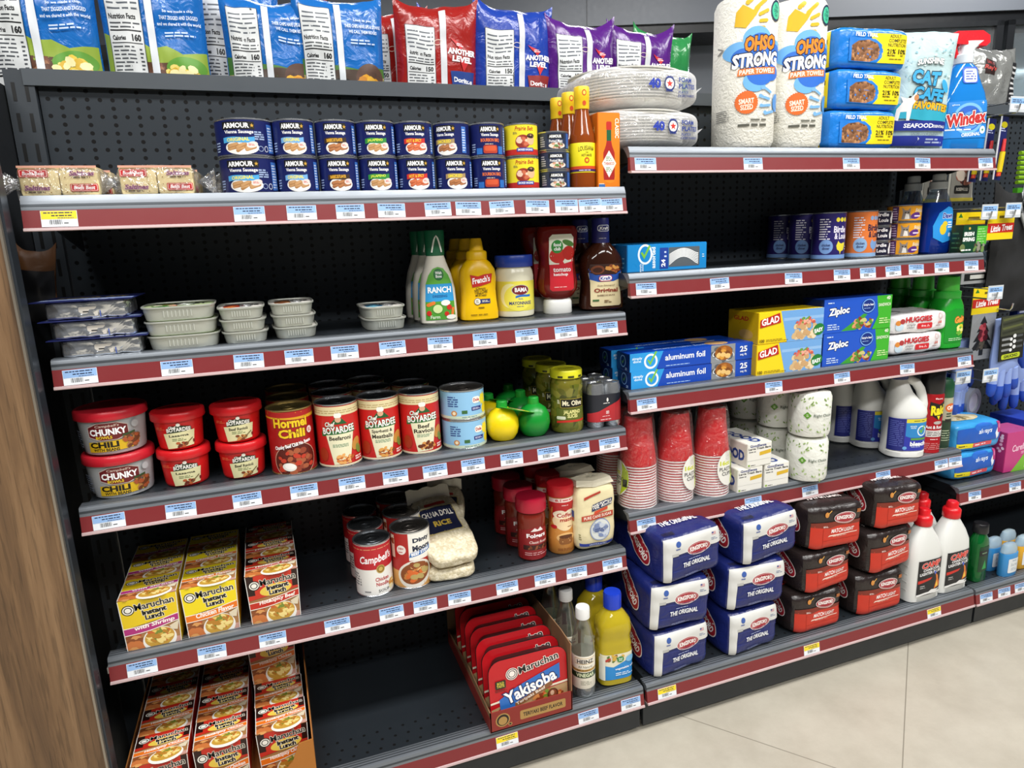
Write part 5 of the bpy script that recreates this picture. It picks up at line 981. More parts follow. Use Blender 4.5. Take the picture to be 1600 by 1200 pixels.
put(o, 1.2073, .0610, ZS['R1'], 'tall white paper towel roll, left of two, beside the foam plates', 'paper towels', 'paper towel rolls', rz=-.30); put(o, 1.3235, .0605, ZS['R1'], 'tall white paper towel roll, right of two, beside the dog food', 'paper towels', 'paper towel rolls', rz=-.28)
KIB = speckle('kibble', ('7a5030', '9a6a40', '5f3c22', 'b58050', '8a5a34'), 150, .6, bump=.5)
def dogfood():
    t = root('dog_food_bag'); cu = Cush(.182, .19, .079, 9, .0026, 22, 7); b = MB(); cu.mesh(b, M('1f7ad2', .24, kind='film', bump=.45), 18)
    L = Lab(); L.poly([(2, 12), (86, 12), (86, 66), (-14, 67)], 'efd81c'); L.poly([(-66, 13), (4, 12), (16, 22), (20, 34), (16, 46), (-4, 57), (-66, 57)], '1f7ad2'); L.poly([(-60, 14), (-14, 13), (6, 20), (13, 34), (4, 47), (-18, 54), (-44, 51), (-60, 42)], KIB)
    L.t('FIELD TRIAL', -24, 63, 56, 7.5, 'f0f4fa', .03, .1); L.t('ADULT', 48, 62, 28, 6, '2a2a14', .01); L.t('COMPLETE', 54, 54, 44, 6.4, '2a2a14', .01); L.t('NUTRITION', 54, 46, 46, 6.4, '2a2a14', .01); L.t('21%', 40, 34, 22, 9, '1a1a10', .03); L.t('10%', 68, 34, 22, 9, '1a1a10', .03); L.t('PROTEIN', 40, 26.5, 20, 3.4, '2a2a14', .03); L.t('FAT', 68, 26.5, 9, 3.4, '2a2a14', .03); L.lines(36, 18, 78, 22, 1, '8a7a1a', .5)
    L.onto(b, cu.front, su=5, sv=5, lift=.0014, dl=.00004)
    L = Lab(); L.rect(-95, 6, 72, 74, 'efd81c'); L.t('NUTRITION', 20, 52, 90, 12, '1a1a10', .02); L.poly([(20, 20), (50, 24), (60, 14), (64, 30), (40, 36)], '1a1a10'); L.onto(b, cu.left, su=10, sv=10, lift=.0014, dl=.00004); L = Lab(); L.rect(-80, -80, -20, 80, 'efd81c'); L.onto(b, cu.top, su=12, sv=12, lift=.0014); b.build('bag', t); return t
o = dogfood()
for i, (nm, x) in enumerate((('bottom', 1.480), ('middle', 1.488), ('top', 1.496))): put(o, x, .118, ZS['R1']+.0775*i, 'blue and yellow dog food bag, %s of the stack' % nm, 'pet food bag', 'blue and yellow dog food bags', rz=(.0, .03, -.03)[i])
t = root('cat_food_bag'); P = Pillow(.132, .232, .045, .0025, 12, ear=.2); b = MB(); P.mesh(b, M('b9d3d6', .3, kind='film', bump=.4)); L = Lab()
R = random.Random(4)
for i in range(46): L.ell(R.uniform(-60, 60), R.uniform(140, 222), R.uniform(1.2, 3), R.uniform(1, 2.4), ('9fc4cc', 'd5e6e6', '86b4c0')[i % 3], 8)
L.t('SUNSHINE', 8, 172, 56, 11, 'f4f6f4', .04, out=[('3a4a50', .04)], arc=5); ow = [('14344a', .05)]; L.t('CAT', 2, 144, 60, 28, '3aa6d8', .05, out=ow, a=-6); L.t('CAFE', 12, 112, 66, 24, '3aa6d8', .05, out=ow, a=-6); L.ell(46, 128, 6, 14, '3aa6d8', a=30)
L.wave(-62, 62, 62, 92, '2fa6c0', 3, ph=1); L.t('FAVORITES', 20, 88, 76, 15, 'f0b41c', .05, out=[('5a3a10', .05)], a=-4); L.poly([(-52, 62), (-50, 84), (-40, 98), (-46, 110), (-34, 104), (-24, 106), (-14, 116), (-14, 98), (-20, 90), (-22, 60), (-28, 60), (-30, 78), (-42, 78), (-44, 60)], 'f2efe8'); L.ell(-28, 106, 3, 2, '2a2a2a'); L.ell(-14, 104, 5, 6, 'c88a5a')
L.rect(-62, 40, 62, 60, '1f2f8a'); L.t('SEAFOOD', 0, 50, 62, 9, 'f2f4f8', .03); L.t('ESSENTIALS', 44, 49, 30, 5.4, 'f2f4f8', .02); L.t('SALMON & TUNA', 16, 34, 60, 5, '7a8a9a', .01); L.rect(-62, 10, 62, 30, '2436a0'); L.poly([(0, 14), (6, 24), (2, 28), (4, 20)], 'e8ecf4'); L.lines(20, 14, 56, 26, 2, 'b8c8e8', .5); L.t('FOOD FOR CATS', -4, 5, 56, 4.4, '3a3a4a', .02)
L.onto(b, P.front, su=5, sv=6, lift=.0012, dl=.00004); b.build('bag', t)
put(t, 1.636, .046, ZS['R1'], 'pale blue cat food bag leaning beside the glass cleaner', 'pet food bag', ry=.05, rz=-.42)
def cleaner():
    t = root('spray_bottle'); Sx = [(0, .052, .026, 3.4), (.004, .057, .029, 3.6), (.03, .0575, .029, 3.6), (.095, .054, .0285, 3.4), (.12, .048, .027, 3), (.15, .034, .024, 2.6), (.172, .027, .020, 2.4), (.180, .018, .016, 2), (.186, .0145, .0145, 2)]
    b = MB(); b.loft(Sx, M('2490ea', .06, kind='liquid', tr=.3)); b.build('bottle', t)
    b = MB(); L = Lab(); L.poly([(-46, 26), (50, 26), (47, 104), (-40, 100)], '2a86d8'); L.ell(4, 66, 34, 32, '7ab8ee'); L.ell(4, 66, 28, 26, '2f66c8'); L.ell(8, 62, 20, 18, '5a98e0'); L.t('Windex', 2, 66, 88, 27, 'c2302c', .05, .15, out=[('14285a', .09), ('f4f4f6', .05)], a=7); L.lines(-44, 40, 34, 47, 1, 'e8f0fa', .4); L.t('ORIGINAL', 12, 33, 42, 7.5, 'f4f8fc', .03, a=4); L.ell(38, 42, 7, 8, 'e8f4f8'); L.star(38, 42, 4, '3a8a5a'); L.star(34, 98, 5, 'e8f4ff', 4, .2); L.t('glass', -26, 94, 16, 3.6, 'd8ecfa', .02)
    L.rrect(-14, 138, 20, 172, 6, '3a62d0'); L.rrect(-11, 140, 17, 168, 5, 'e8f0f8'); L.lines(-8, 144, 14, 165, 4, '4a5ab0', .5); L.onto(b, on_loft(Sx), su=5, sv=6, lift=.0007, dl=.00003); b.build('front_label', t)
    b = MB(); b.lathe([(.0165, .180), (.0185, .182), (.0185, .198), (.0165, .200)], M('d8e0e6', .3), 32)
    b.loft([(.199, .013, .012, 3, .002), (.212, .015, .012, 3, .006), (.222, .024, .012, 3, .014), (.226, .030, .012, 3, .016)], M('dfe6ea', .3), 32); b.build('collar', t)
    b = MB(); b.rings([[(x, sy*.0135*(1-.18*abs(k-2)/2), z) for x, sy, z in pr] for k, pr in enumerate([[(x, q, z) for x, z in ((-.030, .221), (.040, .215), (.048, .222), (.046, .236), (.030, .246), (-.026, .246), (-.034, .240))] for q in (-1, -.7, 0, .7, 1)])], M('d8202c', .28)); sh = b.build('spray_head', t)
    b = MB(); b.tube([(-.020, 0, .222), (-.022, 0, .212), (-.017, 0, .202), (-.019, 0, .194)], [.006, .005, .004, .003], M('d8202c', .28), 10); b.box(-.040, -.030, -.005, .005, .226, .238, M('d8202c', .28)); b.build('trigger', sh); return t
o = cleaner()
put(o, 1.772, .048, ZS['R1'], 'blue glass cleaner spray bottle with a red head, front', 'spray bottle', 'blue spray bottles', rz=-.30); put(o, 1.752, .118, ZS['R1'], 'blue glass cleaner spray bottle with a red head, behind the front one', 'spray bottle', 'blue spray bottles', rz=-.25)

# ------------------------------------------------------------------ right bay, second shelf
L = Lab(); L.ell(-48, 33, 22, 22, 'e8f4fa') if False else L.ringe(-50, 33, 16, 19, 4, 'e8f4fa'); L.poly([(-60, 36), (-52, 24), (-38, 48), (-42, 50), (-52, 32), (-56, 38)], '7ac03a'); L.t('simply\ndone', -58, 8, 16, 9, 'd8ecf8', .02, a=90); L.t('assorted', -32, 26, 40, 9, 'eaf6fc', .03, a=90); L.rect(-18, 4, 1, 44, '1c3f9a'); L.t('24', -10, 15, 14, 9, 'fff', .04, a=90); L.lines(-8, 24, -2, 40, 2, 'c8d8f0', .4); L.rrect(2, 7, 72, 44, 2, '5a6268')
for i in range(7): L.poly([(3+66*q, 10+3.2*i+15*max(0, math.sin(q*PI*1.05))*(1-i*.05)) for q in [k/10 for k in range(11)]]+[(3+66*q, 12+3.2*i+15*max(0, math.sin(q*PI*1.05))*(1-i*.05)) for q in [k/10 for k in range(10, -1, -1)]], 'eef0f0')
L.lines(78, 22, 84, 30, 2, 'd8ecf8', .4)
L2 = Lab(); L2.lines(-40, 6, 40, 40, 4, '7ab8e0', .3)
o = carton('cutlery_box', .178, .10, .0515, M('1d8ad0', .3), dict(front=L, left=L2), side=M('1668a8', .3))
put(o, 1.030, .0915, ZS['R2'], 'bright blue cutlery box with a fork picture, front', 'box', 'blue cutlery boxes'); put(o, 1.018, .190, ZS['R2'], 'bright blue cutlery box pushed behind the front one', 'box', 'blue cutlery boxes')
def birdie(r, h, col, dot, tx, bird, stripe, name='dog_food_can'):
    L = Lab(); H = h*1000
    for i in range(3): L.ell(9+9.5*i, H*.84, 4.2, 4.6, dot)
    L.lines(-28, H*.42, -6, H*.88, 9, 'e8e4ee', .45, 3); L.t('Birdie', 16, H*.64, 30, H*.14, tx, .03); L.t('& Louie', 19, H*.50, 32, H*.13, tx, .03); L.ell(-13, H*.28, 14, H*.15, stripe); L.t('chicken\ndinner', -13, H*.28, 17, H*.13, '22245a', .03)
    L.poly([(8, H*.30), (12, H*.40), (15, H*.36), (20, H*.34), (30, H*.37), (32, H*.30), (27, H*.20), (20, H*.18), (18, H*.11), (16, H*.18), (10, H*.22)], bird); L.lines(34, H*.20, 48, H*.30, 2, tx, .4); L.rect(-120, 3, 120, H*.11, stripe)
    return plain_tin(name, r, h, L, M(col, .3), n=44)
o = birdie(.0335, .100, '2c2468', 'e8d83a', 'e8e4f2', 'e8d83a', '7aa0d8')
for i, p in enumerate(('front', 'middle', 'rearmost')): put(o, 1.457-.002*i, .077+.0680*i, ZS['R2'], 'purple dog food can with a yellow bird, %s of three' % p, 'can', 'purple dog food cans', rz=-.50)
o = birdie(.0325, .101, 'e07a3c', '8aa8d0', '2a2040', '7aa0d0', '8fb4dc')
put(o, 1.545, .075, ZS['R2'], 'orange dog food can with a blue bird, front', 'can', 'orange dog food cans', rz=-.38); put(o, 1.542, .143, ZS['R2'], 'orange dog food can behind the front orange one', 'can', 'orange dog food cans', rz=-.38)
L = Lab(); L.t('Birdie', -6, 25, 30, 8, 'f0eef0', .03); L.t('& Louie', -6, 13, 30, 8, 'f0eef0', .03); L.poly([(16, 6), (14, 16), (18, 24), (18, 31), (21, 27), (25, 31), (26, 22), (24, 6)], 'f0eef0'); L.rect(27, 18, 40, 30, 'b03a7a'); L.lines(28, 8, 38, 16, 3, 'c8c8d0', .5)
o = plain_tin('cat_food_tin', .0270, .0330, L, M('1f1d33', .3))
for i, p in enumerate(('bottom', 'middle', 'top')): put(o, 1.606, .085, ZS['R2']+.0331*i, 'small black cat food tin with a white cat, %s of three' % p, 'tin', 'small black cat food tins', rz=-.35)
L = Lab(); L.rect(-40, 3, -26, 33, '4a2a5a'); L.lines(-39, 5, -28, 31, 5, 'c8b8d0', .4); L.rect(-26, 3, 42, 33, 'e09a1c'); L.ell(26, 22, 16, 9, 'f0bc3a'); L.poly([(-20, 5), (-18, 20), (-20, 31), (-14, 25), (-8, 25), (-3, 31), (-4, 18), (2, 6)], '8a8078'); L.poly([(-14, 6), (-12, 18), (-6, 16), (-4, 6)], 'e8e4dc'); L.ell(-13, 20, 1.6, 1.4, '2a2a1a'); L.ell(-7, 20, 1.6, 1.4, '2a2a1a'); L.t('Friskies', 22, 24, 28, 8.5, 'f8e8c0', .03, .1, out=[('a83a1c', .04)]); L.ell(10, 13, 12, 7, '5a2a7a', a=12); L.lines(6, 9, 30, 15, 1, 'e8d8f0', .5)
o = plain_tin('cat_food_tin', .0345, .0368, L, M('c9831c', .3), lid=M('d5c8a8', .3, .7))
for i, p in enumerate(('bottom', 'middle', 'top')): put(o, 1.668, .074, ZS['R2']+.0369*i, 'orange cat food tin with a grey cat, %s of three' % p, 'tin', 'orange cat food tins', rz=-.40)
def dish_soap():
    t = root('dish_soap_bottle'); Sx = [(0, .032, .020, 3), (.004, .0355, .023, 3), (.05, .0350, .023, 3), (.09, .0345, .0225, 2.8), (.112, .030, .021, 2.5), (.130, .021, .018, 2.2), (.140, .0165, .016, 2), (.146, .016, .016, 2)]
    b = MB(); b.loft([(z, rx*.999, ry*.999, e) for z, rx, ry, e in Sx if z <= .0905]+[(.114, .0292, .0208, 2.5)], M('0f3fb0', .06, kind='liquid', tr=.45)); b.loft([(.114, .0292, .0208, 2.5), (.130, .021, .018, 2.2), (.140, .0165, .016, 2), (.146, .016, .016, 2)], M('cfe0ee', .05, kind='clear', lo=.15, hi=.6, bscale=4), cap0=False); b.build('bottle', t)
    b = MB(); L = Lab(); L.poly([(-20, 36), (4, 24), (26, 30), (29, 60), (28, 100), (12, 104), (-10, 90), (-22, 62)], '2a94e0'); L.t('Dawn', 12, 84, 26, 12, '1a2a8a', .04, .1, out=[('e8f0fa', .05)]); L.ell(2, 54, 8, 12, 'e0c42c'); L.ell(6, 66, 6, 6, 'e0c42c'); L.lines(13, 56, 27, 72, 3, 'e8f0fa', .5); L.rect(16, 38, 22, 46, 'd8e8f8'); L.onto(b, on_loft(Sx), su=4, sv=6, lift=.0006, dl=.00004); b.build('front_label', t)
    b = MB(); b.lathe([(.0175, .143), (.0185, .144), (.0185, .158), (.0165, .160), (.0135, .161), (.0135, .174), (.012, .176), (.0004, .176)], M('b9c0c4', .35), 32); b.build('cap', t); return t
o = dish_soap()
put(o, 1.752, .062, ZS['R2'], 'blue dish soap bottle with a grey cap, front', 'bottle', 'blue dish soap bottles', rz=-.2); put(o, 1.742, .118, ZS['R2'], 'blue dish soap bottle with a grey cap, behind the front one', 'bottle', 'blue dish soap bottles', rz=.1)
L = Lab(); L.rect(12, 18, 52, 58, '4fae34'); L.lines(15, 22, 48, 55, 6, 'a8d890', .35); L.t('IRISH', -18, 42, 38, 9, 'f0f2ee', .05); L.t('SPRING', -18, 30, 46, 9, 'f0f2ee', .05); L.ell(-18, 54, 4, 3, 'c8a84a'); L.food(26, 12, 26, 11, ('3a4a34', '5a4a3c', '6a8a4a', '8a8a7a'), 22, .4, 1.5, 3); L.ell(-40, 12, 10, 8, '6a7a4a'); L.lines(-44, 4, 6, 9, 1, 'f0f2ee', .6)
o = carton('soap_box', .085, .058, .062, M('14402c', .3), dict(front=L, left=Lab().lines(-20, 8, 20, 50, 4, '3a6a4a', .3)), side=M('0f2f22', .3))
o.children[0].data.name = 'soap_box'
put(o, 1.872, .040, ZS['R2'], 'dark green soap box at the end of the pet food shelf', 'box', sc=(.8, 1, 1)) if False else put(o, 1.800, .017, ZS['R2'], 'dark green soap box at the end of the pet food shelf', 'box', sc=(.8, .5, 1))

# ------------------------------------------------------------------ right bay, third shelf
L = Lab(); L.poly([(-146, 0), (-88, 0), (-72, 36), (-146, 36)], '2a9ae0'); L.t('simply\ndone', -130, 23, 22, 11, 'e8f4fa', .02); L.ringe(-100, 18, 15, 15, 4, 'f0f6fa'); L.poly([(-108, 20), (-101, 10), (-86, 36), (-90, 37), (-101, 17), (-105, 22)], '7ac03a'); L.t('aluminum foil', -22, 22, 92, 12, 'f4f8fc', .02); L.lines(-66, 4, 6, 7, 1, 'a8c8f0', .5); L.rect(38, 0, 96, 36, '8a8e92'); L.food(68, 18, 27, 17, ('c8ccd0', '5a5e62', 'e8eaec', '3a3c40'), 24, .35, 1.5, 2); L.ell(68, 19, 21, 15, '9a5a20'); L.food(68, 20, 18, 12, ('b8742c', 'd89a3c', '7a4414', 'e8c078'), 18, .4, 1.4, 3); L.t('25', 116, 23, 18, 12, 'f4f8fc', .03); L.t('sq ft', 116, 11, 16, 6, 'f4f8fc', .02)
LL = Lab(); LL.ringe(0, 19, 11, 12, 2, '7aa8e0'); LL.poly([(-6, 20), (-1, 13), (8, 28), (-1, 18)], '5a9a4a'); LL.t('25', 12, 5, 8, 5, 'a8c8f0', .03)
LT = Lab(); LT.t('aluminum foil', -20, 0, 120, 12, 'a8c0e8', .02); LT.ell(68, 0, 26, 18, 'c8a070')
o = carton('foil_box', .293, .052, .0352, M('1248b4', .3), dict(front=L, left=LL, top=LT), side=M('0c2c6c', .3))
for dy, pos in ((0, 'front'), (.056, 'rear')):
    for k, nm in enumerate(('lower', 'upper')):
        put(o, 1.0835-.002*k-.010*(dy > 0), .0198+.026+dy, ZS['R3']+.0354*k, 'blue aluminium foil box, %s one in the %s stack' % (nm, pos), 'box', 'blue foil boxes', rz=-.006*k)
L = Lab(); L.poly([(-10, 0), (84, 0), (84, 65), (-28, 65)], '6fa4dc'); L.rect(-20, 44, 84, 50, '8fb8e4'); L.food(36, 20, 40, 22, ('e0c498', 'd0b080', 'e8d4b0', 'c8a070'), 40, .3, 1.3, 3, low=8); L.food(36, 40, 30, 7, ('d8705a', '6a9a3c', 'e8a890', 'c8584a'), 22, .5, 1.6, 5); L.ell(72, 20, 15, 12, '1f7a34', a=15); L.t('EASY', 72, 18, 23, 9, 'fff', .04, a=10); L.poly([(-80, 34), (-28, 42), (-32, 62), (-80, 50)], 'b5221c'); L.t('GLAD', -55, 47.5, 44, 14, 'fff', .03, .1, a=8); L.t('100', -74, 7, 12, 7, '6a5a10', .03); L.lines(-64, 4, -8, 10, 2, '7a6a14', .4)
LL = Lab(); LL.t('GLAD', -6, 50, 46, 9, 'b5221c', .03); LL.ell(10, 18, 22, 10, 'c8a050')
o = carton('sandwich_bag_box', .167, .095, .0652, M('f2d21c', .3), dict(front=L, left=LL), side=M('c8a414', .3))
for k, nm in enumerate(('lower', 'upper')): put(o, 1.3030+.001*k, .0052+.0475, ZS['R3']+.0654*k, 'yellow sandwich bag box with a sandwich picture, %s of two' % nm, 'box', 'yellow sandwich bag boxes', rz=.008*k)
L = Lab(); L.ell(20, 36, 66, 60, '2a64d0') if False else L.poly([(-93, 0), (40, 0), (56, 30), (50, 72), (-93, 72)], '1c54c4'); L.poly([(50, 72), (93, 72), (93, 0), (42, 0), (57, 30)], '3fae2c'); L.t('Ziploc', -52, 44, 56, 20, 'f4f8fc', .04, .12, out=[('0c2260', .07)], a=4); L.poly([(-44, 2), (16, 36), (26, 34), (-4, 2)], '3a9a34'); L.food(14, 16, 34, 12, ('b8603c', 'd89a6a', '8a3a24', 'c8c07a', '5a8a34'), 36, .35, 1.6, 3, low=4); L.ell(27, 52, 19, 16, '0f2c7c'); L.ringe(27, 52, 18, 15, 2, '7ab0f0'); L.t("Grip'n Seal", 27, 54, 28, 6, 'f0f4fa', .03); L.lines(15, 46, 39, 48, 1, 'a8c8f0', .5); L.lines(-82, 6, -50, 20, 3, 'c8dcf8', .45); L.t('SANDWICH', 72, 52, 34, 7, 'e8f4d8', .02); L.t('40', 82, 66, 11, 8, 'e8f4d8', .03); L.lines(60, 10, 90, 24, 3, 'c8e8a0', .5); L.lines(-84, 62, -62, 66, 1, 'c8dcf8', .6)
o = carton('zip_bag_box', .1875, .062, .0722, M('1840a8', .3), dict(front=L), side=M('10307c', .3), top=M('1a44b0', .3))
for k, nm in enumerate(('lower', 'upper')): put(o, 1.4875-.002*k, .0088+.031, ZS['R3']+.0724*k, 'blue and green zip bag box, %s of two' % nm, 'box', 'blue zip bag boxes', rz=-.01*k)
def wipes():
    t = root('baby_wipes_pack'); cu = Cush(.180, .105, .0475, 6, .0025, 24, 8); b = MB(); cu.mesh(b, M('eceaea', .28, kind='film', bump=.4), 18)
    L = Lab(); L.t('HUGGIES', -6, 33, 78, 13, 'c5202c', .04); L.t('simply\nclean', -28, 18, 26, 12, '5a5a5e', .0); L.rrect(-10, 10, 34, 23, 3, 'cf2a30'); L.t('fresh', 14, 16.5, 24, 5, 'f4d8d8', .02); L.t('64', 58, 22, 12, 8, 'd06a5a', .03); L.ringe(58, 36, 7, 7, 1, 'c86a6a'); L.ell(-62, 18, 12, 10, 'c8dce8'); L.ell(-66, 27, 8, 6, 'd88a3c'); L.ell(-54, 30, 7, 6, 'a83a3a'); L.lines(46, 12, 70, 17, 1, 'a08080', .4)
    L.onto(b, cu.front, su=5, sv=5, lift=.0014, dl=.00004); L = Lab(); L.rrect(-40, -28, 40, 28, 10, 'dcdcde'); L.lines(50, -30, 76, 10, 4, 'd88a8a', .4); L.onto(b, cu.top, su=5, sv=5, lift=.0012); b.build('wipes_pack', t)
    b = MB()
    for sg in (-1, 1): b.grid(lambda i, j, sg=sg: (sg*(.084+.012*i), (j-.5)*.08, .022+.004*math.sin(j*16)*i+.006*i), 4, 10, M('e6e4e4', .28, kind='film'))
    b.build('crimped_seal', t); return t
o = wipes()
put(o, 1.686, .0752, ZS['R3'], 'white baby wipes pack with red lettering, lower of two', 'wipes pack', 'white baby wipes packs', rz=.02); put(o, 1.694, .078, ZS['R3']+.0475, 'white baby wipes pack with red lettering, upper of two', 'wipes pack', 'white baby wipes packs', rz=-.04)
def softener():
    t = root('detergent_bottle'); Sx = [(0, .034, .026, 3), (.004, .0375, .030, 3), (.07, .0375, .030, 3), (.10, .036, .029, 2.8), (.112, .032, .027, 2.4), (.118, .028, .0265, 2.2)]
    b = MB(); b.loft(Sx, M('1fa02c', .28)); b.loft([(.118, .0275, .0260, 2.1), (.120, .0285, .027, 2.1), (.134, .0285, .027, 2.1), (.136, .024, .0235, 2)], M('2fae38', .3), 40, cap0=False); b.build('bottle', t)
    b = MB(); L = Lab(); L.poly([(-30, 16), (31, 16), (32, 92), (-10, 96), (-31, 88)], '17902a'); L.t('Gain', 8, 70, 34, 16, 'f0a040', .05, .15, out=[('a8341c', .06)], a=8); L.ell(14, 46, 14, 12, 'e0d83a'); L.food(12, 46, 14, 12, ('d8d02c', '6ab03a', 'f0ec8a'), 14, .4, 1.5, 3); L.lines(-22, 20, 26, 28, 2, 'c8f0c0', .4); L.onto(b, on_loft(Sx), su=4, sv=6, lift=.0006, dl=.00004); b.build('front_label', t)
    b = MB(); b.lathe([(.0225, .134), (.0235, .136), (.0215, .168), (.020, .169), (.019, .160), (.0004, .160)], M('43b83a', .35), 36); b.build('cap', t); return t
o = softener()
for i, p in enumerate(('front', 'middle', 'rearmost')): put(o, 1.806-.004*i, .055+.062*i, ZS['R3'], 'bright green detergent bottle, %s of three' % p, 'bottle', 'bright green detergent bottles', rz=.05)

# ------------------------------------------------------------------ right bay, fourth shelf
def cups(front=True):
    t = root('cup_stack'); b = MB(); RC = M('c5161e', .35); H = .200
    prof = [(.0365, .0), (.0392, .0010), (.0392, .0034), (.0372, .0040)]
    for i in range(16):
        z = .0057*i; b.lathe([(r-.0001*i, z+zz) for r, zz in ((.0385, 0), (.0392, .0008), (.0392, .0030), (.0385, .0036))], M('efe6e4', .35), 40, cap0=i == 0, cap1=False); b.lathe([(.0378, z+.0036), (.0380, z+.0057)], RC, 40, cap0=False, cap1=False)
    b.lathe([(.0375, .0910), (.0350, .112), (.0348, .114), (.0332, .128), (.0328, .130), (.0300, .155), (.0290, .170), (.0282, .182), (.0275, .186), (.024, .188), (.0235, .186), (.0004, .186)], RC, 40, cap0=False); b.build('red_cups', t)
    b = MB(); b.rings([[(r*math.sin(a)*(1+.035*math.sin(5*a+z*60)+.02*math.sin(11*a-z*90)), -r*math.cos(a)*(1+.035*math.sin(5*a+z*60)+.02*math.sin(11*a-z*90)), z) for a in [2*PI*j/48 for j in range(48)]] for r, z in ((.036, .001), (.0418, .004), (.0415, .06), (.0405, .095), (.038, .12), (.0355, .15), (.033, .175), (.030, .192), (.020, .200), (.006, .198))], M('ffffff', .08, kind='clear', lo=.05, hi=.42, bscale=45)); b.build('clear_bag', t)
    if True:
        b = MB(); L = Lab(); L.ell(14, 62, 27, 37, 'e6e4dc', 40); L.poly([(20, 26), (38, 44), (41, 62), (38, 80), (20, 98), (24, 80), (22, 62), (24, 44)], 'b2c81e'); L.t('16ct', 6, 74, 26, 10, 'c8d03a', .05); L.t('PLASTIC', 10, 61, 36, 8, '1a1a1a', .02); L.t('CUPS', 10, 51, 25, 8, '1a1a1a', .02); L.rect(27, 46, 38, 62, '14201a'); L.onto(b, on_can(.0432, r1=.0395, z0=.02, z1=.10), su=3, sv=6, lift=.0006, dl=.00003); b.build('sticker', t)
    return t
o = cups()
put(o, .9688, .0474, ZS['R4'], 'bagged stack of red plastic cups, leftmost, label turned away to the left', 'cup stack', 'bagged red cup stacks', rz=-1.95); put(o, 1.0546, .0447, ZS['R4'], 'bagged stack of red plastic cups between two others, label at its right', 'cup stack', 'bagged red cup stacks', rz=.12); put(o, 1.1395, .0390, ZS['R4'], 'bagged stack of red plastic cups next to the trash bag boxes', 'cup stack', 'bagged red cup stacks', rz=.02)
put(o, .962, .135, ZS['R4'], 'bagged stack of red plastic cups standing in shade behind the leftmost one', 'cup stack', 'bagged red cup stacks', rz=2.6)
L = Lab(); L.t('GoodSense', -4, 47, 42, 6, '24367a', .03); L.t('Large Trash Bags', 0, 40, 58, 6, '1a1a1e', .03); L.lines(-28, 32, -4, 36, 1, '666', .5); L.poly([(0, 24), (30, 27), (30, 35), (0, 32)], 'd8b02c'); L.rect(-29, 3, -24, 7, '8ab03a'); L.lines(-22, 3, -6, 6, 1, '3a3a3a', .5); L.rect(2, 2, 31, 2.6, 'a8a8a4'); L.rect(-31, 15, 31, 15.5, 'b8b8b4')
LT = Lab(); LT.t('GOOD', -4, -4, 92, 26, '24408a', .05, .0, a=-78); LL = Lab(); LL.t('GOOD', 10, 24, 78, 24, '24408a', .05); LL.lines(-40, 44, 0, 50, 1, '555', .4)
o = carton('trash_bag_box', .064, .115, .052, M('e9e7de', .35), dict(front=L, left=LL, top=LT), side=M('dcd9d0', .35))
put(o, 1.2125, .058, ZS['R4'], 'white trash bag box, lower left under the top box', 'box', 'white trash bag boxes'); put(o, 1.2830, .058, ZS['R4'], 'white trash bag box, lower right beside the toilet paper', 'box', 'white trash bag boxes', rz=-.02); put(o, 1.2330, .058, ZS['R4']+.0522, 'white trash bag box lying on top of the two others', 'box', 'white trash bag boxes', rz=.02)
def tissue():
    t = root('toilet_paper_roll'); r = .0425; H = .100; b = MB(); Sx = [(0, r*.7, r*.7, 2.1), (.004, r*.95, r*.95, 2.1), (.012, r, r, 2.15), (H-.012, r*1.005, r*1.005, 2.15), (H-.004, r*.93, r*.93, 2.1), (H, r*.5, r*.5, 2), (H-.006, r*.22, r*.22, 2)]
    b.loft(Sx, M('e6e7de', .5, kind='film', bump=.3, bscale=60), 48); L = Lab(); R = random.Random(3)
    for i in range(64):
        a = R.uniform(-62, 62); z = R.choice((R.uniform(4, 34), R.uniform(66, 96))); L.cap(a, z, 5.6, 2.6, R.uniform(20, 160), ('7a9a4a', '9ab86a', 'b8cc94')[i % 3])
    L.poly([(-26, 52), (-18, 60), (-10, 52), (-18, 44)], '5f9a2c'); L.lines(-20, 49, -15, 55, 2, 'd8e8c0', .5); L.t('Right Choice', 15, 51, 42, 8.5, '4a5a4a', .01); L.lines(14, 43, 34, 45, 1, '9aa89a', .4); L.onto(b, on_can(r*1.004), su=3.5, lift=.0006, dl=.00002); 
    for i in range(14): 
        pass
    b.build('wrapped_roll', t)
    b = MB(); b.rings([[(q*math.cos(a)*(1+.2*math.sin(5*a)), q*math.sin(a)*(1+.2*math.sin(4*a)), z) for a in [2*PI*j/20 for j in range(20)]] for q, z in ((.016, H-.004), (.014, H+.001), (.008, H+.004), (.003, H+.001))], M('b9aaa2', .6)); b.build('tucked_wrap', t); return t
o = tissue()
for (x, y, nm) in ((1.3765, .0180, 'front stack'), (1.366, .106, 'middle stack'), (1.352, .192, 'rear stack')):
    for k, q in enumerate(('lower', 'upper')):
        put(o, x+.001*k, y, ZS['R4']+.1002*k, 'leaf patterned toilet paper roll, %s of the %s' % (q, nm), 'toilet paper', 'leaf patterned toilet paper rolls', rz=-.52+.10*k)
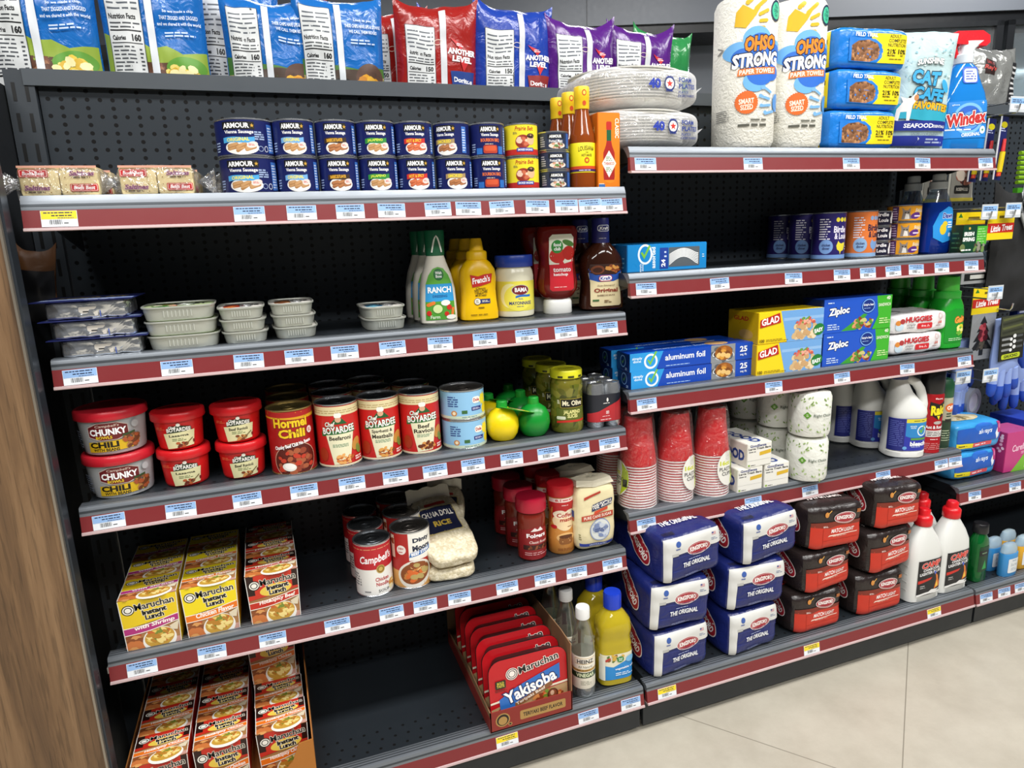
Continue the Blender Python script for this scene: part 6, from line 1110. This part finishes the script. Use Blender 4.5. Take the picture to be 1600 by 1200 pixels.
def bleach():
    t = root('bleach_jug'); W_B = M('dfe0dc', .35); Sx = [(0, .040, .036, 2.6), (.004, .0450, .041, 2.6), (.016, .0455, .0415, 2.6), (.018, .0440, .040, 2.6), (.100, .0440, .040, 2.6), (.106, .0455, .0412, 2.6), (.120, .0440, .038, 2.5)]
    b = MB(); b.loft(Sx+[(.135, .036, .034, 2.3, -.007), (.155, .026, .029, 2.1, -.014), (.175, .019, .022, 2, -.017), (.186, .0165, .0165, 2, -.018), (.190, .0160, .0160, 2, -.018)], W_B, 48); b.build('jug_body', t)
    b = MB(); b.tube([(-.012, 0, .182), (.004, 0, .184), (.020, 0, .176), (.031, 0, .160), (.037, 0, .142), (.040, 0, .124), (.038, 0, .110)], [.009, .0105, .0105, .0105, .0105, .011, .012], W_B, 14); b.build('handle', t)
    b = MB(); L = Lab(); L.rect(-42, 20, 42, 98, '2a34a8'); L.rect(-12, 88, 42, 97, 'e0d43a'); L.lines(4, 90, 38, 95, 1, '6a6420', .4); L.poly([(-12, 56), (0, 52), (20, 52), (42, 58), (42, 88), (-12, 88)], '2a86c8'); L.ringe(24, 68, 11, 12.5, 2.6, 'e8f0f4'); L.poly([(17, 70), (23, 61), (32, 80), (28, 81), (23, 68), (20, 72)], '6ab03a'); L.t('simply\ndone', 4, 78, 15, 8, 'd8ecf8', .02); L.rect(0, 46, 36, 51, '5a9a3c'); L.t('bleach', 18, 37, 38, 11, 'f4f6fa', .05); L.lines(2, 28, 30, 31, 1, 'b8c4ec', .5); L.rect(-42, 20, -14, 97, '22297c'); L.lines(-40, 30, -17, 94, 14, '5a64b0', .4); L.ell(-12, 27, 4.6, 4, '6aa8e0'); L.onto(b, on_loft(Sx), su=3.5, sv=6, lift=.0009, dl=.00003); b.build('front_label', t)
    b = MB(); b.lathe([(.0185, .186), (.0190, .187), (.0185, .2045), (.017, .206), (.0004, .206)], M('1f2a6a', .35), 32, (-.018, 0, 0)); b.build('cap', t); return t
o = bleach()
put(o, 1.6880, .0430, ZS['R4'], 'white bleach jug with a blue label, in front', 'bleach jug', 'white bleach jugs', rz=-.42); put(o, 1.6790, .1270, ZS['R4'], 'white bleach jug with a blue label, second in line', 'bleach jug', 'white bleach jugs', rz=-.36); put(o, 1.655, .194, ZS['R4'], 'white bleach jug in deep shade, rearmost', 'bleach jug', 'white bleach jugs', rz=.06)
t = root('insect_spray_can'); b = MB(); b.lathe([(.0255, 0), (.0270, .002), (.0270, .003), (.0262, .004), (.0262, .142), (.024, .148)], M('a81c22', .25, .2), 44); L = Lab(); L.poly([(-16, 128), (-18, 112), (-8, 92), (4, 84), (18, 94), (24, 112), (22, 130), (4, 122)], '141210'); L.t('Raid', 3, 108, 36, 24, 'f0e01c', .05, .15, out=[('3a1a08', .04)], a=6); L.poly([(0, 94), (8, 94), (5, 84)], 'f0e01c'); L.ell(4, 77, 10, 4, 'b8b0a8'); L.t('Ant & Roach', 0, 66, 44, 8, 'f4f0f0', .03); L.rrect(-20, 42, 22, 58, 1, 'd8d4d0'); L.lines(-17, 44, 18, 56, 3, '3a3030', .4); L.lines(-10, 34, 14, 38, 1, 'f0c8c8', .5); L.lines(-22, 10, 20, 28, 4, 'd08080', .4); L.t('fast', 2, 136, 18, 4, 'f4d8d8', .03); L.onto(b, on_can(.0262), su=3, lift=.0003, dl=.00004); b.build('can_body', t)
b = MB(); b.lathe([(.0245, .146), (.0258, .148), (.0250, .200), (.0235, .2025), (.0004, .2025)], M('17171a', .3), 40); b.build('cap', t)
put(t, 1.7600, .0330, ZS['R4'], 'red insect spray can with a black cap beside the bleach', 'spray can', rz=-.32)
t = root('repellent_can'); b = MB(); b.lathe([(.0205, 0), (.0215, .002), (.0215, .126), (.019, .132)], M('a8a890', .3), 40); L = Lab(); L.rect(-67, 3, 67, 62, '1f3a26'); L.wave(-67, 67, 58, 70, '1f3a26', 3); L.ell(6, 104, 14, 11, 'd86a2c'); L.t('OFF', 6, 104, 20, 10, 'f6f0ea', .05); L.lines(-4, 80, 14, 92, 2, '2a3a2a', .5); L.rect(-6, 68, 12, 76, '1a1f1a'); L.lines(-10, 20, 14, 50, 5, 'a8b89a', .35); L.onto(b, on_can(.0215), su=3, lift=.0003); b.build('can_body', t)
b = MB(); b.lathe([(.0205, .128), (.0215, .130), (.0212, .160), (.016, .172), (.0004, .174)], M('1f5a38', .35), 36); b.build('cap', t)
put(t, 1.8110, .0420, ZS['R4'], 'slim green and grey repellent can at the end of the bleach shelf', 'spray can', rz=-.25)

# ------------------------------------------------------------------ right bay, base shelf: charcoal and lighter fluid
def charcoal(kind):
    t = root('charcoal_bag'); W, D, H = .140, .245, .1032; cu = Cush(W, D, H, 8, .0042, 15, 3 if kind == 'b' else 9); b = MB()
    blue = kind == 'b'; base = M('1b2668', .3, kind='film', bump=.5) if blue else M('28201f', .28, kind='film', bump=.4); cu.mesh(b, base, 20)
    def oval(L, x, z, s, a=0):
        L.ell(x, z, 27*s, 13.5*s, 'e8e0dc', a=a); L.ell(x, z, 25.6*s, 12.2*s, 'a01f2c', a=a); L.ringe(x, z, 23.8*s, 10.6*s, .7*s, 'd8b8b8') if a == 0 else None; L.t('KINGSFORD', x, z, 41*s, 9.5*s, 'f6f2ee', .04, arc=1.2*s, a=a) if a == 0 else L.t('KINGSFORD', x, z, 41*s, 9.5*s, 'f6f2ee', .04, a=a)
    L = Lab()
    if blue:
        L.poly([(-66, 4), (-50, 4), (-47, 62), (66, 66), (66, 98), (-66, 98)], 'd6d6d2'); L.rect(-48, 60, -34, 66, 'b8b8b4'); oval(L, 12, 66, 1.0); L.t('THE ORIGINAL', 6, 38, 62, 10, 'f0f2f4', .03, .12); L.lines(-12, 46, 24, 49, 1, 'a8b4d8', .5); L.ell(-34, 84, 5.5, 6, '3a5aa0'); L.lines(-40, 72, -28, 77, 1, '5a6aa0', .5); L.rect(42, 84, 52, 90, 'c8a0a0'); L.rect(42, 87, 46, 90, '3a4a8a'); L.lines(40, 74, 54, 80, 2, '6a7a9a', .4); L.lines(-20, 12, 20, 17, 2, '8a96c8', .4)
        L.rect(-46, 28, 58, 28.6, '2f3f96'); L.rect(-46, 56, 58, 56.6, '2f3f96')
    else:
        L.poly([(-62, 3), (66, 3), (66, 58), (20, 60), (-20, 56), (-62, 60)], 'c2301c'); L.poly([(-62, 56), (-20, 52), (20, 56), (66, 54), (66, 63), (-62, 66)], '7a2a1a'); oval(L, 18, 72, .95); L.t('MATCH LIGHT', 14, 44, 56, 9.5, 'f4e8e4', .03, .1); L.poly([(-22, 32), (50, 35), (52, 37), (-18, 35)], 'f0d8c8'); L.lines(-10, 30, 36, 33, 1, 'e8b0a0', .5); L.ell(-26, 82, 5, 6, 'c8843c'); L.cap(-20, 86, 14, 2, 40, 'd8a04a'); L.rect(44, 80, 54, 88, 'a8602c'); L.lines(-34, 54, -22, 58, 2, 'f0d8d0', .5)
        L.rect(-34, 24, 64, 24.6, '9a2414'); L.rect(-34, 4, -33.4, 52, '9a2414')
    L.onto(b, cu.front, su=5, sv=5, lift=.0016, dl=.00004)
    L = Lab(); oval(L, 45, 62, 1.75, a=-38) if blue else (L.rect(-60, 20, 20, 90, '8a2418'), oval(L, 66, 66, 1.5, a=-38)); L.onto(b, cu.left, su=5, sv=5, lift=.0018, dl=.00004)
    L = Lab()
    if blue: L.rect(-62, 20, 62, 100, 'c9c9c6'); L.t('THE ORIGINAL', 0, -70, 84, 20, 'f0f2f4', .03, .1); oval(L, 0, -10, 1.7); L.bars(-60, -118, -34, -104)
    else: L.rect(-62, -70, 62, 100, 'b02a1c'); L.t('MATCH LIGHT', 0, -74, 88, 20, 'f4e8e4', .04, .1); oval(L, 30, -20, 1.3)
    L.onto(b, cu.top, su=5, sv=5, lift=.0018, dl=.00004); b.build('paper_bag', t); return t
o = charcoal('b')
for sx, col, dxs, ws in ((1.0048, 'left', (0, .004, .020), (1, 1.02, 1.06)), (1.1836, 'right', (0, .012, .032), (.97, 1.06, 1.1))):
    for k, nm in enumerate(('bottom', 'middle', 'top')): put(o, sx+dxs[k], -.062+.122, ZS['R5']+.1032*k, 'blue and white charcoal bag, %s of the %s blue stack' % (nm, col), 'charcoal bag', 'blue charcoal bags', rz=(.04, -.05, .06)[k], ry=(.0, .025, -.03)[k], sc=(ws[k], 1, 1))
o = charcoal('r')
for sx, col, dxs, ws, hs in ((1.3721, 'left', (0, .012, .036), (1, 1.03, 1.08), (.93, .93, 1.0)), (1.5541, 'right', (0, .012, .034), (1.03, 1.03, 1.0), (1, 1, 1))):
    z = 0
    for k, nm in enumerate(('bottom', 'middle', 'top')):
        put(o, sx+dxs[k], -.052+.120, ZS['R5']+z, 'red and black charcoal bag, %s of the %s red stack' % (nm, col), 'charcoal bag', 'red charcoal bags', rz=(-.04, .05, -.06)[k], ry=(0, -.02, .03)[k], sc=(ws[k], 1, hs[k])); z += .1032*hs[k]
def lighter():
    t = root('lighter_fluid_bottle'); Sx = [(0, .046, .026, 3.4), (.004, .0495, .029, 3.6), (.105, .0495, .029, 3.6), (.13, .048, .028, 3.2), (.155, .038, .024, 2.6), (.178, .022, .019, 2.2), (.186, .0165, .0165, 2), (.192, .016, .016, 2)]
    b = MB(); b.loft(Sx, M('dedfdb', .35), 48); 
    for i in range(4): b.box(-.0497, -.046, -.012, .012, .03+.02*i, .032+.02*i, M('c8c9c5', .35))
    b.build('bottle', t)
    b = MB(); L = Lab(); L.rect(-34, 18, 45, 108, '17171b'); L.t('CAMP', 4, 96, 58, 15, 'd83a2c', .05, .12, out=[('e8e0dc', .03)], a=3); L.t('CHARCOAL', 6, 84, 52, 6.5, 'f0f0f0', .03, a=3); L.t('LIGHTER FLUID', 4, 75, 66, 7.5, 'f0f0f0', .03, a=3); L.poly([(-32, 50), (4, 56), (10, 62), (-32, 58)], 'c8281c'); L.poly([(18, 30), (24, 52), (20, 70), (28, 62), (32, 44), (36, 52), (36, 34)], 'e07a2c'); L.poly([(22, 34), (26, 50), (30, 36)], 'f2d84a'); L.poly([(18, 66), (14, 78), (22, 72)], '4a6ad8'); L.lines(-26, 36, -8, 46, 2, 'b8b8b8', .4); L.wave(-34, 45, 19, 24, 'e8e8e6', 2, sl=4); L.poly([(-10, 20), (10, 30), (30, 28), (44, 30), (20, 22)], 'e8e8e6'); L.onto(b, on_loft(Sx), su=5, sv=8, lift=.0007, dl=.00003); b.build('front_label', t)
    b = MB(); b.lathe([(.0185, .186), (.0195, .188), (.0195, .206), (.017, .209), (.0135, .211), (.0125, .222), (.010, .226), (.0004, .2265)], M('d81c24', .3), 32); b.tube([(.014, 0, .212), (.020, 0, .218), (.019, 0, .206)], .0018, M('d81c24', .3), 8); b.build('cap', t); return t
o = lighter()
put(o, 1.6900, -.032, ZS['R5'], 'white lighter fluid bottle with a red cap, front one beside the red bags', 'bottle', 'lighter fluid bottles', rz=.0); put(o, 1.7870, -.028, ZS['R5'], 'white lighter fluid bottle with a red cap, beside the green mouthwash', 'bottle', 'lighter fluid bottles', rz=.0); put(o, 1.772, .040, ZS['R5'], 'white lighter fluid bottle with a red cap, partly hidden behind two others', 'bottle', 'lighter fluid bottles', rz=.0)

# ================================================================== goods, far bay
def pads():
    t = root('pad_pack'); cu = Cush(.158, .10, .074, 7, .0022, 24, 6); b = MB(); cu.mesh(b, M('3a9ad8', .25, kind='film', bump=.35), 16); L = Lab(); L.rect(-78, 24, 78, 62, '1f5ab8'); L.ell(10, 62, 30, 12, '2a6ac8'); L.t('always', 16, 48, 46, 16, 'e8f0fa', .02, .2); L.poly([(56, 24), (50, 40), (58, 54), (66, 50), (62, 30)], 'e8ecf2'); L.rect(-78, 10, -24, 22, 'e8d81c'); L.rect(-24, 12, 40, 22, 'd8505a'); L.lines(-18, 14, 34, 20, 1, 'f6e0e0', .5); L.lines(-70, 12, -32, 20, 1, '6a6010', .4); L.rrect(58, 40, 76, 72, 4, 'b83a7a'); L.ell(67, 58, 6, 7, 'd87aa8'); L.onto(b, cu.front, su=5, sv=5, lift=.0013, dl=.00004); L = Lab(); L.ell(-10, 0, 50, 26, 'd8c89a'); L.food(-10, 0, 44, 20, ('b8a05a', '8a7a3a', 'e8dcb8'), 16, .3, 1.5, 3); L.onto(b, cu.top, su=5, sv=5, lift=.0012); b.build('pack', t); return t
o = pads()
put(o, 1.9450, .086, ZS['F4'], 'blue pad pack with a yellow stripe, lower of two', 'pad pack', 'blue pad packs', rz=.02); put(o, 1.9480, .086, ZS['F4']+.0745, 'blue pad pack with a yellow stripe, upper of two', 'pad pack', 'blue pad packs', rz=-.03)
L = Lab(); L.t('Carefree', 8, 66, 62, 18, 'f0c8dc', .02, .2, a=6); L.poly([(-20, 0), (45, 0), (45, 30), (20, 44), (0, 20)], '7ab83a'); L.t('1', 30, 14, 6, 14, 'f0f6e0', .05); L.ell(30, 92, 6, 9, 'e07aa8'); L.lines(10, 46, 34, 54, 2, 'f0c8dc', .4)
LL = Lab(); LL.t('60 80', 14, 80, 20, 50, 'f0c8dc', .05) if False else LL.food(22, 80, 14, 30, ('f0d0e0', 'e8b0cc'), 8, .3, 1.2, 3)
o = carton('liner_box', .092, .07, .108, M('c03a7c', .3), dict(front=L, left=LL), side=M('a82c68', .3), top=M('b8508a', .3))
put(o, 2.085, .062, ZS['F4'], 'pink liner box with a green corner, beside the blue pad packs', 'box', rz=-.04)
L = Lab(); L.t('pads', 0, 60, 50, 14, 'e8f0fa', .03); L.rect(-45, 0, 45, 20, '4ab04a')
o = carton('pad_box', .09, .12, .118, M('2436a0', .3), dict(front=L), top=M('2f4ab8', .3)); put(o, 2.20, .10, ZS['F4'], 'dark blue box half cut by the frame, beyond the pink box', 'box')
def deo(col):
    t = root('deodorant_stick'); b = MB(); Sx = [(0, .026, .013, 2.4), (.003, .0275, .0145, 2.4), (.058, .0275, .0145, 2.4), (.062, .0270, .014, 2.4)]; b.loft(Sx, M(col, .3), 40); L = Lab(); L.rrect(-17, 12, 20, 50, 3, 'dfe3e4'); L.t('Secret', 2, 34, 24, 8, '8a98a0', .0, .2); L.lines(-8, 18, 14, 26, 2, '9ab', .4); L.lines(-6, 42, 14, 47, 1, '9ab', .5); L.onto(b, on_loft(Sx), su=3, lift=.0005, dl=.00004); b.build('stick_body', t)
    b = MB(); b.loft([(.0625, .0255, .0125, 2.3), (.075, .0250, .0120, 2.2), (.084, .0200, .0095, 2.1), (.0875, .010, .005, 2)], M('cfe6f4', .06, kind='liquid', tr=.6), 36); b.build('clear_cap', t); return t
o = deo('3a90d0')
for i, p in enumerate(('front', 'second', 'third')): put(o, 1.985-.004*i, -.044+.036*i, ZS['F5'], 'blue deodorant stick with a clear cap, %s in line' % p, 'deodorant', 'blue deodorant sticks', rz=.05)
o = deo('e0a82c')
for i, p in enumerate(('front', 'second')): put(o, 2.058-.004*i, -.030+.036*i, ZS['F5'], 'yellow deodorant stick with a clear cap, %s in line' % p, 'deodorant', 'yellow deodorant sticks', rz=.05)
t = root('mouthwash_bottle'); Sx = [(0, .020, .015, 3), (.003, .0225, .0175, 3), (.10, .0225, .0175, 3), (.112, .021, .0165, 2.6), (.122, .0145, .0145, 2), (.130, .013, .013, 2)]; b = MB(); b.loft(Sx, M('0f7a34', .06, kind='liquid', tr=.5), 40); L = Lab(); L.rect(-18, 30, 18, 96, '123a20'); L.rect(-18, 72, 18, 86, '17191c'); L.lines(-12, 76, 12, 82, 1, '6a8a6a', .5); L.poly([(-8, 36), (0, 60), (8, 36)], '2f9a4a'); L.onto(b, on_loft(Sx), su=4, lift=.0005); b.build('bottle', t); b = MB(); b.lathe([(.0165, .128), (.0172, .129), (.0165, .150), (.015, .152), (.0004, .152)], M('1a1a1d', .3), 32); b.build('cap', t)
put(t, 1.893, -.030, ZS['F5'], 'slim green mouthwash bottle with a black cap at the bay joint', 'bottle', rz=.1)

# hooks and hanging goods
CHR = M('aeb3b8', .2, .9)
def hook(x, z, ln, lb, tagc=True):
    t = root('peg_hook'); b = MB()
    b.tube([(0, YB-.002, 0), (0, YB-ln, -.004), (0, YB-ln-.004, .002), (0, YB-ln-.006, .014)], .0019, CHR, 8)
    if tagc: b.tube([(0, YB-.002, .022), (0, YB-ln+.004, .020)], .0014, CHR, 6)
    b.box(-.016, .016, YB-.004, YB-.001, -.016, .028, CHR); b.build('hook_wire', t)
    if tagc:
        b = MB(); L = Lab(); b.box(-.026, .026, YB-ln-.001, YB-ln, -.004, .030, M('cdd3d8', .2)); L.rect(-23, 2, 23, 26, 'e9edf2'); L.rect(-23, 14, 23, 26, '8fbbee'); L.lines(-19, 16, 19, 24, 2, '2b3350', .5); L.bars(-12, 4, 4, 11); L.onto(b, on_front(YB-ln-.001)); b.build('tag_holder', t)
    put(t, x, 0, z, lb, 'hook', 'peg hooks on the far bay')
HK = [(1.832+.055, .998, .215, 'chrome peg hook holding the yellow air freshener cards', True), (1.965, 1.000, .215, 'chrome peg hook holding the black garment', True), (1.945, .808, .21, 'chrome peg hook holding the grey tree air freshener pack', True), (1.875, .606, .205, 'chrome peg hook with a tag holder above the tape roll', True), (1.955, .604, .215, 'chrome peg hook with a tag holder left of the blue glove fingers', True), (1.960, 1.236, .20, 'chrome peg hook holding the glue pens', True), (2.05, .772, .18, 'chrome peg hook holding the blue glove', False)]
for h_ in HK: hook(*h_[:3], h_[3], h_[4])
def hang(name, mbs, x, y, z, lb, cat, grp=None, rz=0, ry=0):
    t = root(name)
    for nm, b in mbs: b.build(nm, t)
    return put(t, x, y, z, lb, cat, grp, rz=rz, ry=ry)
def glue():
    b = MB(); L = Lab(); b.box(-.014, .014, 0, .0008, -.142, 0, M('1f2660', .3)); b.box(-.016, -.013, -.001, .001, -.142, 0, 'd8dade'); L.ell(0, -18, 12, 7, 'e0d41c'); L.lines(-11, -34, 11, -24, 2, 'b8c0e0', .5); L.onto(b, on_front(0))
    c = MB(); c.tube([(.002, -.004, -.050), (.001, -.004, -.078)], [.0035, .0045], M('d83a3a', .3), 10); c.tube([(.001, -.004, -.079), (-.002, -.004, -.125)], .006, M('e0c41c', .3), 10); c.tube([(-.002, -.004, -.125), (-.003, -.004, -.134)], .005, M('d84a2c', .3), 10)
    return [('blister_card', b), ('glue_pen', c)]
for i in range(4): hang('glue_pen_pack', glue(), 1.957, .072+.030*i, 1.226, 'navy glue pen card with a yellow oval, %s on its hook' % ('front', 'second', 'third', 'rearmost')[i], 'glue pen pack', 'navy glue pen cards', ry=.06, rz=.12-.05*i)
def seedp():
    b = MB(); L = Lab(); Pz = Pillow(.088, .105, .008, .001, 2); Pz.mesh(b, M('b9b8ae', .3, kind='film'), 10, 12); L.rect(-38, 8, 38, 100, '8a8880'); L.food(2, 60, 26, 30, ('5a2a24', '3a2a28', 'a86a5a', 'd8c8b8'), 18, .4, 1.5, 4); L.rrect(-26, 18, 26, 38, 4, '1a1a1a'); L.t('ROSEWOOD', 0, 28, 40, 8, 'c8c4b8', .02); L.rect(-42, 0, 42, 8, 'b8a83c'); L.onto(b, Pz.front, su=5, sv=5, lift=.001, dl=.00004); return [('freshener_bag', b)]
hang('freshener_pack', seedp(), 1.935, .150, 1.040, 'grey air freshener bag with a gold base, hanging under the paper goods shelf', 'freshener pack')
hang('freshener_pack', seedp(), 1.895, .190, 1.040, 'gold edged air freshener bag hanging behind the grey one', 'freshener pack')
def tree(full):
    b = MB(); L = Lab(); Y = 'f0d41c'; b.box(-.052, .052, 0, .0015, -.066, 0, M(Y, .35)); L.poly([(-46, -12), (-38, -2), (-30, -12)], '2f7a2c'); L.rect(-52, -50, 52, -28, 'c8281c'); L.t('Little Trees', 4, -39, 86, 15, 'fff', .03, .2, a=3); L.lines(-10, -20, 44, -6, 1, '6a5a10', .4); L.onto(b, on_front(0)); out = [('header_card', b)]
    if full:
        c = MB(); c.box(-.046, .046, 0, .0012, -.185, -.066, M('8f9296', .2, kind='film')); L = Lab(); L.poly([(0, -72), (14, -92), (8, -92), (24, -114), (14, -112), (34, -138), (20, -136), (42, -160), (8, -158), (8, -174), (-8, -174), (-8, -158), (-42, -160), (-20, -136), (-34, -138), (-14, -112), (-24, -114), (-8, -92), (-14, -92)], '1d1f20'); L.food(2, -112, 18, 26, ('8a2a34', 'b04a54', '5a1a24'), 16, .4, 1.3, 3); L.food(0, -150, 26, 10, ('3a3834', '5a5448'), 10, .5, 1.4, 5); L.onto(c, on_front(0)); out.append(('freshener_bag', c))
    return out
hang('air_freshener', tree(False), 1.952, .050, 1.012, 'yellow air freshener card with a red band, front of the upper hook', 'air freshener', 'tree air fresheners', rz=.1); hang('air_freshener', tree(False), 1.898, .085, 1.012, 'yellow air freshener card behind the front one on the upper hook', 'air freshener', 'tree air fresheners', rz=.05)
hang('air_freshener', tree(True), 2.004, .100, .826, 'air freshener pack with a black tree and red rose', 'air freshener', 'tree air fresheners', rz=.05)
b = MB(); b.box(-.05, .05, 0, .002, -.13, 0, M('b4b6b8', .25, kind='film')); L = Lab(); L.food(6, -50, 30, 44, ('3a4858', '5a6a7a', '2a323a'), 20, .35, 1.7, 4); L.rect(-40, -122, 40, -104, '1a1c1e'); L.rect(-20, -118, 30, -108, 'e0e0dc'); L.onto(b, on_front(0))
hang('freshener_pack', [('freshener_bag', b)], 1.990, .125, .965, 'grey freshener bag with dark leaves, behind the pet food shelf end', 'freshener pack')
# black garment on a hanger
b = MB(); P = Pillow(.21, .30, .05, .008, 6); P.mesh(b, M('17181a', .8), 24, 26)
for i in range(len(b.v)): x, y, z = b.v[i]; b.v[i] = (x, y, z-.30)
c = MB(); c.tube([(0, -.004, .03), (-.03, -.02, .0), (-.045, -.03, -.05), (-.02, -.034, -.10), (.0, -.035, -.115), (.03, -.034, -.08), (.05, -.03, -.04), (.04, -.02, 0), (0, -.004, .03)], .0042, M('b4b8bb', .3, .3), 10)
d = MB(); d.rings([[(x, y, z) for x, z in ((-.036, -.005), (.036, -.005), (.036, -.06), (0, -.10), (-.036, -.06))] for y in (-.033, -.031)], M('2a2d33', .4)); L = Lab(); L.t('GORDINI', 2, -28, 52, 12, 'e0e0e0', .03); L.rrect(-14, -66, 18, -44, 3, 'd0d2d6'); L.lines(-8, -60, 12, -50, 2, '3a4a8a', .4); L.onto(d, on_front(-.033))
hang('glove_pair', [('black_gloves', b), ('hanger_loop', c), ('card', d)], 2.115, .115, 1.055, 'black gloves hanging from a grey plastic hanger at the right edge', 'gloves')
# work gloves: knitted back, dipped fingers
def glove():
    b = MB(); LB = M('8ea4dc', .8); DB = M('2450b8', .55)
    b.rings([[(rx*math.sin(a)+cx, .012*math.cos(a)*k, z) for a in [2*PI*j/20 for j in range(20)]] for z, rx, k, cx in ((0, .036, 1, 0), (-.03, .036, 1.1, 0), (-.06, .040, 1.3, .002), (-.10, .046, 1.5, .004), (-.125, .047, 1.4, .004), (-.140, .044, 1.0, .004))], LB)
    for i, (x, ln, a) in enumerate(((-.032, .062, -.12), (-.010, .078, -.03), (.014, .074, .06), (.036, .056, .16))):
        p = [(x+a*ln*q, -.003, -.132-ln*q) for q in (0, .3, .55, 1)]; b.tube(p[:3], [.0125, .0115, .011], LB, 12); b.tube([p[2], ((p[2][0]+p[3][0])/2, -.003, (p[2][2]+p[3][2])/2), p[3], (p[3][0], -.003, p[3][2]-.006)], [.0118, .0115, .0095, .004], DB, 12)
    b.tube([(.038, -.002, -.07), (.060, -.004, -.095), (.072, -.006, -.125), (.074, -.006, -.14)], [.014, .0135, .012, .006], DB, 12)
    return b
c = MB(); c.box(-.044, .044, -.020, -.018, -.105, .01, M('1a1c16', .4)); L = Lab(); L.rect(-44, -40, 44, 10, '3c4030'); 
for i in range(4): L.poly([(-40, 4-11*i), (30, 8-11*i), (36, 3-11*i), (-36, -2-11*i)], ('5a6038', '2a2e22')[i % 2])
for i in range(3):
    L.ell(8, -44-14*i, 6, 5, 'e0e2e2'); L.rrect(16, -48-14*i, 38, -42-14*i, 2, '4a4d4e'); L.rrect(-38, -52-14*i, -6, -46-14*i, 2, '8a8d8e'); L.ell(-4, -51-14*i, 5, 4.4, 'e0e2e2')
L.rrect(-36, -101, 32, -88, 5, 'b8c828'); L.t('GAUCHO', -2, -94.5, 50, 8, '1a2010', .04); L.onto(c, on_front(-.020))
hang('work_glove', [('glove', glove()), ('card', c)], 2.062, .085, .745, 'light blue work glove with dark blue finger tips and a black card', 'gloves', 'blue work gloves', ry=-.05)
hang('work_glove', [('glove', glove())], 1.985, .135, .690, 'blue work glove hanging behind, left of the carded one', 'gloves', 'blue work gloves', rz=.4)
hang('work_glove', [('glove', glove())], 2.155, .12, .70, 'blue work glove half cut by the right frame edge', 'gloves', 'blue work gloves', rz=-.3)
b = MB(); b.rings([[(R_*math.cos(a), y, R_*math.sin(a)) for a in [2*PI*j/36 for j in range(37)][:36]] for R_, y in ((.026, 0), (.038, 0), (.038, .04), (.026, .04), (.026, 0))], M('8a8f98', .3), False, False); b.lathe([(.0001, .0005), (.0255, .0005)], 'b8bcc6', 30) if False else None
c = MB(); c.rings([[(.0262*math.cos(a), y, .0262*math.sin(a)) for a in [2*PI*j/30 for j in range(30)]] for y in (.004, .036)], M('c8ccd8', .2))
hang('tape_roll', [('tape', b), ('core', c)], 2.045, .130, .515, 'grey tape roll hanging below the blue glove', 'tape roll', rz=.2)
b = MB(); L = Lab(); b.box(-.05, .05, 0, .004, -.12, 0, M('27408a', .3)); hang('hanging_card', [('blister_card', b)], 1.955, .16, .615, 'dark blue card hanging behind the tape roll', 'card')
b = MB(); b.box(-.045, .045, 0, .02, -.09, 0, M('1d2f6e', .3)); L = Lab(); L.lines(-38, -70, 38, -14, 4, 'b8c0e0', .4); L.onto(b, on_front(0)); hang('hanging_card', [('blister_card', b)], 2.20, .12, .80, 'navy product card at the right edge, beyond the black gloves', 'card')
b = MB()
for i in range(7): b.tube([(-.03, 0, -.012*i), (.03, 0, -.012*i)], .005, M('7fae1c', .4), 8)
b.box(-.032, .032, -.006, .006, -.112, -.086, M('4a9a24', .35)); hang('hanging_card', [('blister_card', b)], 2.165, .15, 1.155, 'lime green ribbed item at the right edge of the pegboard', 'tool')
# silver chip bag on top of the far bay
t = root('chip_bag'); P = Pillow(.19, .235, .07, .007, 14); b = MB(); P.mesh(b, M('a9aba8', .2, .5, kind='film', bump=.8)); L = Lab(); L.rect(-52, 166, -18, 202, '2a1412'); L.t('Uncle', -35, 196, 26, 9, 'a83a3a', .03); L.t("Ray's", -35, 181, 40, 14, 'c04a44', .04, .15, out=[('1a0c0c', .04)]); L.poly([(40, 80), (90, 80), (90, 200), (60, 200)], '1f1f22'); L.lines(52, 90, 86, 194, 8, 'd0d0d0', .4); L.onto(b, P.front, su=5, sv=5, lift=.0013, dl=.00004); b.build('bag', t)
put(t, 2.235, .335, ZT, 'silver crinkled chip bag behind the glass cleaner, on the far bay', 'chip bag', ry=.02)
